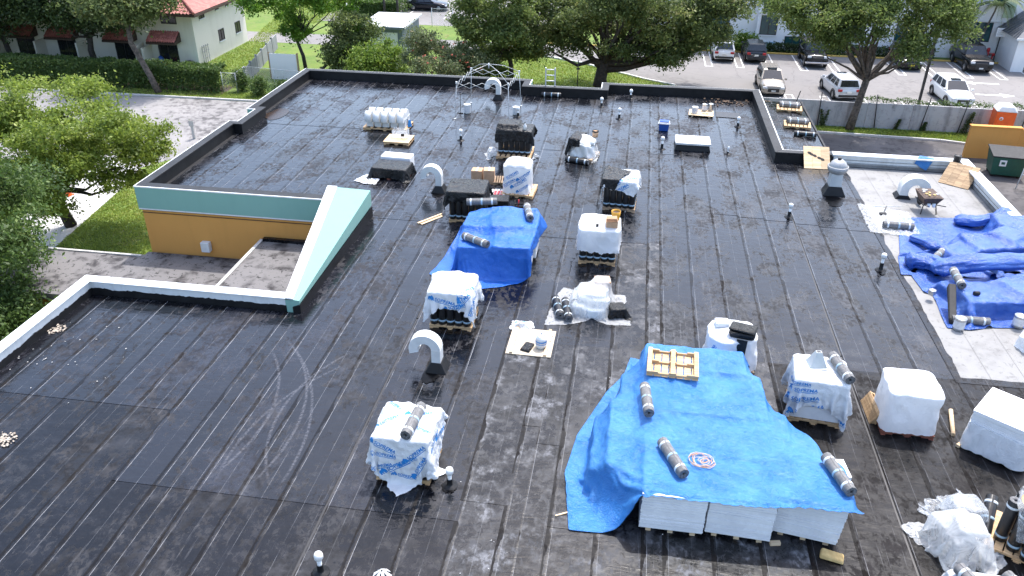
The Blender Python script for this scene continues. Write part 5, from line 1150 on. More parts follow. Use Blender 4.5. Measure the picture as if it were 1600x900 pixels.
def put_roll(proto, loc, az, tilt, label, group=None, sc=1):
    if proto.name in _used: o = copy_tree(proto)
    else: o = proto; _used.add(proto.name)
    o.location = loc; o.rotation_euler = (0, -tilt, az); o['label'] = label; o['category'] = 'roll'
    if sc != 1: o.scale = (sc, sc, sc)
    if group: o['group'] = group
    elif 'group' in o: del o['group']
    return o
def up_proto(mat, name='upright_roll'):
    t = thing(name, 'black upright membrane roll', 'roll'); r, L = .112, 1.0
    MB().lathe([(r-.01, 0), (r, .012), (r, L-.012), (r-.01, L)], 20).build('sheet_coil', mat, t)
    MB().lathe([(.03, L-.03), (.035, L), (r*.6, L-.004), (r-.01, L)], 20).build('coil_end', m_roll_end, t)
    for z, m in ((.13, m_band_blue), (.86, m_band)): MB().lathe([(r+.002, z-.028), (r+.005, z-.026), (r+.005, z+.026), (r+.002, z+.028)], 20).build('tape_band', m, t)
    return t
UP = up_proto(m_roll_blk)
def upright(loc, label, group):
    if UP.name in _used: o = copy_tree(UP)
    else: o = UP; _used.add(UP.name)
    o.location = loc; o['label'] = label; o['group'] = group; return o
def pallet(c, label, hx=.58, hy=.58, rz=0, mat=None, z=0, flip=False, rot=None):
    mat = mat or m_pallet; t = thing('wooden_pallet', label, 'pallet', (c[0], c[1], z), rz, rot=rot)
    for y in (-hy+.05, 0, hy-.05):          # notched stringers
        mb = MB(); x = -hx
        for a, b, z0 in ((-hx, -.38*hx*2+.12, .018), (-.38*hx*2+.12, -.08, .055), (-.08, .08, .018), (.08, .38*hx*2-.12, .055), (.38*hx*2-.12, hx, .018)): mb.box(a, y-.02, z0, b, y+.02, .105)
        mb.build('stringer', mat, t)
    for k in range(7):
        x = -hx+.072+(2*hx-.144)*k/6; MB().box(x-.072, -hy, .1055, x+.072, hy, .125).build('deck_board', mat, t, .003)
    for k in range(3):
        x = -hx+.05+(2*hx-.1)*k/2; MB().box(x-.05, -hy, 0, x+.05, hy, .0175).build('bottom_board', mat, t, .003)
    return t
def roll_pallet(c, where, nx=5, ny=5, rz=0, sides=(1,), pm=None, hx=.58, missing=()):
    pallet(c, 'roll pallet '+where, hx, hx, rz, pm)
    cs, sn = math.cos(rz), math.sin(rz); sp = .228
    for i in range(nx):
        for j in range(ny):
            if not (j == 0 or (i == nx-1 and 1 in sides) or (i == 0 and -1 in sides)): continue
            if (i, j) in missing: continue
            x, y = (i-(nx-1)/2)*sp, (j-(ny-1)/2)*sp
            nm = {0: 'leftmost', 1: 'second from left', nx-2: 'second from right', nx-1: 'rightmost'}.get(i, 'middle' if nx == 5 else 'third from left' if i == 2 else 'third from right')+' front roll ' if j == 0 else ('first', 'second', 'third', 'fourth')[j-1]+(' right' if i else ' left')+' side roll back '
            upright((c[0]+cs*x-sn*y, c[1]+sn*x+cs*y, .128), nm+where, 'rolls '+where)

# ------------------------------------------------------------------ vents and pipes
def gooseneck(loc, rz, label, r=.29, w=.30, h=.36, mat=None, curb=.26, sc=1.0, sq=.22, group=None, sweep=200):
    "square duct bent over in a half circle, opening looking back down"
    mat = mat or m_galv; t = thing('gooseneck_vent', label, 'roof vent', loc, rz, group); t.scale = (sc, sc, sc)
    if curb: MB().hexa([(-.28, -.28, 0), (.28, -.28, 0), (.28, .28, 0), (-.28, .28, 0), (-sq*.6, -w*.56, curb), (sq*.6, -w*.56, curb), (sq*.6, w*.56, curb), (-sq*.6, w*.56, curb)]).build('curb', m_flash, t, .01)
    R1 = r+sq/2; R0 = r-sq/2; cx = -r; n = 22; V = []; z0 = curb+h
    st = [(-sq/2, sq/2, curb, None)]
    ring = [[(-sq/2, -w/2, curb), (sq/2, -w/2, curb), (sq/2, w/2, curb), (-sq/2, w/2, curb)]]
    for k in range(n+1):
        a = R(sweep)*k/n; ca, sa = math.cos(a), math.sin(a)
        ring.append([(cx+R0*ca, -w/2, z0+R0*sa), (cx+R1*ca, -w/2, z0+R1*sa), (cx+R1*ca, w/2, z0+R1*sa), (cx+R0*ca, w/2, z0+R0*sa)])
    mb = MB(); mb.add([p for q in ring for p in q], [(4*i+j, 4*i+(j+1) % 4, 4*i+4+(j+1) % 4, 4*i+4+j) for i in range(n+1) for j in range(4)])
    o = mb.build('duct', mat, t)
    m = o.modifiers.new('t', 'SOLIDIFY'); m.thickness = .008; m.offset = 1
    e = [Vector(p) for p in ring[-1]]; q = [Vector(p) for p in ring[-3]]; c_ = sum(e, Vector())/4
    MB().add([tuple(c_+(p-c_)*.97+(b-p)*.35) for p, b in zip(e, q)], [(0, 1, 2, 3)]).build('opening', m_duct_in, t)
    lip = [tuple(c_+(p-c_)*1.05) for p in e]; MB().tube(lip+[lip[0]], .012, 4).build('rim', mat, t)
    MB().tube([(p[0]*1.03+cx*0, p[1]*1.03, p[2]) for p in ring[1]]+[ring[1][0]], .010, 4).build('joint_flange', mat, t)
    return t
gooseneck((-4.35, 16.45, .012), 0, 'white gooseneck roof vent beside the nearer printed roll pallet', mat=m_duct_w)
gooseneck((-6.95, 27.75, .012), 0, 'tall thin white gooseneck roof vent beside the black covered rolls', mat=m_duct_w)
gooseneck((-6.75, 40.0, .012), 0, 'white gooseneck roof vent under the bare canopy frame', mat=m_duct_w)
gooseneck((10.35, 30.2, .012), PI-.05, 'large white gooseneck vent on the pale grey roof', .38, .46, .2, m_duct_w, .14, sq=.28)
def pipe_vent(loc, label, h=.34, r=.045, cap=.085, boot=True):
    t = thing('pipe_vent', label, 'vent pipe', loc)
    if boot: MB().lathe([(.17, .0), (.16, .012), (.07, .03), (r+.014, .05), (r+.012, h*.62)], 14).build('boot', m_flash, t)
    MB().cyl((0, 0, .02), (0, 0, h), r, n=12).build('pipe', m_pvc, t)
    MB().lathe([(r, h-.02), (cap*.75, h+.01), (cap, h+.04), (cap, h+.10), (cap*.8, h+.15), (cap*.3, h+.175), (0, h+.18)], 16).build('cap', m_pvc, t)
for x, y, lb, h in ((-7.34, 33.5, 'white capped vent pipe left of the black covered pallet', .34), (-1.5, 39.6, 'white capped vent pipe furthest left of the three near the far parapet', .3), (-.56, 37.8, 'white capped vent pipe nearest of the three near the far parapet', .36), (-.1, 41.3, 'white capped vent pipe close against the far parapet', .3),
                    (1.42, 33.9, 'white capped vent pipe left of the white skylight', .4), (4.94, 37.6, 'small white capped vent pipe right of the paint tins', .3), (5.86, 27.55, 'white capped vent pipe alone in the right half of the black roof', .36), (8.15, 23.9, 'white capped vent pipe left of the deep blue tarps', .42),
                    (-3.12, 12.35, 'white capped vent pipe right of the nearest printed cover', .32), (-4.98, 9.75, 'white capped vent pipe at the bottom edge of the picture', .34), (-5.7, 31.8, 'short dark vent pipe beside the black covered pallet', .2), (4.2, 33.8, 'tiny capped vent stub right of the skylight', .16)):
    pipe_vent((x, y, .012), lb, h, .045 if h > .18 else .03, .085 if h > .18 else .05)
pipe_vent((-5.35, 37.3, .012), 'white capped vent pipe behind the black covered pallet', .3)
t = thing('torn_vent_cap', 'upturned white plastic vent collar with cut flaps at the bottom edge', 'vent collar', (-3.82, 9.8, .012))
for k in range(6):
    a = 2*PI*k/6; p = lambda rr, aa, z: (rr*math.cos(aa), rr*math.sin(aa), z)
    MB().add([p(.06, a-.4, .17), p(.06, a+.4, .17), p(.17, a+.3, .05), p(.17, a-.3, .05), p(.02, a-.4, .19), p(.02, a+.4, .19)], [(0, 1, 2, 3), (4, 5, 1, 0)]).build('flap', m_pvc, t).modifiers.new('t', 'SOLIDIFY').thickness = .008
MB().cyl((0, 0, 0), (0, 0, .16), .05, n=12).build('pipe', m_flash, t)
# big mushroom vent
t = thing('mushroom_vent', 'large grey domed exhaust vent on a black curb at the grey roof edge', 'roof vent', (7.82, 30.1, .012))
MB().hexa([(-.42, -.36, 0), (.42, -.36, 0), (.36, .36, 0), (-.36, .36, 0), (-.24, -.24, .34), (.24, -.24, .34), (.24, .24, .34), (-.24, .24, .34)]).build('curb', m_flash, t, .02)
MB().hexa([(-.23, -.23, .34), (.23, -.23, .34), (.23, .23, .34), (-.23, .23, .34), (-.2, -.2, .86), (.2, -.2, .86), (.2, .2, .86), (-.2, .2, .86)]).build('stack', m_galv, t, .01)
MB().lathe([(.2, .80), (.30, .86), (.37, .98), (.38, 1.10), (.355, 1.11), (.34, 1.0), (.26, .9), (.2, .88)], 24).build('bowl', m_vent, t)
MB().lathe([(.33, 1.08), (.33, 1.12), (.27, 1.24), (.16, 1.33), (.0, 1.35)], 24).build('dome', m_vent, t)
MB().cyl((0, 0, 1.33), (0, 0, 1.43), .07, n=12).build('motor_cap', m_iron, t)
# skylight curb
t = thing('skylight', 'low white skylight lid on a black curb near the far parapet', 'skylight', (2.72, 34.35, .012))
MB().hexa([(-.76, -.5, 0), (.76, -.5, 0), (.76, .5, 0), (-.76, .5, 0), (-.68, -.42, .26), (.68, -.42, .26), (.68, .42, .26), (-.68, .42, .26)]).build('curb', m_flash, t, .01)
MB().box(-.74, -.52, .262, .74, .52, .36).build('lid', m_board_w, t, .015); MB().box(-.75, -.53, .30, .75, -.515, .345).build('lid_flange', m_galv, t)

# ------------------------------------------------------------------ covered pallets
# nearest printed cover, loosely thrown over rolls, long flap to the front
roll_pallet((-4.12, 12.86), 'under the nearest printed white cover', sides=(-1, 1))
X = drape(ragged_edge(flat(-5.2, -2.98, 11.55, 13.85, 1.34, 68, 70, .72, .012, 3), 1.6, 1), [(-4.12, 12.86, .60, .60, 0, 1.17, 0), (-4.3, 13.0, .3, .3, 1.0, 1.27, .5)], 120, 6)
cv = cloth_obj('plastic_cover', X, m_wrap, 'white plastic cover with blue print and long front flap, nearest to the camera', 'plastic cover', crumple=.045, cs=2.6)
sp = []
for (x, z, a, s) in ((-4.45, .98, -.45, .9), (-3.75, .92, .75, .9), (-4.42, .78, -.1, .8), (-4.15, .55, .55, 1.05), (-3.66, .62, 1.1, .9), (-4.0, .28, -.1, .75), (-4.5, .50, .25, .8), (-3.9, .72, .6, .7)): sp.append(((x, 12.1, z), (0, -1, .35), a, s*.8))
for (x, y, a, s) in ((-4.45, 12.75, .6, .8), (-3.85, 13.1, .35, .8), (-4.5, 13.25, -.7, .8), (-3.72, 12.6, -.3, .7)): sp.append(((x, y, 1.2), (0, -.3, 1), a, s*.8))
for (y, z, a) in ((12.7, .9, .2), (13.1, .75, -.2)): sp.append(((-3.5, y, z), (1, 0, .2), a, .7))
prints(cv, sp, size=.155)
put_roll(RG, (-3.94, 12.75, 1.205), PI/2-.08, .0, 'grey taped roll lying on the nearest printed white cover')
# printed cover pallet in the middle left
roll_pallet((-4.44, 18.85), 'under the printed cover beside the mid blue tarp')
X = drape(ragged_edge(flat(-5.52, -3.34, 17.82, 19.9, 1.33, 60, 58, .05, .012, 5), 1.6, 2), [(-4.44, 18.85, .60, .60, 0, 1.17, 0), (-4.6, 18.9, .4, .4, 1.0, 1.25, .3)], 100, 6)
cv = cloth_obj('plastic_cover', X, m_wrap, 'white plastic cover with blue print over rolls in front of the mid blue tarp', 'plastic cover', crumple=.038, cs=2.6)
prints(cv, [((-4.05, 18.1, .95), (0, -1, .3), .9, .85), ((-4.55, 18.1, .92), (0, -1, .3), -.2, .8), ((-3.9, 18.5, 1.2), (0, -.3, 1), 1.0, .8), ((-4.2, 18.2, .78), (0, -1, .2), .3, .7), ((-3.75, 18.2, .8), (.3, -1, .3), 1.2, .7)], size=.165)
# plain white hood over rolls, carton and bucket on top
roll_pallet((-.70, 23.32), 'under the plain white hood with cardboard box')
hood('plastic_cover', 'plain white plastic hood over rolls with a cardboard box on top', (-.70, 23.32), .67, .66, .5, 1.24, 0, 3, .06, .09, .035)
simple('black_pot', 'small black pot on top of the plain white hood', 'pot', MB().cyl((0, 0, 0), (0, 0, .09), .045, n=10), m_rub, (-.76, 22.95, 1.25))
t = thing('cardboard_box', 'open cardboard box on the plain white hood', 'box', (-.32, 23.05, 1.245), .12)
for a in (MB().box(-.18, -.13, 0, .18, -.12, .2), MB().box(-.18, .12, 0, .18, .13, .2), MB().box(-.18, -.119, 0, -.17, .119, .2), MB().box(.17, -.119, 0, .18, .119, .2)): a.build('side', m_card, t)
for a, b in (((-.17, -.12, .2), (.17, -.12, .2)), ((-.17, .12, .2), (.17, .12, .2))):
    s = -1 if a[1] < 0 else 1; MB().add([a, b, (b[0], b[1]+s*.11, .26), (a[0], a[1]+s*.11, .25)], [(0, 1, 2, 3)]).build('flap', m_card, t).modifiers.new('t', 'SOLIDIFY').thickness = .006
t = thing('bucket', 'yellow bucket on the plain white hood behind the cardboard box', 'bucket', (-.22, 23.6, 1.235)); MB().lathe([(0, .01), (.12, 0), (.15, .3), (.142, .3), (.115, .02)], 18).build('shell', m_yel, t); MB().lathe([(.0, .24), (.143, .24)], 16).build('contents', m_rust, t); MB().tube([(.15*math.cos(a), .02, .29+.0*a+.13*math.sin(a)) for a in [PI*k/8 for k in range(9)]], .005, 4).build('handle', m_iron, t)
# printed cover with black sheet thrown over, further back
roll_pallet((-.15, 27.6), 'under the printed cover and black sheet', rz=-.06, pm=m_pallet_dull)
X = drape(ragged_edge(flat(-1.2, .75, 26.72, 28.7, 1.33, 50, 50, -.3, .012, 8), 1.6, 3), [(-.15, 27.6, .60, .60, 0, 1.17, -.06)], 95, 6)
cv = cloth_obj('plastic_cover', X, m_wrap, 'white printed plastic cover half under a black sheet', 'plastic cover', crumple=.035, cs=2.6)
prints(cv, [((-.15, 26.95, .85), (0, -1, .3), .6, .9), ((-.4, 26.95, 1.0), (0, -1, .4), .5, .7), ((-.3, 27.9, 1.2), (0, -.2, 1), .3, .9), ((.2, 27.2, 1.2), (0, -.4, 1), .5, .8)], size=.17)
X = drape(ragged_edge(flat(-.95, .1, 26.85, 28.2, 1.5, 36, 44, -.35, .012, 9), 1.0, 4), [(-.15, 27.6, .635, .635, 0, 1.21, -.06)], 95, 6, thick=.03)
cloth_obj('black_sheet', X, m_blackpl, 'black plastic sheet thrown over the printed white cover', 'plastic sheet')
# printed tall bag on a pallet by the milk crate
pallet((-3.95, 28.2), 'pale pallet under the tall printed white bag', .60, .60, -.05)
hood('plastic_cover', 'tall white printed bag on a pallet behind the mid blue tarp', (-4.0, 28.15), .50, .48, .14, 1.22, -.05, 5, .05, .03, .05, crown=.2)
cv = bpy.context.scene.objects['plastic_cover.003'] if 'plastic_cover.003' in bpy.data.objects else None
cv = [o for o in bpy.data.objects if o.get('label', '').startswith('tall white printed bag')][0]
prints(cv, [((-4.25, 27.5, .55), (0, -1, .1), .62, .75), ((-3.85, 27.5, .6), (0, -1, .1), .62, .75), ((-3.65, 27.5, .9), (0, -1, .1), .62, .7), ((-4.15, 27.5, .86), (0, -1, .1), .62, .75), ((-3.7, 27.5, .4), (0, -1, .1), .62, .6)], size=.17)
t = thing('slatted_pallet', 'small pale pallet with red markings beside the tall printed bag', 'pallet', (-4.75, 27.75, .012), .05)
for k in range(6): MB().box(-.34+k*.115, -.3, .08, -.26+k*.115, .3, .1).build('slat', m_board_w, t)
for y in (-.25, .25): MB().box(-.36, y-.03, 0, .36, y+.03, .079).build('runner', m_pallet, t)
for k in range(3): MB().box(-.1+k*.12, -.2, .1005, .0+k*.12, .18, .104).build('red_mark', m_print_red, t)
pallet((-4.75, 29.05), 'small worn pallet leaning behind the tall printed bag', .35, .35, .1, m_pallet_dull)
for i, (x, y, s) in enumerate(((-5.72, 28.95, .0), (-5.24, 28.9, .1))):
    t = thing('carton', ('left one of two brown cartons behind the black covered rolls', 'right, taller one of two brown cartons behind the black covered rolls')[i], 'box', (x, y, .012), s, 'brown cartons')
    MB().box(-.21, -.2, 0, .21, .2, .5+.06*i).build('body', m_card, t, .006); MB().box(-.025, -.203, .505+.06*i-.003, .025, .203, .512+.06*i).build('tape', m_band, t)
t = thing('milk_crate', 'black milk crate in front of the tall printed bag', 'crate', (-3.72, 26.6, .012), .15)
for (x0, y0, x1, y1) in ((-.17, -.17, .17, -.155), (-.17, .155, .17, .17), (-.17, -.154, -.155, .154), (.155, -.154, .17, .154)):
    for z in (0, .12, .24): MB().box(x0, y0, z, x1, y1, z+.05).build('rail', m_rub, t)
for sx in (-.16, .16):
    for sy in (-.16, .16): MB().box(sx-.02, sy-.02, 0, sx+.02, sy+.02, .288).build('corner_post', m_rub, t)
MB().box(-.15, -.15, .005, .15, .15, .02).build('floor', m_rub, t); MB().cyl((-.05, -.1, .03), (-.03, -.12, .42), .02, n=8).build('bottle_neck', m_print_red, t)
simple('black_case', 'black box behind the mid blue tarp next to the milk crate', 'box', MB().box(-.4, -.3, 0, .4, .3, .42), m_blackpl, (-4.5, 26.55, .012), .08, .02)
# black covered tall roll pallet at the back
roll_pallet((-4.72, 32.25), 'under the rear black cover', 6, 4, 0, hx=.72)
X = drape(ragged_edge(flat(-5.62, -3.8, 31.35, 33.1, 1.33, 50, 48, .06, .012, 12), 1.4, 6), [(-4.72, 32.25, .73, .5, 0, 1.17, 0), (-5.0, 32.3, .42, .36, 1.1, 1.36, 0)], 95, 6)
cloth_obj('black_sheet', X, m_blackpl, 'black plastic sheet over the rear roll pallet', 'plastic sheet', crumple=.02)
t = thing('spray_bottle', 'small white bottle standing on the rear black sheet', 'bottle', (-4.28, 31.9, 1.19)); MB().lathe([(0, 0), (.07, 0), (.075, .18), (.03, .26), (.03, .3), (0, .3)], 12).build('body', m_pvc, t); MB().box(-.02, -.06, .3, .02, .03, .35).build('trigger', m_rub, t)
X = drape(flat(-6.05, -5.4, 31.3, 32.2, .4, 26, 30, .4, .006, 13), [(-5.62, 31.8, .13, .3, 0, .3, .2)], 70, 5); cloth_obj('torn_plastic', ragged_edge(X, .6, 2), m_clear, 'crumpled clear plastic at the left foot of the rear black covered pallet', 'plastic sheet')
X = drape(flat(-4.1, -3.5, 31.5, 32.4, 1.3, 24, 30, .3, .006, 14), [(-4.72, 32.25, .75, .52, 0, 1.18, 0)], 70, 5); cloth_obj('torn_plastic', X, m_clearer, 'clear plastic hanging off the right corner of the rear black sheet', 'plastic sheet')
# heap with black sheet, bags and a roll in front
pallet((-1.85, 32.4), 'pallet under the mixed heap of bags and black sheet', .55, .55, -.25, m_pallet_dull)
hood('bag_heap', 'heap of tan and white bags on a pallet', (-1.87, 32.4), .52, .5, .13, .72, -.25, 7, .05, .05, .12, m_bag, .25, 'bags', 3)
X = drape(flat(-2.5, -1.65, 31.75, 33.1, 1.0, 34, 46, -.2, .02, 15), [(-1.87, 32.4, .5, .48, 0, .9, -.25)], 90, 6); cloth_obj('black_sheet', X, m_blackpl, 'black sheet over the mixed heap of bags', 'plastic sheet')
t = thing('bucket', 'tan bucket with black rim on the mixed heap', 'bucket', (-1.42, 32.75, .78)); MB().lathe([(0, 0), (.11, 0), (.13, .26), (.0, .26)], 16).build('shell', m_card, t); MB().lathe([(.135, .22), (.14, .25), (.135, .28), (.1, .28)], 16).build('rim', m_rub, t)
put_roll(RB, (-2.05, 31.6, .012), -.28, 0, 'black roll lying in front of the mixed heap of bags')
X = drape(flat(-1.7, -1.0, 31.7, 32.6, .8, 26, 30, .2, .006, 16), [(-1.87, 32.4, .53, .5, 0, .74, -.25)], 70, 5); cloth_obj('torn_plastic', X, m_clear, 'pale plastic hanging on the right of the mixed heap', 'plastic sheet')
# low black covered stack with white slab behind
pallet((-9.15, 29.0), 'low pallet under the flat black cover', .72, .5, -.05, m_pallet_red)
simple('slab_stack', 'low stack of dark slabs under the flat black cover', 'stack', MB().box(-.7, -.48, .126, .7, .48, .42), m_roll, (-9.15, 29.0, .012), -.05, .01)
X = drape(ragged_edge(flat(-10.2, -8.15, 28.2, 29.65, .66, 54, 40, -.06, .012, 18), 1.0, 7), [(-9.15, 29.0, .70, .49, 0, .44, -.05)], 85, 6); cloth_obj('black_sheet', X, m_blackpl, 'flat black plastic cover over the low stack left of the gooseneck vent', 'plastic sheet')
simple('white_slab', 'white insulation slab behind the flat black cover', 'slab', MB().box(-.62, -.28, 0, .62, .28, .5), m_board_w, (-9.2, 29.95, .012), -.05, .02)
X = drape(flat(-10.3, -9.5, 28.0, 28.75, .6, 28, 26, -.3, .02, 19), [(-9.15, 29.0, .71, .5, 0, .3, -.05)], 70, 5); cloth_obj('white_flap', X, m_wrap, 'white plastic flap hanging from the left corner of the flat black cover', 'plastic sheet')
# black hooded roll pallet left of the mid tarp
roll_pallet((-5.42, 25.65), 'under the black hood left of the mid blue tarp', sides=(1, -1))
X = drape(ragged_edge(flat(-6.42, -4.42, 24.72, 26.55, 1.34, 56, 52, .04, .012, 20), 1.2, 8), [(-5.42, 25.65, .66, .62, 0, 1.18, .04)], 90, 6, bend=.3); cloth_obj('black_sheet', X, m_blackpl, 'glossy black hood over rolls left of the mid blue tarp', 'plastic sheet', crumple=.025)
put_roll(RG, (-4.62, 24.1, 1.2), .12, 0.05, 'grey roll lying along the back edge of the mid blue tarp')
# white bag cover with black case behind the big tarp
pallet((3.0, 17.95), 'pallet under the white bag cover behind the big blue tarp', .6, .55, 0, m_pallet_dull)
hood('plastic_cover', 'rounded white plastic cover behind the big blue tarp', (3.0, 17.95), .62, .56, .1, .98, 0, 11, .08, .05, .06, crown=.08, rnd_=3.2)
cv = [o for o in bpy.data.objects if o.get('label', '').startswith('rounded white plastic cover')][0]; prints(cv, [((2.4, 17.3, .6), (-.5, -1, .2), 1.2, .8), ((2.45, 17.4, .35), (-.5, -1, .2), 1.0, .7)], size=.13)
simple('white_carton', 'small white carton on the rounded white cover', 'box', MB().box(-.17, -.14, 0, .17, .14, .13), m_board_w, (2.72, 18.1, 1.02), .1, .02)
t = thing('tool_bag', 'black tool bag and folded black sheet on the rounded white cover', 'tool bag', (3.2, 17.7, 1.0), -.2); MB().hexa([(-.28, -.2, 0), (.28, -.2, 0), (.28, .2, 0), (-.28, .2, 0), (-.33, -.23, .16), (.33, -.23, .16), (.33, .23, .2), (-.33, .23, .2)]).build('body', m_blackpl, t, .03); MB().hexa([(-.36, -.15, .2), (.3, -.25, .2), (.36, .2, .2), (-.3, .26, .2), (-.33, -.13, .25), (.28, -.2, .26), (.33, .16, .26), (-.28, .22, .25)]).build('folded_sheet', m_blackpl, t, .02); MB().hexa([(-.1, -.3, -.55), (.14, -.3, -.55), (.16, -.21, 0), (-.1, -.21, 0), (-.1, -.36, -.55), (.14, -.36, -.55), (.16, -.26, .02), (-.1, -.26, .02)][0:8]).build('hanging_flap', m_blackpl, t)
# printed cover with metal cone and roll on top, right of the big tarp
pallet((4.82, 16.2), 'pallet under the printed cover with the metal cone', .58, .55, -.1)
X = drape(ragged_edge(flat(3.72, 5.98, 15.1, 17.25, 1.40, 64, 60, -.12, .012, 24), 1.4, 9), [(4.82, 16.2, .58, .54, 0, 1.2, -.1)], 105, 6)
cv = cloth_obj('plastic_cover', X, m_wrap, 'white printed cover with metal cone and roll on top, right of the big tarp', 'plastic cover', crumple=.035, cs=2.6)
simple('wrapped_block', 'white wrapped insulation block inside the cover with the metal cone', 'insulation', MB().box(-.56, -.52, .127, .56, .52, 1.17), m_board_w, (4.82, 16.2, 0), -.1, .02)
prints(cv, [((4.35, 15.5, .95), (-.5, -1, .2), .15, .7), ((4.4, 15.5, .72), (-.4, -1, .2), .2, .85), ((4.55, 15.4, .48), (-.2, -1, .2), .3, .95), ((4.9, 15.4, .32), (0, -1, .2), -.3, .85), ((4.25, 15.6, 1.1), (-.6, -1, .3), .15, .6), ((5.2, 15.4, .25), (0, -1, .2), -.2, .7)], size=.16)
t = thing('metal_cone', 'square metal funnel cone on the printed cover', 'flashing cone', (4.72, 16.35, 1.225), .15); MB().hexa([(-.2, -.17, .012), (.2, -.17, .012), (.2, .17, .012), (-.2, .17, .012), (-.06, -.05, .36), (.06, -.05, .36), (.06, .05, .36), (-.06, .05, .36)]).build('cone', m_galv, t); MB().box(-.27, -.23, 0, .27, .23, .0115).build('flange', m_galv, t); MB().box(-.045, -.035, .3601, .045, .035, .365).build('opening', m_duct_in, t)
put_roll(RG, (5.22, 16.15, 1.225), PI/2+.22, 0, 'grey roll lying on the printed cover beside the metal cone')
# plain white wrapped block
pallet((6.82, 16.1), 'reddish pallet under the plain white wrapped block', .57, .57, -.02, m_pallet_red)
hood('plastic_cover', 'plain bright white wrapped block on a reddish pallet', (6.82, 16.1), .58, .57, .13, 1.16, -.02, 15, .05, .03, .035, crown=.03, rnd_=7)
pallet((6.2, 16.35), 'pale timber pallet leaning against the left side of the plain white block', .3, .45, 0, m_pallet, rot=(0, R(-62), .02))
# white boards with plastic skirt at the right edge
bs = thing('board_stack', 'stack of white boards with white plastic skirt at the right edge', 'board stack', (8.78, 15.55, 0), -.64)
mb = MB(); rr_ = random.Random(3)
for k in range(20): dx, dy = rr_.uniform(-.012, .012), rr_.uniform(-.012, .012); mb.box(-.6+dx, -.6+dy, .13+k*.045, .6+dx, .6+dy, .13+k*.045+.041)
o = mb.build('boards', m_board_w, bs, 0); o['kind'] = 'stuff'
pallet((8.78, 15.55), 'pallet under the white board stack at the right edge', .58, .58, -.64, m_pallet_dull)
th = np.linspace(0, 1, 120)
def skirt_pt(s, z):
    a = 2*PI*s; c_, s_ = math.cos(a), math.sin(a); k = (abs(c_)**7+abs(s_)**7)**(-1/7); w_ = 1+.09*(1-z/.72)**1.3*(1+.9*noise.noise((c_*3, s_*3, z)))
    f = .635*k*w_+.022*noise.noise((c_*9, s_*9, z*4))+.03*abs(noise.noise((c_*5, s_*5, z*2)))
    x, y = c_*f, s_*f; cz, sz = math.cos(-.64), math.sin(-.64)
    return (8.78+cz*x-sz*y, 15.55+sz*x+cz*y, max(.03, z+(.10*noise.noise((c_*4, s_*4, 2)) if z < .2 else .05*noise.noise((c_*6, s_*6, 7)) if z > .6 else 0)))
X = np.array([[skirt_pt(s, z) for s in th] for z in np.linspace(.06, .72, 22)]); cloth_obj('plastic_skirt', X, m_wrap, 'white plastic skirt around the foot of the right edge board stack', 'plastic sheet')
simple('timber_post', 'short round timber standing between the white block and the board stack', 'timber', MB().cyl((0, 0, .05), (.22, .93, .06), .05, n=10), m_timber, (7.86, 15.75, .0))
simple('timber_offcut', 'small timber offcut by the board stack', 'timber', MB().box(-.22, -.04, 0, .22, .04, .07), m_timber, (8.0, 15.5, .014), .7)

def bunch(pts, r, label, seed, name='tarp_bundle', mat=None):
    P_ = []; n = 40
    path = [Vector(pts[0]).lerp(Vector(pts[-1]), 0)]; full = []
    for i in range(len(pts)-1):
        for k in range(10): full.append(Vector(pts[i]).lerp(Vector(pts[i+1]), k/10))
    full.append(Vector(pts[-1])); V = []; m = len(full)
    for i, p in enumerate(full):
        d = (full[min(i+1, m-1)]-full[max(i-1, 0)]).normalized(); a = d.cross(Vector((0, 0, 1))).normalized(); b = a.cross(d)
        for j in range(n):
            an = 2*PI*j/n+.02*i; rr = r*(1+.35*noise.noise((math.cos(an)*1.6, math.sin(an)*1.6, i*.08+seed))+.28*abs(noise.noise((math.cos(an)*4, math.sin(an)*4, i*.22+seed)))+.25*noise.noise((i*.3, seed, 0)))*(1 if 1 < i < m-2 else .6)
            q = p+a*(math.cos(an)*rr*1.2)+b*(math.sin(an)*rr*.85); V.append((q.x, q.y, max(q.z, .025)))
    f = [(i*n+j, i*n+(j+1) % n, (i+1)*n+(j+1) % n, (i+1)*n+j) for i in range(m-1) for j in range(n)]
    mb = MB().add(V, f, True); mb.f += [tuple(range(n-1, -1, -1)), tuple((m-1)*n+j for j in range(n))]; mb.s += [True, True]
    org = pts[0]; mb.v = [(x-org[0], y-org[1], z) for x, y, z in mb.v]; o = mb.build(name, mat or m_tarp_dark); o.location = (org[0], org[1], 0)
    sb = o.modifiers.new('s', 'SUBSURF'); sb.levels = 1; sb.render_levels = 1
    return tag(o, label, 'tarp')
# ------------------------------------------------------------------ big blue tarp over board stacks
def boards(c, hx, hy, z0, n, th, rz, label, seed, lean=(0, 0)):
    t = thing('board_stack', label, 'board stack', (c[0], c[1], 0), rz, 'grey board stacks under the big blue tarp'); r = random.Random(seed); mb = MB()
    for k in range(n):
        dx, dy = r.uniform(-.010, .010)+lean[0]*k/n, r.uniform(-.010, .010)+lean[1]*k/n
        mb.box(-hx+dx, -hy+dy, z0+k*th, hx+dx, hy+dy, z0+k*th+th-.0035)
    o = mb.build('boards', m_board, t); o['kind'] = 'stuff'
    for x in (-hx*.7, 0, hx*.7): MB().box(x-.05, -hy+.03, 0, x+.05, hy-.03, z0-.004).build('bearer', m_timber, t)
    return t
boards((1.42, 12.34), .61, .61, .1, 26, .036, .0, 'left one of three grey board stacks showing under the big tarp', 1, (.0, -.06))
boards((2.72, 12.38), .61, .61, .1, 26, .036, -.05, 'middle one of three grey board stacks showing under the big tarp', 2, (0, -.06))
boards((4.06, 12.55), .60, .60, .1, 26, .036, -.16, 'right one of three grey board stacks showing under the big tarp', 3, (.06, -.03))
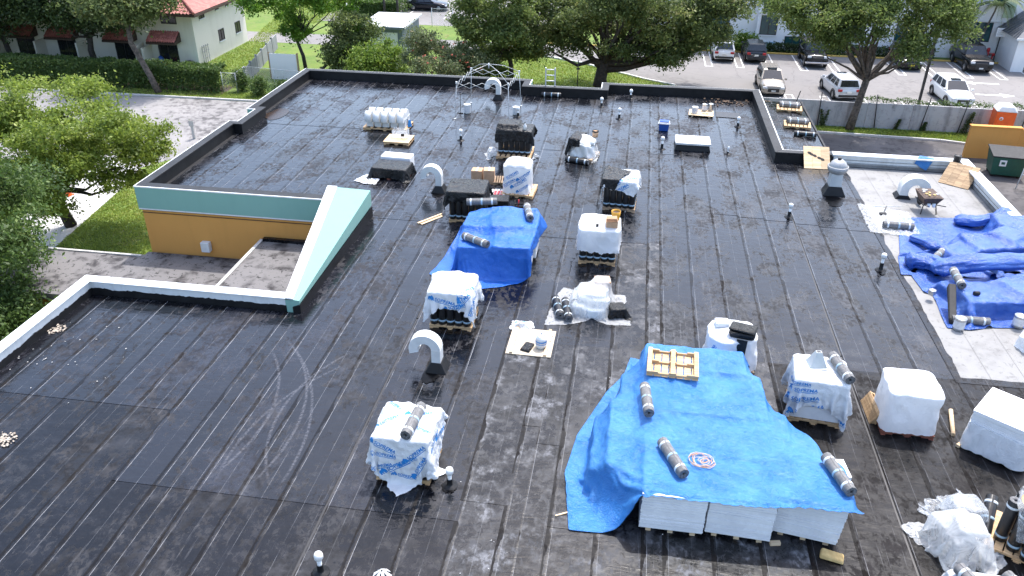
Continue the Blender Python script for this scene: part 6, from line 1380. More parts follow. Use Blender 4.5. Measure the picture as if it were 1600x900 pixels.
bx = [(1.42, 12.31, .60, .60, 0, 1.04, 0), (2.72, 12.35, .60, .60, 0, 1.04, -.05), (4.06, 12.52, .62, .60, 0, 1.07, -.16),
      (1.5, 13.75, .70, .64, 0, 1.10, 0), (2.9, 13.75, .62, .64, 0, 1.06, 0), (1.5, 15.1, .72, .66, 0, 1.16, 0), (2.75, 15.2, .5, .66, 0, 1.12, 0), (1.6, 16.3, .8, .42, 0, 1.2, 0), (2.85, 16.3, .45, .40, 0, 1.22, 0), (3.9, 13.7, .45, .5, 0, .98, 0)]
def taut(rows, nx, ny, wob, seed):
    "sheet pulled over control rows: each row (t, [(s, x, y, z), ...]); smooth along both ways"
    r = np.random.RandomState(seed); ts = np.array([q[0] for q in rows]); S_ = np.linspace(0, 1, nx); T_ = np.linspace(0, 1, ny)
    A = np.array([[np.interp(S_, [p[0] for p in q[1]], [p[k] for p in q[1]]) for k in (1, 2, 3)] for q in rows])     # (rows, 3, nx)
    P_ = np.stack([np.stack([np.interp(T_, ts, A[:, k, i]) for i in range(nx)], 1) for k in range(3)], 2)
    u, v = np.meshgrid(S_, T_); w = r.uniform(0, 6, 8)
    P_[..., 2] += wob*(np.sin(u*23+w[0]+5*v)+np.sin(v*19+w[1]+4*u)+np.sin(u*11-v*13+w[2])+.8*np.sin(u*41+v*7+w[3])); P_[..., 2] = np.maximum(P_[..., 2], .02); return P_
P = taut([(0, [(0, -.55, 11.5, .03), (.14, .1, 11.47, .46), (.28, .78, 11.60, 1.05), (.6, 2.7, 11.63, 1.06), (.8, 3.7, 11.70, 1.09), (1, 4.86, 11.76, 1.09)]),
          (.25, [(0, -.78, 13.1, .03), (.13, -.28, 13.0, .62), (.24, .35, 12.95, .98), (.34, 1.0, 12.9, 1.12), (.65, 2.6, 12.95, 1.09), (1, 4.68, 12.95, 1.09)]),
          (.5, [(0, -.62, 14.4, .03), (.13, -.15, 14.3, .62), (.24, .42, 14.25, 1.02), (.34, 1.0, 14.2, 1.15), (.7, 2.6, 14.2, 1.13), (1, 4.0, 14.2, 1.06)]),
          (.76, [(0, -.05, 16.1, .03), (.11, .28, 15.9, .66), (.22, .74, 15.7, 1.14), (.3, 1.1, 15.7, 1.21), (.7, 2.4, 15.8, 1.2), (1, 3.45, 15.7, 1.1)]),
          (.88, [(0, .35, 16.9, .03), (.2, .85, 16.6, 1.2), (.7, 2.3, 16.65, 1.24), (1, 3.3, 16.55, 1.15)]),
          (1, [(0, .5, 17.7, .03), (.2, .9, 17.6, .03), (.7, 2.3, 17.6, .05), (1, 3.3, 17.4, .05)])], 118, 112, .012, 31)
pin = np.zeros(P.shape[:2], bool); pin[:, 0] = True; pin[0, 33::4] = True; pin[-1, ::6] = True
bx = [(2.06, 12.36, 1.25, .63, 0, 1.05, 0), (4.02, 12.52, .74, .66, 0, 1.075, -.13), (2.3, 13.7, 1.5, .8, 0, 1.07, 0), (3.9, 13.5, .42, .5, 0, 1.03, 0), (2.1, 15.0, 1.32, .8, 0, 1.11, 0), (1.95, 16.2, 1.15, .5, 0, 1.18, 0), (1.4, 15.75, .55, .5, 0, 1.2, 0), (.42, 13.6, .34, 1.1, 0, .9, 0), (.05, 13.6, .3, .9, 0, .58, 0), (.5, 15.3, .22, .6, 0, .8, 0)]
Pr = P.copy(); c0 = P.mean((0, 1)); Pr = c0+(P-c0)*1.028
X = drape(P, bx, 90, 8, thick=.014, bend=.06, fric=.5, slope=Pr, pins=pin)
tp = cloth_obj('blue_tarp', X, m_tarp, 'big bright blue tarp spread over the board stacks in the foreground', 'tarp', .004, crumple=.045, cs=1.9)
def on(objs_X, x, y):        # height of a rested sheet near x, y
    d = (objs_X[..., 0]-x)**2+(objs_X[..., 1]-y)**2; k = np.argsort(d.ravel())[:6]; return float(objs_X.reshape(-1, 3)[k, 2].max())
TB = X
put_roll(RG, (2.0-.93+.30, 12.62, on(X, 1.37, 12.6)+.008), -PI/2+.42, 0, 'grey roll beside the rope coil on the big blue tarp')
put_roll(RG, (.84, 14.35, on(X, .84, 14.3)+.01), -PI/2+.1, .02, 'grey roll at the left edge of the big blue tarp')
put_roll(RG, (4.52, 12.62, on(X, 4.5, 12.6)+.012), -PI/2+.30, .0, 'grey roll on the right corner of the big blue tarp')
pz = on(X, 1.4, 15.6)
pl = pallet((1.42, 15.75), 'upturned wooden pallet lying on the big blue tarp', .58, .50, 0, z=pz+.14, rot=(PI, 0, -.04))
# rope coil beside the roll
rt_ = thing('rope_coil', 'tangled pale and orange rope coil on the big blue tarp', 'rope', (1.98, 12.72, on(X, 1.98, 12.7)+.012)); r_ = random.Random(5)
for i, m in enumerate((m_rope_w, m_rope_o, m_rope_w)):
    pts = []
    for k in range(34):
        a = k*.5+i*2; rad = .11+.085*math.sin(k*.21+i*1.7)+.02*r_.random(); pts.append((rad*math.cos(a)*1.25+.05*math.sin(k*.2), rad*math.sin(a)*1.1, .012+.02*abs(math.sin(k*.53+i))+.008*i))
    MB().tube(pts, .0075, 5).build('rope_strand', m, rt_)
simple('foam_scrap', 'torn tan foam scrap at the foot of the right board stack', 'foam scrap', MB().hexa([(-.2, -.1, 0), (.24, -.14, 0), (.26, .1, 0), (-.18, .12, 0), (-.19, -.06, .1), (.2, -.12, .07), (.24, .09, .08), (-.16, .1, .12)]), m_foam, (4.42, 11.62, .014), -.15, .02)
simple('timber_offcut', 'small pale wood offcut between the middle and right board stacks', 'timber', MB().box(-.1, -.04, 0, .1, .04, .07), m_timber, (3.42, 11.78, .014), .2)
simple('wood_splinter', 'thin wood splinter by the left corner of the big blue tarp', 'timber', MB().box(-.14, -.015, 0, .14, .015, .02), m_timber, (-.72, 11.9, .02), .5)
simple('white_board', 'sliver of white board showing right of the big blue tarp', 'board', MB().box(-.08, -.26, 0, .08, .26, 1.0), m_board_w, (4.74, 13.05, .012), .12)

# ------------------------------------------------------------------ mid blue tarp
for i, (x, y, hz) in enumerate(((-3.25, 22.0, 1.0), (-3.2, 23.2, 1.05))):
    t = thing('board_stack', ('white board stack showing at the right foot of the mid blue tarp', 'hinder white board stack under the mid blue tarp')[i], 'board stack', (x, y, 0), .03)
    MB().box(-.56, -.55, .12, .56, .55, hz-.05).build('boards', m_board_w, t, .01)
    for s in (-.4, 0, .4): MB().box(s-.05, -.54, 0, s+.05, .54, .119).build('bearer', m_timber, t)
bx = [(-3.25, 22.0, .57, .56, 0, 1.05, .03), (-3.2, 23.2, .57, .56, 0, 1.16, .03), (-4.45, 22.0, .5, .5, 0, .92, .1), (-4.4, 23.1, .55, .55, 0, 1.14, 0), (-3.6, 23.0, .5, .5, 0, 1.24, .2)]
P = taut([(0, [(0, -5.75, 21.25, .03), (.2, -5.25, 20.8, .03), (.55, -4.1, 20.55, .03), (.85, -3.0, 20.95, .12), (1, -2.45, 21.6, .5)]),
          (.3, [(0, -5.65, 21.7, .03), (.2, -5.0, 21.4, .85), (.55, -4.1, 21.38, 1.0), (.85, -3.0, 21.4, 1.06), (1, -2.5, 21.8, .85)]),
          (.65, [(0, -5.5, 22.7, .12), (.2, -4.98, 22.4, 1.0), (.55, -4, 22.5, 1.18), (.85, -2.85, 22.5, 1.22), (1, -2.45, 22.6, .7)]),
          (1, [(0, -5.3, 23.7, .45), (.2, -4.95, 23.75, 1.05), (.55, -4, 23.95, 1.26), (.85, -2.8, 24.0, 1.26), (1, -2.4, 23.9, .7)])], 96, 92, .014, 41)
pin = np.zeros(P.shape[:2], bool); pin[:, 0] = True; pin[0, :54:2] = True; pin[-1, :] = True; c0 = P.mean((0, 1)); Pr = c0+(P-c0)*1.02
X = drape(P, bx, 90, 8, thick=.014, bend=.06, fric=.5, slope=Pr, pins=pin)
cloth_obj('blue_tarp', X, m_tarp_mid, 'bright blue tarp draped to the roof over stacks in the middle', 'tarp', .004, crumple=.04, cs=1.9)
put_roll(RG, (-4.38, 21.75, on(X, -4.38, 21.75)+.02), -.55, .02, 'grey roll lying on the front left of the mid blue tarp')
put_roll(RG, (-3.0, 23.55, on(X, -3.0, 23.5)+.01), -PI/2+.25, .0, 'grey roll at the back right of the mid blue tarp')
t = thing('timber_planks', 'two short timber planks lying left of the mid blue tarp', 'timber', (-6.7, 25.2, .014), .95)
MB().box(-.55, -.04, 0, .55, .04, .045).build('plank', m_timber, t); MB().box(-.5, -.16, 0, .48, -.06, .02).build('plank', m_timber, t)

# ------------------------------------------------------------------ deep blue tarps on the grey roof
bx = [(11.2, 22.1, 1.4, .6, 0, .5, .12), (13.0, 22.4, .8, .8, 0, .62, 0), (10.0, 22.6, .45, .35, 0, .34, .4), (11.8, 22.5, .7, .5, 0, .66, .5)]
P = flat(0, 0, 0, 0, 1.15, 100, 84, 0, .004, 51, quad=[(9.0, 20.5), (15.2, 20.5), (15.2, 25.1), (8.9, 25.0)])
Q = squeeze(P, .86, 12.0, 22.6); Q[..., 2] += .09*np.sin(P[..., 1]*4+1.5*np.sin(P[..., 0]*1.3))+.05*np.sin(P[..., 0]*3.1+P[..., 1])
X = drape(Q, bx, 140, 7, thick=.014, bend=.22, fric=.5, slope=P)
cloth_obj('blue_tarp', X, m_tarp_dark, 'crumpled deep blue tarp with buckets along its near edge, on the grey roof', 'tarp', .004, crumple=.06, cs=1.25); TN = X
bx = [(12.3, 25.9, 1.1, .6, 0, .42, .25), (13.2, 27.0, .6, .8, 0, .55, 0), (10.9, 25.3, .5, .4, 0, .26, .3), (12.6, 26.2, .5, .4, 0, .56, .7)]
P = flat(0, 0, 0, 0, 1.1, 100, 84, 0, .004, 52, quad=[(8.6, 23.6), (14.8, 23.6), (14.8, 29.3), (9.6, 28.2)])
Q = squeeze(P, .84, 11.9, 26.0); Q[..., 2] += .10*np.sin(P[..., 1]*3.4+1.5*np.sin(P[..., 0]*1.1))+.05*np.sin(P[..., 0]*2.7-P[..., 1])
X = drape(Q, bx, 140, 7, thick=.03, bend=.22, fric=.5, slope=P)
cloth_obj('blue_tarp', X, m_tarp_dark, 'further crumpled deep blue tarp reaching the white parapet', 'tarp', .004, crumple=.06, cs=1.25); TF = X
# bunched end of the tarp, rolled into a soft sausage
bunch([(8.95, 24.35, .2), (9.6, 24.3, .24), (10.0, 23.75, .3)], .24, 'bunched end of deep blue tarp nearest the black roof', 1)
bunch([(9.5, 23.6, .34), (10.6, 23.75, .55), (12.0, 23.9, .62), (13.4, 24.3, .66)], .26, 'long bunched fold of deep blue tarp between the two crumpled tarps', 4)
bunch([(9.7, 26.4, .12), (9.95, 25.9, .2), (10.2, 25.3, .25)], .15, 'small twisted end of the further deep blue tarp', 7)
bunch([(11.55, 28.05, .16), (12.1, 27.7, .25), (12.8, 27.9, .34), (13.5, 28.5, .42)], .2, 'bunched deep blue tarp lying up towards the white parapet', 9)
put_roll(RG, (10.12, 24.95, on(TF, 10.1, 24.95)+.03), .95, 0, 'grey roll on the left part of the further deep blue tarp')
put_roll(RG, (11.4, 24.7, on(TF, 11.4, 24.7)+.04), -.95, 0, 'grey roll in the middle of the further deep blue tarp')
put_roll(RG, (9.85, 22.5, on(TN, 9.85, 22.5)+.02), PI/2-.05, 0, 'grey roll on the near deep blue tarp behind the standing flap')
put_roll(RG, (9.85, 20.95, .02), 0, 0, 'grey roll lying along the near edge of the deep blue tarps')
simple('black_strip', 'long black rubber strip standing on the near deep blue tarp', 'strip', MB().hexa([(-.09, -.55, .0), (.09, -.55, 0), (.12, .6, .55), (-.1, .6, .55), (-.12, -.5, .16), (.1, -.5, .16), (.14, .62, .72), (-.08, .62, .72)]), m_rub, (9.42, 21.35, .02), -.12, .03)
simple('black_canister', 'small black canister on the near deep blue tarp', 'can', MB().cyl((-.08, 0, .06), (.08, 0, .06), .06, n=12), m_rub, (10.15, 21.75, on(TN, 10.15, 21.75)+.01), .2)
def tin(loc, label, r=.13, h=.3, lab=True, sc=1, m=None, open_=False):
    t = thing('paint_tin', label, 'tin', loc); t.scale = (sc,)*3
    MB().lathe([(0, .004), (r-.004, 0), (r, .008), (r, h-.01), (r+.004, h), (r-.006, h), (r-.012, h-.016 if not open_ else .05), (0, h-.016 if not open_ else .05)], 20).build('can', m or m_tin, t)
    if lab: MB().lathe([(r+.0015, h*.18), (r+.0015, h*.82)], 20).build('paper_label', m_label, t)
    MB().tube([((r+.004)*math.cos(a), (r+.004)*.2, h*.8-.1*math.sin(a)) for a in [PI*k/8 for k in range(9)]], .004, 4).build('handle', m_iron, t)
    return t
tin((9.45, 20.62, .014), 'open tin at the near corner of the deep blue tarps', .15, .36, True)
tin((11.12, 21.0, .05), 'tin on the near edge of the deep blue tarp at the right frame edge', .15, .34, True)
tin((11.55, 24.25, on(TF, 11.5, 24.2)+.01), 'tin half sunk in the further deep blue tarp', .14, .2, False)
tin((9.15, 22.2, .2), 'tin lying in the folds at the left of the near deep blue tarp', .1, .14, False)
hood('white_bag', 'white bag on the grey roof at the right frame edge', (11.15, 19.95), .42, .32, .02, .42, .3, 21, .08, .02, .06, m_wrap, .12, 'bag', 3)
# ------------------------------------------------------------------ things on the grey roof
X = drape(flat(0, 0, 0, 0, .16, 60, 60, 0, .02, 61, quad=[(8.5, 26.75), (10.05, 26.5), (10.15, 28.6), (8.55, 29.15)]), [(9.4, 27.9, .35, .3, 0, .05, .2)], 60, 6, ground=.026)
cloth_obj('dust_sheet', ragged_edge(X, 1.0, 11), m_clear, 'crumpled translucent dust sheet spread on the grey roof', 'plastic sheet', .003)
put_roll(RG, (9.45, 27.12, .05), -.03, 0, 'grey roll lying on the translucent dust sheet')
t = thing('broom', 'long handled broom lying on the dust sheet', 'broom', (9.4, 28.3, .06), .15)
MB().cyl((-.35, .62, .03), (.75, .62, .04), .014, n=6).build('cross_stick', m_frame, t); MB().cyl((-.2, -.05, .05), (.2, .62, .05), .014, n=6).build('handle', m_iron, t); MB().box(-.32, -.14, 0, -.1, 0, .08).build('head', m_rub, t)
t = thing('wheelbarrow', 'rusty wheelbarrow of debris standing on the grey roof', 'wheelbarrow', (10.85, 28.95, .012), .12)
MB().hexa([(-.22, -.26, .34), (.22, -.26, .34), (.2, .3, .34), (-.2, .3, .34), (-.36, -.42, .66), (.36, -.42, .66), (.33, .5, .68), (-.33, .5, .68)]).build('tray', m_rust, t, .02)
MB().hexa([(-.3, -.36, .665), (.3, -.36, .665), (.28, .42, .685), (-.28, .42, .685), (-.2, -.2, .70), (.2, -.2, .71), (.15, .25, .72), (-.2, .25, .70)]).build('debris_fill', m_rust, t, .02)
r_ = random.Random(8)
for k in range(9): MB().box(-.05, -.04, 0, .05, .04, .03, Matrix.Translation((r_.uniform(-.2, .2), r_.uniform(-.25, .3), .70)) @ Matrix.Rotation(r_.uniform(0, 3), 4, 'Z')).build('debris_chunk', m_foam if k % 2 else m_kerb, t)
for s in (-1, 1): MB().tube([(s*.25, .45, .36), (s*.24, -.2, .33), (s*.3, -.75, .5)], .018, 6).build('handle', m_iron, t); MB().tube([(s*.22, -.22, .34), (s*.28, -.3, .0)], .02, 6).build('leg', m_iron, t)
MB().lathe([(0, -.04), (.17, -.04), (.19, 0), (.17, .04), (0, .04)], 16, Matrix.Translation((0, .55, .2)) @ Matrix.Rotation(PI/2, 4, 'Y')).build('wheel', m_tyre, t)
for s in (-1, 1): MB().lathe([(0, 0), (.055, 0), (.06, .13), (0, .13)], 12, Matrix.Translation((s*.09, -.33, .30))).build('hanging_tin', m_pvc, t)
def planks(name, label, c, hx, hy, rz, tilt, mat, n, z=0, axis='x', cat='plywood'):
    t = thing(name, label, cat, (c[0], c[1], z), 0, rot=(tilt, 0, rz))
    for k in range(n):
        x0 = -hx+2*hx*k/n; MB().box(x0+.002, 0, 0, x0+2*hx/n-.002, 2*hy, .02+.0015*(k % 2)).build('plank', mat, t, .002)
    return t
planks('plywood_sheet', 'pale plywood sheet leaning on the black parapet behind the domed vent', (7.68, 32.62), .52, .52, .04, R(40), m_ply, 3, .012)
st_ = bpy.data.objects['plywood_sheet']
for k, (x, y) in enumerate(((-.28, .72), (-.08, .6), (.1, .5), (.22, .44), (-.2, .66))): MB().lathe([(0, .0245), (.06, .0245)], 8, Matrix.Translation((x, y, 0)) @ Matrix.Scale(1.6, 4, (1, -.5, 0))).build('tar_mark', m_flash, st_)
planks('plywood_sheet', 'weathered plywood sheet leaning on the white parapet corner', (12.62, 31.65), .56, .56, -.62, R(33), m_ply_worn, 4, .012)
tin((13.05, 33.05, .525), 'dark open tin standing on the white parapet corner', .14, .26, False, m=m_iron)
X = drape(flat(11.6, 12.15, 32.9, 33.5, .75, 26, 22, -.5, .006, 63), [(11, 33.3, 3, .17, 0, .522, 0)], 60, 5); cloth_obj('tarp_scrap', X, m_tarp, 'small blue tarp scrap hanging over the white parapet', 'tarp', .003)
for i, (x, y) in enumerate(((7.95, 42.1), (7.95, 39.45))):
    pallet((x, y), ('further small pallet on the narrow lower roof by the car park', 'nearer small pallet on the narrow lower roof')[i], .62, .45, -.12, m_pallet, z=-.40)
    put_roll(RG, (x+.02, y+.05, -.40+.127), -.12+.02, 0, ('grey roll on the further small pallet of the lower roof', 'grey roll on the nearer small pallet of the lower roof')[i], None); 
    put_roll(RG, (x+.02, y+.28, -.40+.127), -.10, 0, ('second grey roll behind on the further small pallet of the lower roof', 'second grey roll behind on the nearer small pallet of the lower roof')[i], None)
put_roll(RB, (8.1, 38.0, -.40), -.1, 0, 'black roll lying directly on the narrow lower roof')
put_roll(RB, (-4.15, 40.85, .012), .02, 0, 'black roll lying at the foot of the recessed far parapet')

# ------------------------------------------------------------------ stack of new gooseneck vents on a pallet
pallet((-11.0, 34.75), 'long pallet carrying the row of new white gooseneck vents', 1.02, .62, -.01)
# shared shape: one vent, then copies
def vent_unit(loc, label, group):
    if 'VU' in globals(): o = copy_tree(VU); o.location = loc; o['label'] = label; return o
    t = thing('new_gooseneck_vent', label, 'roof vent', loc, 0, group); n = 16; r, sq, w = .20, .34, .34
    ring = [[(-.16, -w/2, 0), (-.16, w/2, 0), (.16, w/2, 0), (.16, -w/2, 0)]]
    mb = MB().box(-.15, -.16, 0, .15, .16, .42); mb.build('base_duct', m_duct_w, t)
    V = [(sx*.145, -.16+.26*math.cos(a), .42+.30*math.sin(a)) for a in [R(-25)+R(230)*k/n for k in range(n+1)] for sx in (-1, 1)]
    mb = MB().add(V, [(2*i, 2*i+1, 2*i+3, 2*i+2) for i in range(n)], True); mb.f += [tuple(range(0, 2*n+2, 2)), tuple(range(2*n+1, 0, -2))]; mb.s += [False, False]
    mb.build('hood', m_duct_w, t)
    MB().box(-.165, -.20, .36, .165, .18, .385).build('seam_band', m_galv, t)
    globals()['VU'] = t; return t
for j in range(2):
    for i in range(5):
        vent_unit((-11.74+i*.375, 34.48+j*.55, .127), ('leftmost', 'second from left', 'middle', 'second from right', 'rightmost')[i]+(' front row' if j == 0 else ' back row')+' new gooseneck vent on the long pallet', 'new gooseneck vents, front row' if j == 0 else 'new gooseneck vents, back row')['group'] = 'new gooseneck vents, front row' if j == 0 else 'new gooseneck vents, back row'
simple('blue_wrapper', 'scrap of blue wrapper at the right end of the new vents', 'wrapper', MB().hexa([(-.1, -.08, 0), (.1, -.1, 0), (.08, .1, 0), (-.1, .1, 0), (-.05, -.02, .3), (.06, -.04, .34), (.05, .05, .26), (-.04, .06, .3)]), m_print, (-9.95, 34.6, .13), .3, .02)
pallet((-9.98, 32.9), 'pallet topped with plywood in front of the new vents', .56, .5, .0)
simple('plywood_square', 'pale plywood square on the pallet in front of the new vents', 'plywood', MB().box(-.57, -.52, 0, .57, .52, .02), m_ply, (-9.98, 32.9, .127), .0)
t = thing('clear_tub', 'clear plastic tub on the plywood in front of the new vents', 'tub', (-9.95, 33.12, .15), .05)
for (a, b, c_, d) in ((-.34, -.2, .34, -.19), (-.34, .19, .34, .2), (-.34, -.189, -.33, .189), (.33, -.189, .34, .189)): MB().box(a, b, 0, c_, d, .34).build('side', m_clearer, t)
MB().box(-.33, -.189, 0, .33, .189, .01).build('floor', m_clear, t); MB().box(.05, -.205, .08, .2, -.2005, .2).build('dark_sticker', m_rub, t)

# ------------------------------------------------------------------ bare canopy frame, buckets, cooler, tins
t = thing('canopy_frame', 'bare white folding canopy frame standing by the far parapet', 'canopy frame', (-7.2, 38.1, .012))
ft = [(-1.1, -3.1, 0), (1.35, -.95, 0), (1.55, .75, 0), (-1.75, 3.0, 0)]; tp_ = [(-1.0, -2.45, 1.75), (1.25, -1.9, 1.75), (1.5, 1.0, 1.8), (-1.1, 1.1, 1.8)]
tops = [(-.95, -1.55, 1.7), (1.45, -1.35, 1.7), (1.65, .85, 1.72), (-.75, .95, 1.72)]; feet = [(-1.05, -1.55-.1, 0), (1.5, -1.4, 0), (1.75, .9, 0), (-.8, 1.0, 0)]
for a, b in zip(feet, tops):
    MB().box(-.02, -.02, 0, .02, .02, 1.0, Matrix.Translation(a) @ Matrix.Identity(4)).build('leg', m_frame, t) if False else MB().tube([a, b], .013, 6).build('leg', m_frame, t)
    MB().box(a[0]-.05, a[1]-.05, 0, a[0]+.05, a[1]+.05, .012).build('foot', m_frame, t)
    MB().box(b[0]-.04, b[1]-.04, b[2]-.06, b[0]+.04, b[1]+.04, b[2]+.04).build('corner_joint', m_frame, t)
pk = (.35, -.28, 2.3)
for i in range(4):
    a, b = Vector(tops[i]), Vector(tops[(i+1) % 4]); n = 4; dz = Vector((0, 0, -.26))
    for k in range(n):
        p, q = a.lerp(b, k/n), a.lerp(b, (k+1)/n)
        MB().tube([p, q+dz], .0085, 5).build('scissor_bar', m_frame, t); MB().tube([p+dz, q], .0085, 5).build('scissor_bar', m_frame, t)
    m_ = a.lerp(Vector(pk), .52)+Vector((0, 0, .10)); MB().tube([a, m_, pk], .010, 5).build('roof_bar', m_frame, t)
MB().cyl((pk[0], pk[1], 2.1), (pk[0], pk[1], 2.34), .03, n=8).build('peak_hub', m_frame, t)
tin((-7.85, 37.45, .014), 'white bucket with red mark under the canopy frame', .17, .42, True, m=m_pvc)
tin((-5.5, 37.65, .014), 'white bucket at the right foot of the canopy frame', .16, .36, True, m=m_pvc)
simple('standing_pole', 'thin upright pole on a small foot beside the white bucket', 'pole', MB().cyl((0, 0, 0), (0, 0, .95), .014, n=6).cyl((-.12, 0, .012), (.12, 0, .012), .02, n=6).cyl((0, 0, .9), (0, 0, .98), .03, n=8), m_iron, (-8.15, 37.3, .012))
t = thing('cool_box', 'blue cool box with white lid and handle on the black roof', 'cool box', (1.52, 36.45, .012), -.04)
MB().hexa([(-.2, -.15, 0), (.2, -.15, 0), (.2, .15, 0), (-.2, .15, 0), (-.24, -.18, .36), (.24, -.18, .36), (.24, .18, .36), (-.24, .18, .36)]).build('body', m_blue, t, .02)
MB().box(-.25, -.19, .362, .25, .19, .42).build('lid', m_cwhite, t, .02); MB().box(-.22, -.16, .421, .22, .16, .46).build('lid_top', m_blue, t, .02); MB().tube([(-.26, -.02, .36), (-.26, -.24, .37), (.26, -.24, .37), (.26, -.02, .36)], .018, 6).build('handle', m_cwhite, t)
t = thing('work_board', 'pale board on bearers holding tins near the far right roof corner', 'board', (3.34, 39.2, .012), -.09)
MB().box(-.58, -.52, .07, .58, .42, .10).build('board', m_ply, t, .004)
for s in (-.4, .4): MB().box(s-.04, -.5, 0, s+.04, .4, .069).build('bearer', m_timber, t)
tin((3.02, 39.05, .114), 'square white tin on the pale work board', .15, .3, True, m=m_pvc); tin((3.5, 39.5, .114), 'silver tin in the middle of the pale work board', .13, .32, True); tin((3.8, 39.55, .114), 'silver tin at the right edge of the pale work board', .12, .34, False)
simple('trowel', 'small dark trowel lying on the pale work board', 'trowel', MB().box(-.12, -.03, 0, .05, .03, .012).cyl((.05, 0, .02), (.18, 0, .03), .015, n=6), m_iron, (3.5, 38.95, .115), -.3)
simple('patch_sheet', 'dark square membrane offcut lying right of the work board', 'membrane offcut', MB().box(-.56, -.42, 0, .56, .42, .008), m_roll_blk, (4.62, 39.3, .020), -.06)
# crumbs of debris
def crumbs(c, rad, n, mat, label, seed, s=.05, sx=1.0):
    r = random.Random(seed); mb = MB()
    for k in range(n):
        a, d = r.uniform(0, 2*PI), rad*r.random()**1.4; q = s*r.uniform(.3, 1.2)
        mb.box(-q, -q*.6, 0, q, q*.6, q*.5, Matrix.Translation((d*math.cos(a)*sx, d*math.sin(a), 0)) @ Matrix.Rotation(r.uniform(0, 6), 4, 'Z') @ Matrix.Rotation(r.uniform(-.4, .4), 4, 'X'))
    o = mb.build('debris', mat); o.location = (c[0], c[1], .022); return tag(o, label, 'debris', None, 'stuff')
crumbs((-15.0, 16.5), .26, 70, m_crumb, 'pale crumbs of debris by the near white parapet', 1, .032)
crumbs((-13.3, 12.15), .3, 100, m_crumb, 'pale crumbs of debris at the left frame edge', 2, .034)
crumbs((-14.4, 15.2), 2.4, 46, m_kerb, 'scattered pale grit along the near white parapet', 3, .016)
crumbs((4.6, 41.5), 1.0, 90, m_litter, 'brown leaf litter by the far parapet corner', 4, .05, 1.3)
crumbs((-2, 11), 9, 26, m_kerb, 'scattered white specks over the near roof', 5, .011)
pd = MB(); n = 40
pd.add([(0, 0, 0)]+[((.55+.18*noise.noise((math.cos(a)*1.5, math.sin(a)*1.5, 1)))*math.cos(a)*.9, (.85+.25*noise.noise((math.cos(a)*1.5, math.sin(a)*1.5, 5)))*math.sin(a), 0) for a in [2*PI*k/n for k in range(n)]], [(0, 1+k, 1+(k+1) % n) for k in range(n)])
o = pd.build('puddle', m_puddle); o.location = (-16.75, 35.6, .024); tag(o, kind='structure')
# bitumen smears around the vents
def smear(c, rx, ry, seed):
    mb = MB(); n = 60; mb.add([(0, 0, 0)]+[(rx*(1+.45*noise.noise((math.cos(a)*2, math.sin(a)*2, seed))+.25*noise.noise((math.cos(a)*7, math.sin(a)*7, seed)))*math.cos(a), ry*(1+.45*noise.noise((math.cos(a)*2, math.sin(a)*2, seed+9)))*math.sin(a), 0) for a in [2*PI*k/n for k in range(n)]], [(0, 1+k, 1+(k+1) % n) for k in range(n)])
    o = mb.build('bitumen_smear', m_wetbit, roof); o.location = (c[0], c[1], .0235+.0006*seed); return o
for i, (x, y, rx, ry) in enumerate(((-4.45, 16.05, .2, .3), (-3.12, 12.3, .16, .16), (7.75, 29.3, .3, .5), (-6.95, 27.4, .2, .28), (5.86, 27.45, .13, .18), (-5.0, 9.7, .15, .14), (8.15, 23.75, .12, .18))): smear((x, y), rx, ry, i)

# ------------------------------------------------------------------ torn clear plastic over white bags, panel with gas cylinder
for i, (x, y, z, w) in enumerate(((-.62, 19.75, .02, .36), (-.5, 19.95, .24, .34), (-.78, 20.1, .24, .33), (-.55, 20.1, .46, .32), (-.9, 19.9, .02, .34))):
    hood('white_sack', ('lowest front white sack under the torn clear plastic', 'second white sack under the torn clear plastic', 'left upper white sack under the torn clear plastic', 'topmost white sack under the torn clear plastic', 'lowest left white sack under the torn clear plastic')[i], (x, y), w, .26, z, z+.24, .1*i-.1, 30+i, .0, .01, .03, m_bag, .05, 'sack', 3)
simple('cardboard_box', 'brown box under the torn clear plastic', 'box', MB().box(-.22, -.2, 0, .22, .2, .85), m_card, (-.42, 20.3, .014), .15, .01)
X = drape(flat(0, 0, 0, 0, 1.05, 84, 80, 0, .006, 71, quad=[(-2.1, 18.85), (.75, 19.1), (.5, 21.1), (-1.9, 21.2)]), [(-.68, 19.95, .38, .36, 0, .7, 0), (-.42, 20.3, .22, .2, 0, .87, .15), (-.85, 20.0, .36, .3, 0, .5, 0)], 110, 6, bend=.05)
cloth_obj('torn_plastic', ragged_edge(X, 1.5, 14), m_clear, 'torn clear plastic sheet over white sacks in the middle of the roof', 'plastic sheet', .003)
o = put_roll(RB, (-1.62, 19.75, .03), PI/2+.25, 0, 'left one of two black rolls beside the torn clear plastic'); o = put_roll(RB, (-1.35, 19.65, .03), PI/2+.2, .03, 'right one of two black rolls beside the torn clear plastic')
X = drape(flat(-.3, .55, 19.4, 20.2, .5, 30, 28, .2, .006, 72), [(.05, 19.8, .22, .2, 0, .3, .3)], 70, 5); cloth_obj('black_sheet', X, m_blackpl, 'crumpled black sheet on the right of the torn clear plastic', 'plastic sheet')
t = thing('battened_board', 'tan board with two battens lying in the middle of the roof', 'board', (-2.15, 18.0, .012), -.01)
MB().box(-.6, -.64, 0, .6, .64, .025).build('panel', m_mdf, t, .003)
for x in (-.46, .44): MB().box(x-.04, -.62, .0255, x+.04, .66, .065).build('batten', m_timber, t, .003)
for (x, y) in ((.53, .35), (.5, .1)): MB().lathe([(0, .0265), (.02, .0265)], 8, Matrix.Translation((x, y, 0))).build('hole', m_rub, t)
t = thing('gas_cylinder', 'white propane cylinder with blue label standing on the tan panel', 'gas cylinder', (-1.86, 17.78, .039))
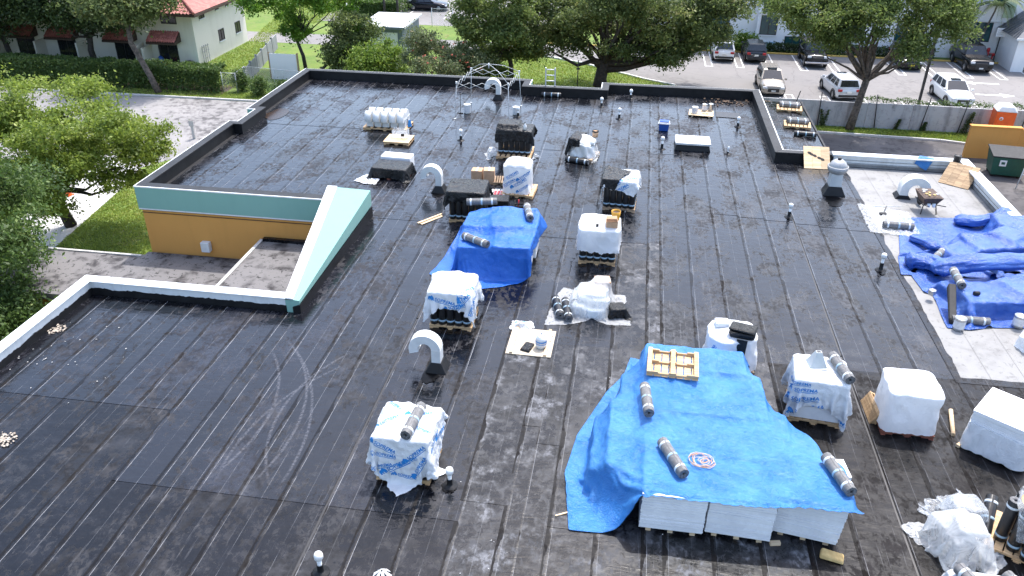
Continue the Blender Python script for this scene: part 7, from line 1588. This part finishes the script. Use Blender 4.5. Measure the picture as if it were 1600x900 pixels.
MB().lathe([(0, .03), (.10, .02), (.15, .08), (.155, .14), (.155, .27), (.14, .34), (.07, .385), (0, .39)], 24).build('tank', m_pvc, t); MB().lathe([(.105, 0), (.11, .0), (.11, .05), (.1, .06)], 20).build('foot_ring', m_pvc, t)
MB().lathe([(.1565, .15), (.1565, .25)], 24).build('blue_label', m_print, t); MB().lathe([(.158, .17), (.158, .215)], 24).build('label_band', m_label, t)
MB().tube([(.085*math.cos(a), .085*math.sin(a), .42+.02*math.sin(2*a)) for a in [2*PI*k/20*.8 for k in range(21)]], .012, 5).build('collar', m_pvc, t); MB().cyl((0, 0, .38), (0, 0, .47), .022, n=8).build('valve', m_chrome, t)
for k in range(3): a = 2*PI*k/3*.8; MB().cyl((.085*math.cos(a), .085*math.sin(a), .37), (.085*math.cos(a), .085*math.sin(a), .42), .012, n=6).build('collar_post', m_pvc, t)
simple('black_bag', 'flat black bag lying on the tan panel', 'bag', MB().hexa([(-.14, -.22, 0), (.15, -.24, 0), (.15, .2, 0), (-.13, .22, 0), (-.11, -.2, .06), (.13, -.21, .07), (.12, .18, .06), (-.11, .2, .05)]), m_blackpl, (-2.22, 17.72, .039), -.25, .02)
X = drape(flat(-2.8, -2.2, 18.55, 18.98, .22, 26, 22, -.1, .02, 74), [(-2.5, 18.78, .18, .08, 0, .1, 0)], 50, 5); cv = cloth_obj('printed_wrapper', X, m_wrap, 'small printed white wrapper above the tan panel', 'wrapper'); prints(cv, [((-2.5, 18.78, .1), (0, -.1, 1), .1, .6)], size=.1)

# ------------------------------------------------------------------ bottom right: clear bags, roll pallet, straw hat, printed wrap
def heap(name, label, c, rx, ry, rz_, seed, mat, n=46):
    mb = MB(); rows = []
    for j in range(n//2+1):
        b = PI/2*j/(n//2); rows.append([])
        for i in range(n):
            a = 2*PI*i/n; q = (math.cos(a)*math.cos(b), math.sin(a)*math.cos(b), math.sin(b)); d = 1+.32*noise.noise((q[0]*1.6+seed, q[1]*1.6, q[2]*1.6))+.16*abs(noise.noise((q[0]*4, q[1]*4+seed, q[2]*4)))+.05*noise.noise((q[0]*9, q[1]*9, q[2]*9+seed))
            rows[-1].append((q[0]*rx*d, q[1]*ry*d, max(.004, q[2]*rz_*d)))
    mb.add([p for r in rows for p in r], [(j*n+i, j*n+(i+1) % n, (j+1)*n+(i+1) % n, (j+1)*n+i) for j in range(len(rows)-1) for i in range(n)], True)
    o = mb.build(name, mat); o.location = (c[0], c[1], c[2]); sb = o.modifiers.new('s', 'SUBSURF'); sb.levels = 1; sb.render_levels = 1; return tag(o, label, 'plastic sheet')
for (c_, w_, sq_, bxs, mt, lb, sd_) in (((6.85, 12.25), 1.15, .5, [(6.8, 12.2, .36, .42, 0, .62, .3), (6.88, 12.1, .24, .26, 0, .82, 0)], m_clear, 'large heap of crumpled clear plastic at the bottom right', 91), ((7.15, 13.05), .95, .5, [(7.2, 13.0, .28, .24, 0, .5, .2)], m_clearer, 'smaller knot of clear plastic behind the large heap at the bottom right', 92)):
    P = flat(c_[0]-w_, c_[0]+w_, c_[1]-w_, c_[1]+w_, .95, 72, 72, .4, .01, sd_); Q = squeeze(P, sq_, c_[0], c_[1]); Q[..., 2] += .14*np.sin(P[..., 0]*6+2*np.sin(P[..., 1]*3))+.12*np.sin(P[..., 1]*7+P[..., 0]*2)
    X = drape(Q, bxs, 80, 6, bend=.15, fric=.6, slope=P); cloth_obj('crumpled_plastic', X, mt, lb, 'plastic sheet', .003)
pallet((8.15, 12.55), 'pallet of black rolls under the straw hat at the bottom right', .58, .58, -.5)
for i, (x, y) in enumerate(((7.72, 12.52), (7.86, 12.28), (8.02, 12.05), (8.22, 12.2), (8.08, 12.45), (7.95, 12.72))): upright((x, y, .128), ('leftmost', 'second front', 'nearest', 'right', 'inner', 'hindmost')[i]+' upright black roll on the pallet at the bottom right', 'upright rolls on the pallet at the bottom right')
o = put_roll(RB, (7.62, 12.95, .13), 1.2, .5, 'black roll tipped over at the back of the bottom right pallet')
X = drape(flat(7.6, 8.7, 11.55, 13.0, 1.3, 40, 50, -.25, .006, 81), [(8.1, 12.4, .34, .42, 0, 1.15, -.5)], 90, 6, bend=.05); cloth_obj('torn_plastic', X, m_clearer, 'clear plastic hanging over the rolls at the bottom right', 'plastic sheet', .003)
simple('dark_crate', 'black box under the straw hat at the bottom right', 'box', MB().box(-.2, -.18, 0, .3, .18, .2), m_rub, (7.95, 12.15, 1.16), -.3, .02)
t = thing('straw_hat', 'straw hat lying on the rolls at the right frame edge', 'hat', (7.82, 12.2, 1.375), 0, rot=(.18, .1, 0))
MB().lathe([(.2, .02), (.19, .012), (.13, .0), (.105, .01)], 26).build('brim', m_straw, t); MB().lathe([(.108, .005), (.105, .06), (.09, .105), (.05, .115), (0, .10)], 26).build('crown', m_straw, t)
MB().lathe([(.1095, .01), (.1085, .03)], 26).build('hat_band', m_card, t)
X = drape(ragged_edge(flat(5.9, 8.2, 10.0, 11.3, .9, 62, 44, -.08, .015, 83), 1.2, 15), [(7.0, 10.6, .8, .45, 0, .62, -.06)], 90, 6); cv = cloth_obj('plastic_cover', X, m_wrap, 'white printed cover at the bottom right corner with rolls on it', 'plastic cover')
prints(cv, [((7.15, 10.95, .66), (0, -.05, 1), PI-.1, .9), ((6.7, 10.7, .66), (0, -.05, 1), PI-.1, .9)], size=.13)
put_roll(RG, (6.55, 10.55, .66), -PI/2+.45, 0, 'left one of two grey rolls on the bottom right printed cover'); put_roll(RG, (7.3, 10.5, .66), -PI/2+.4, 0, 'right one of two grey rolls on the bottom right printed cover')
simple('slab_stack', 'low slab stack under the bottom right printed cover', 'stack', MB().box(-.78, -.43, .0, .78, .43, .6), m_board_w, (7.0, 10.6, .012), -.06, .02)
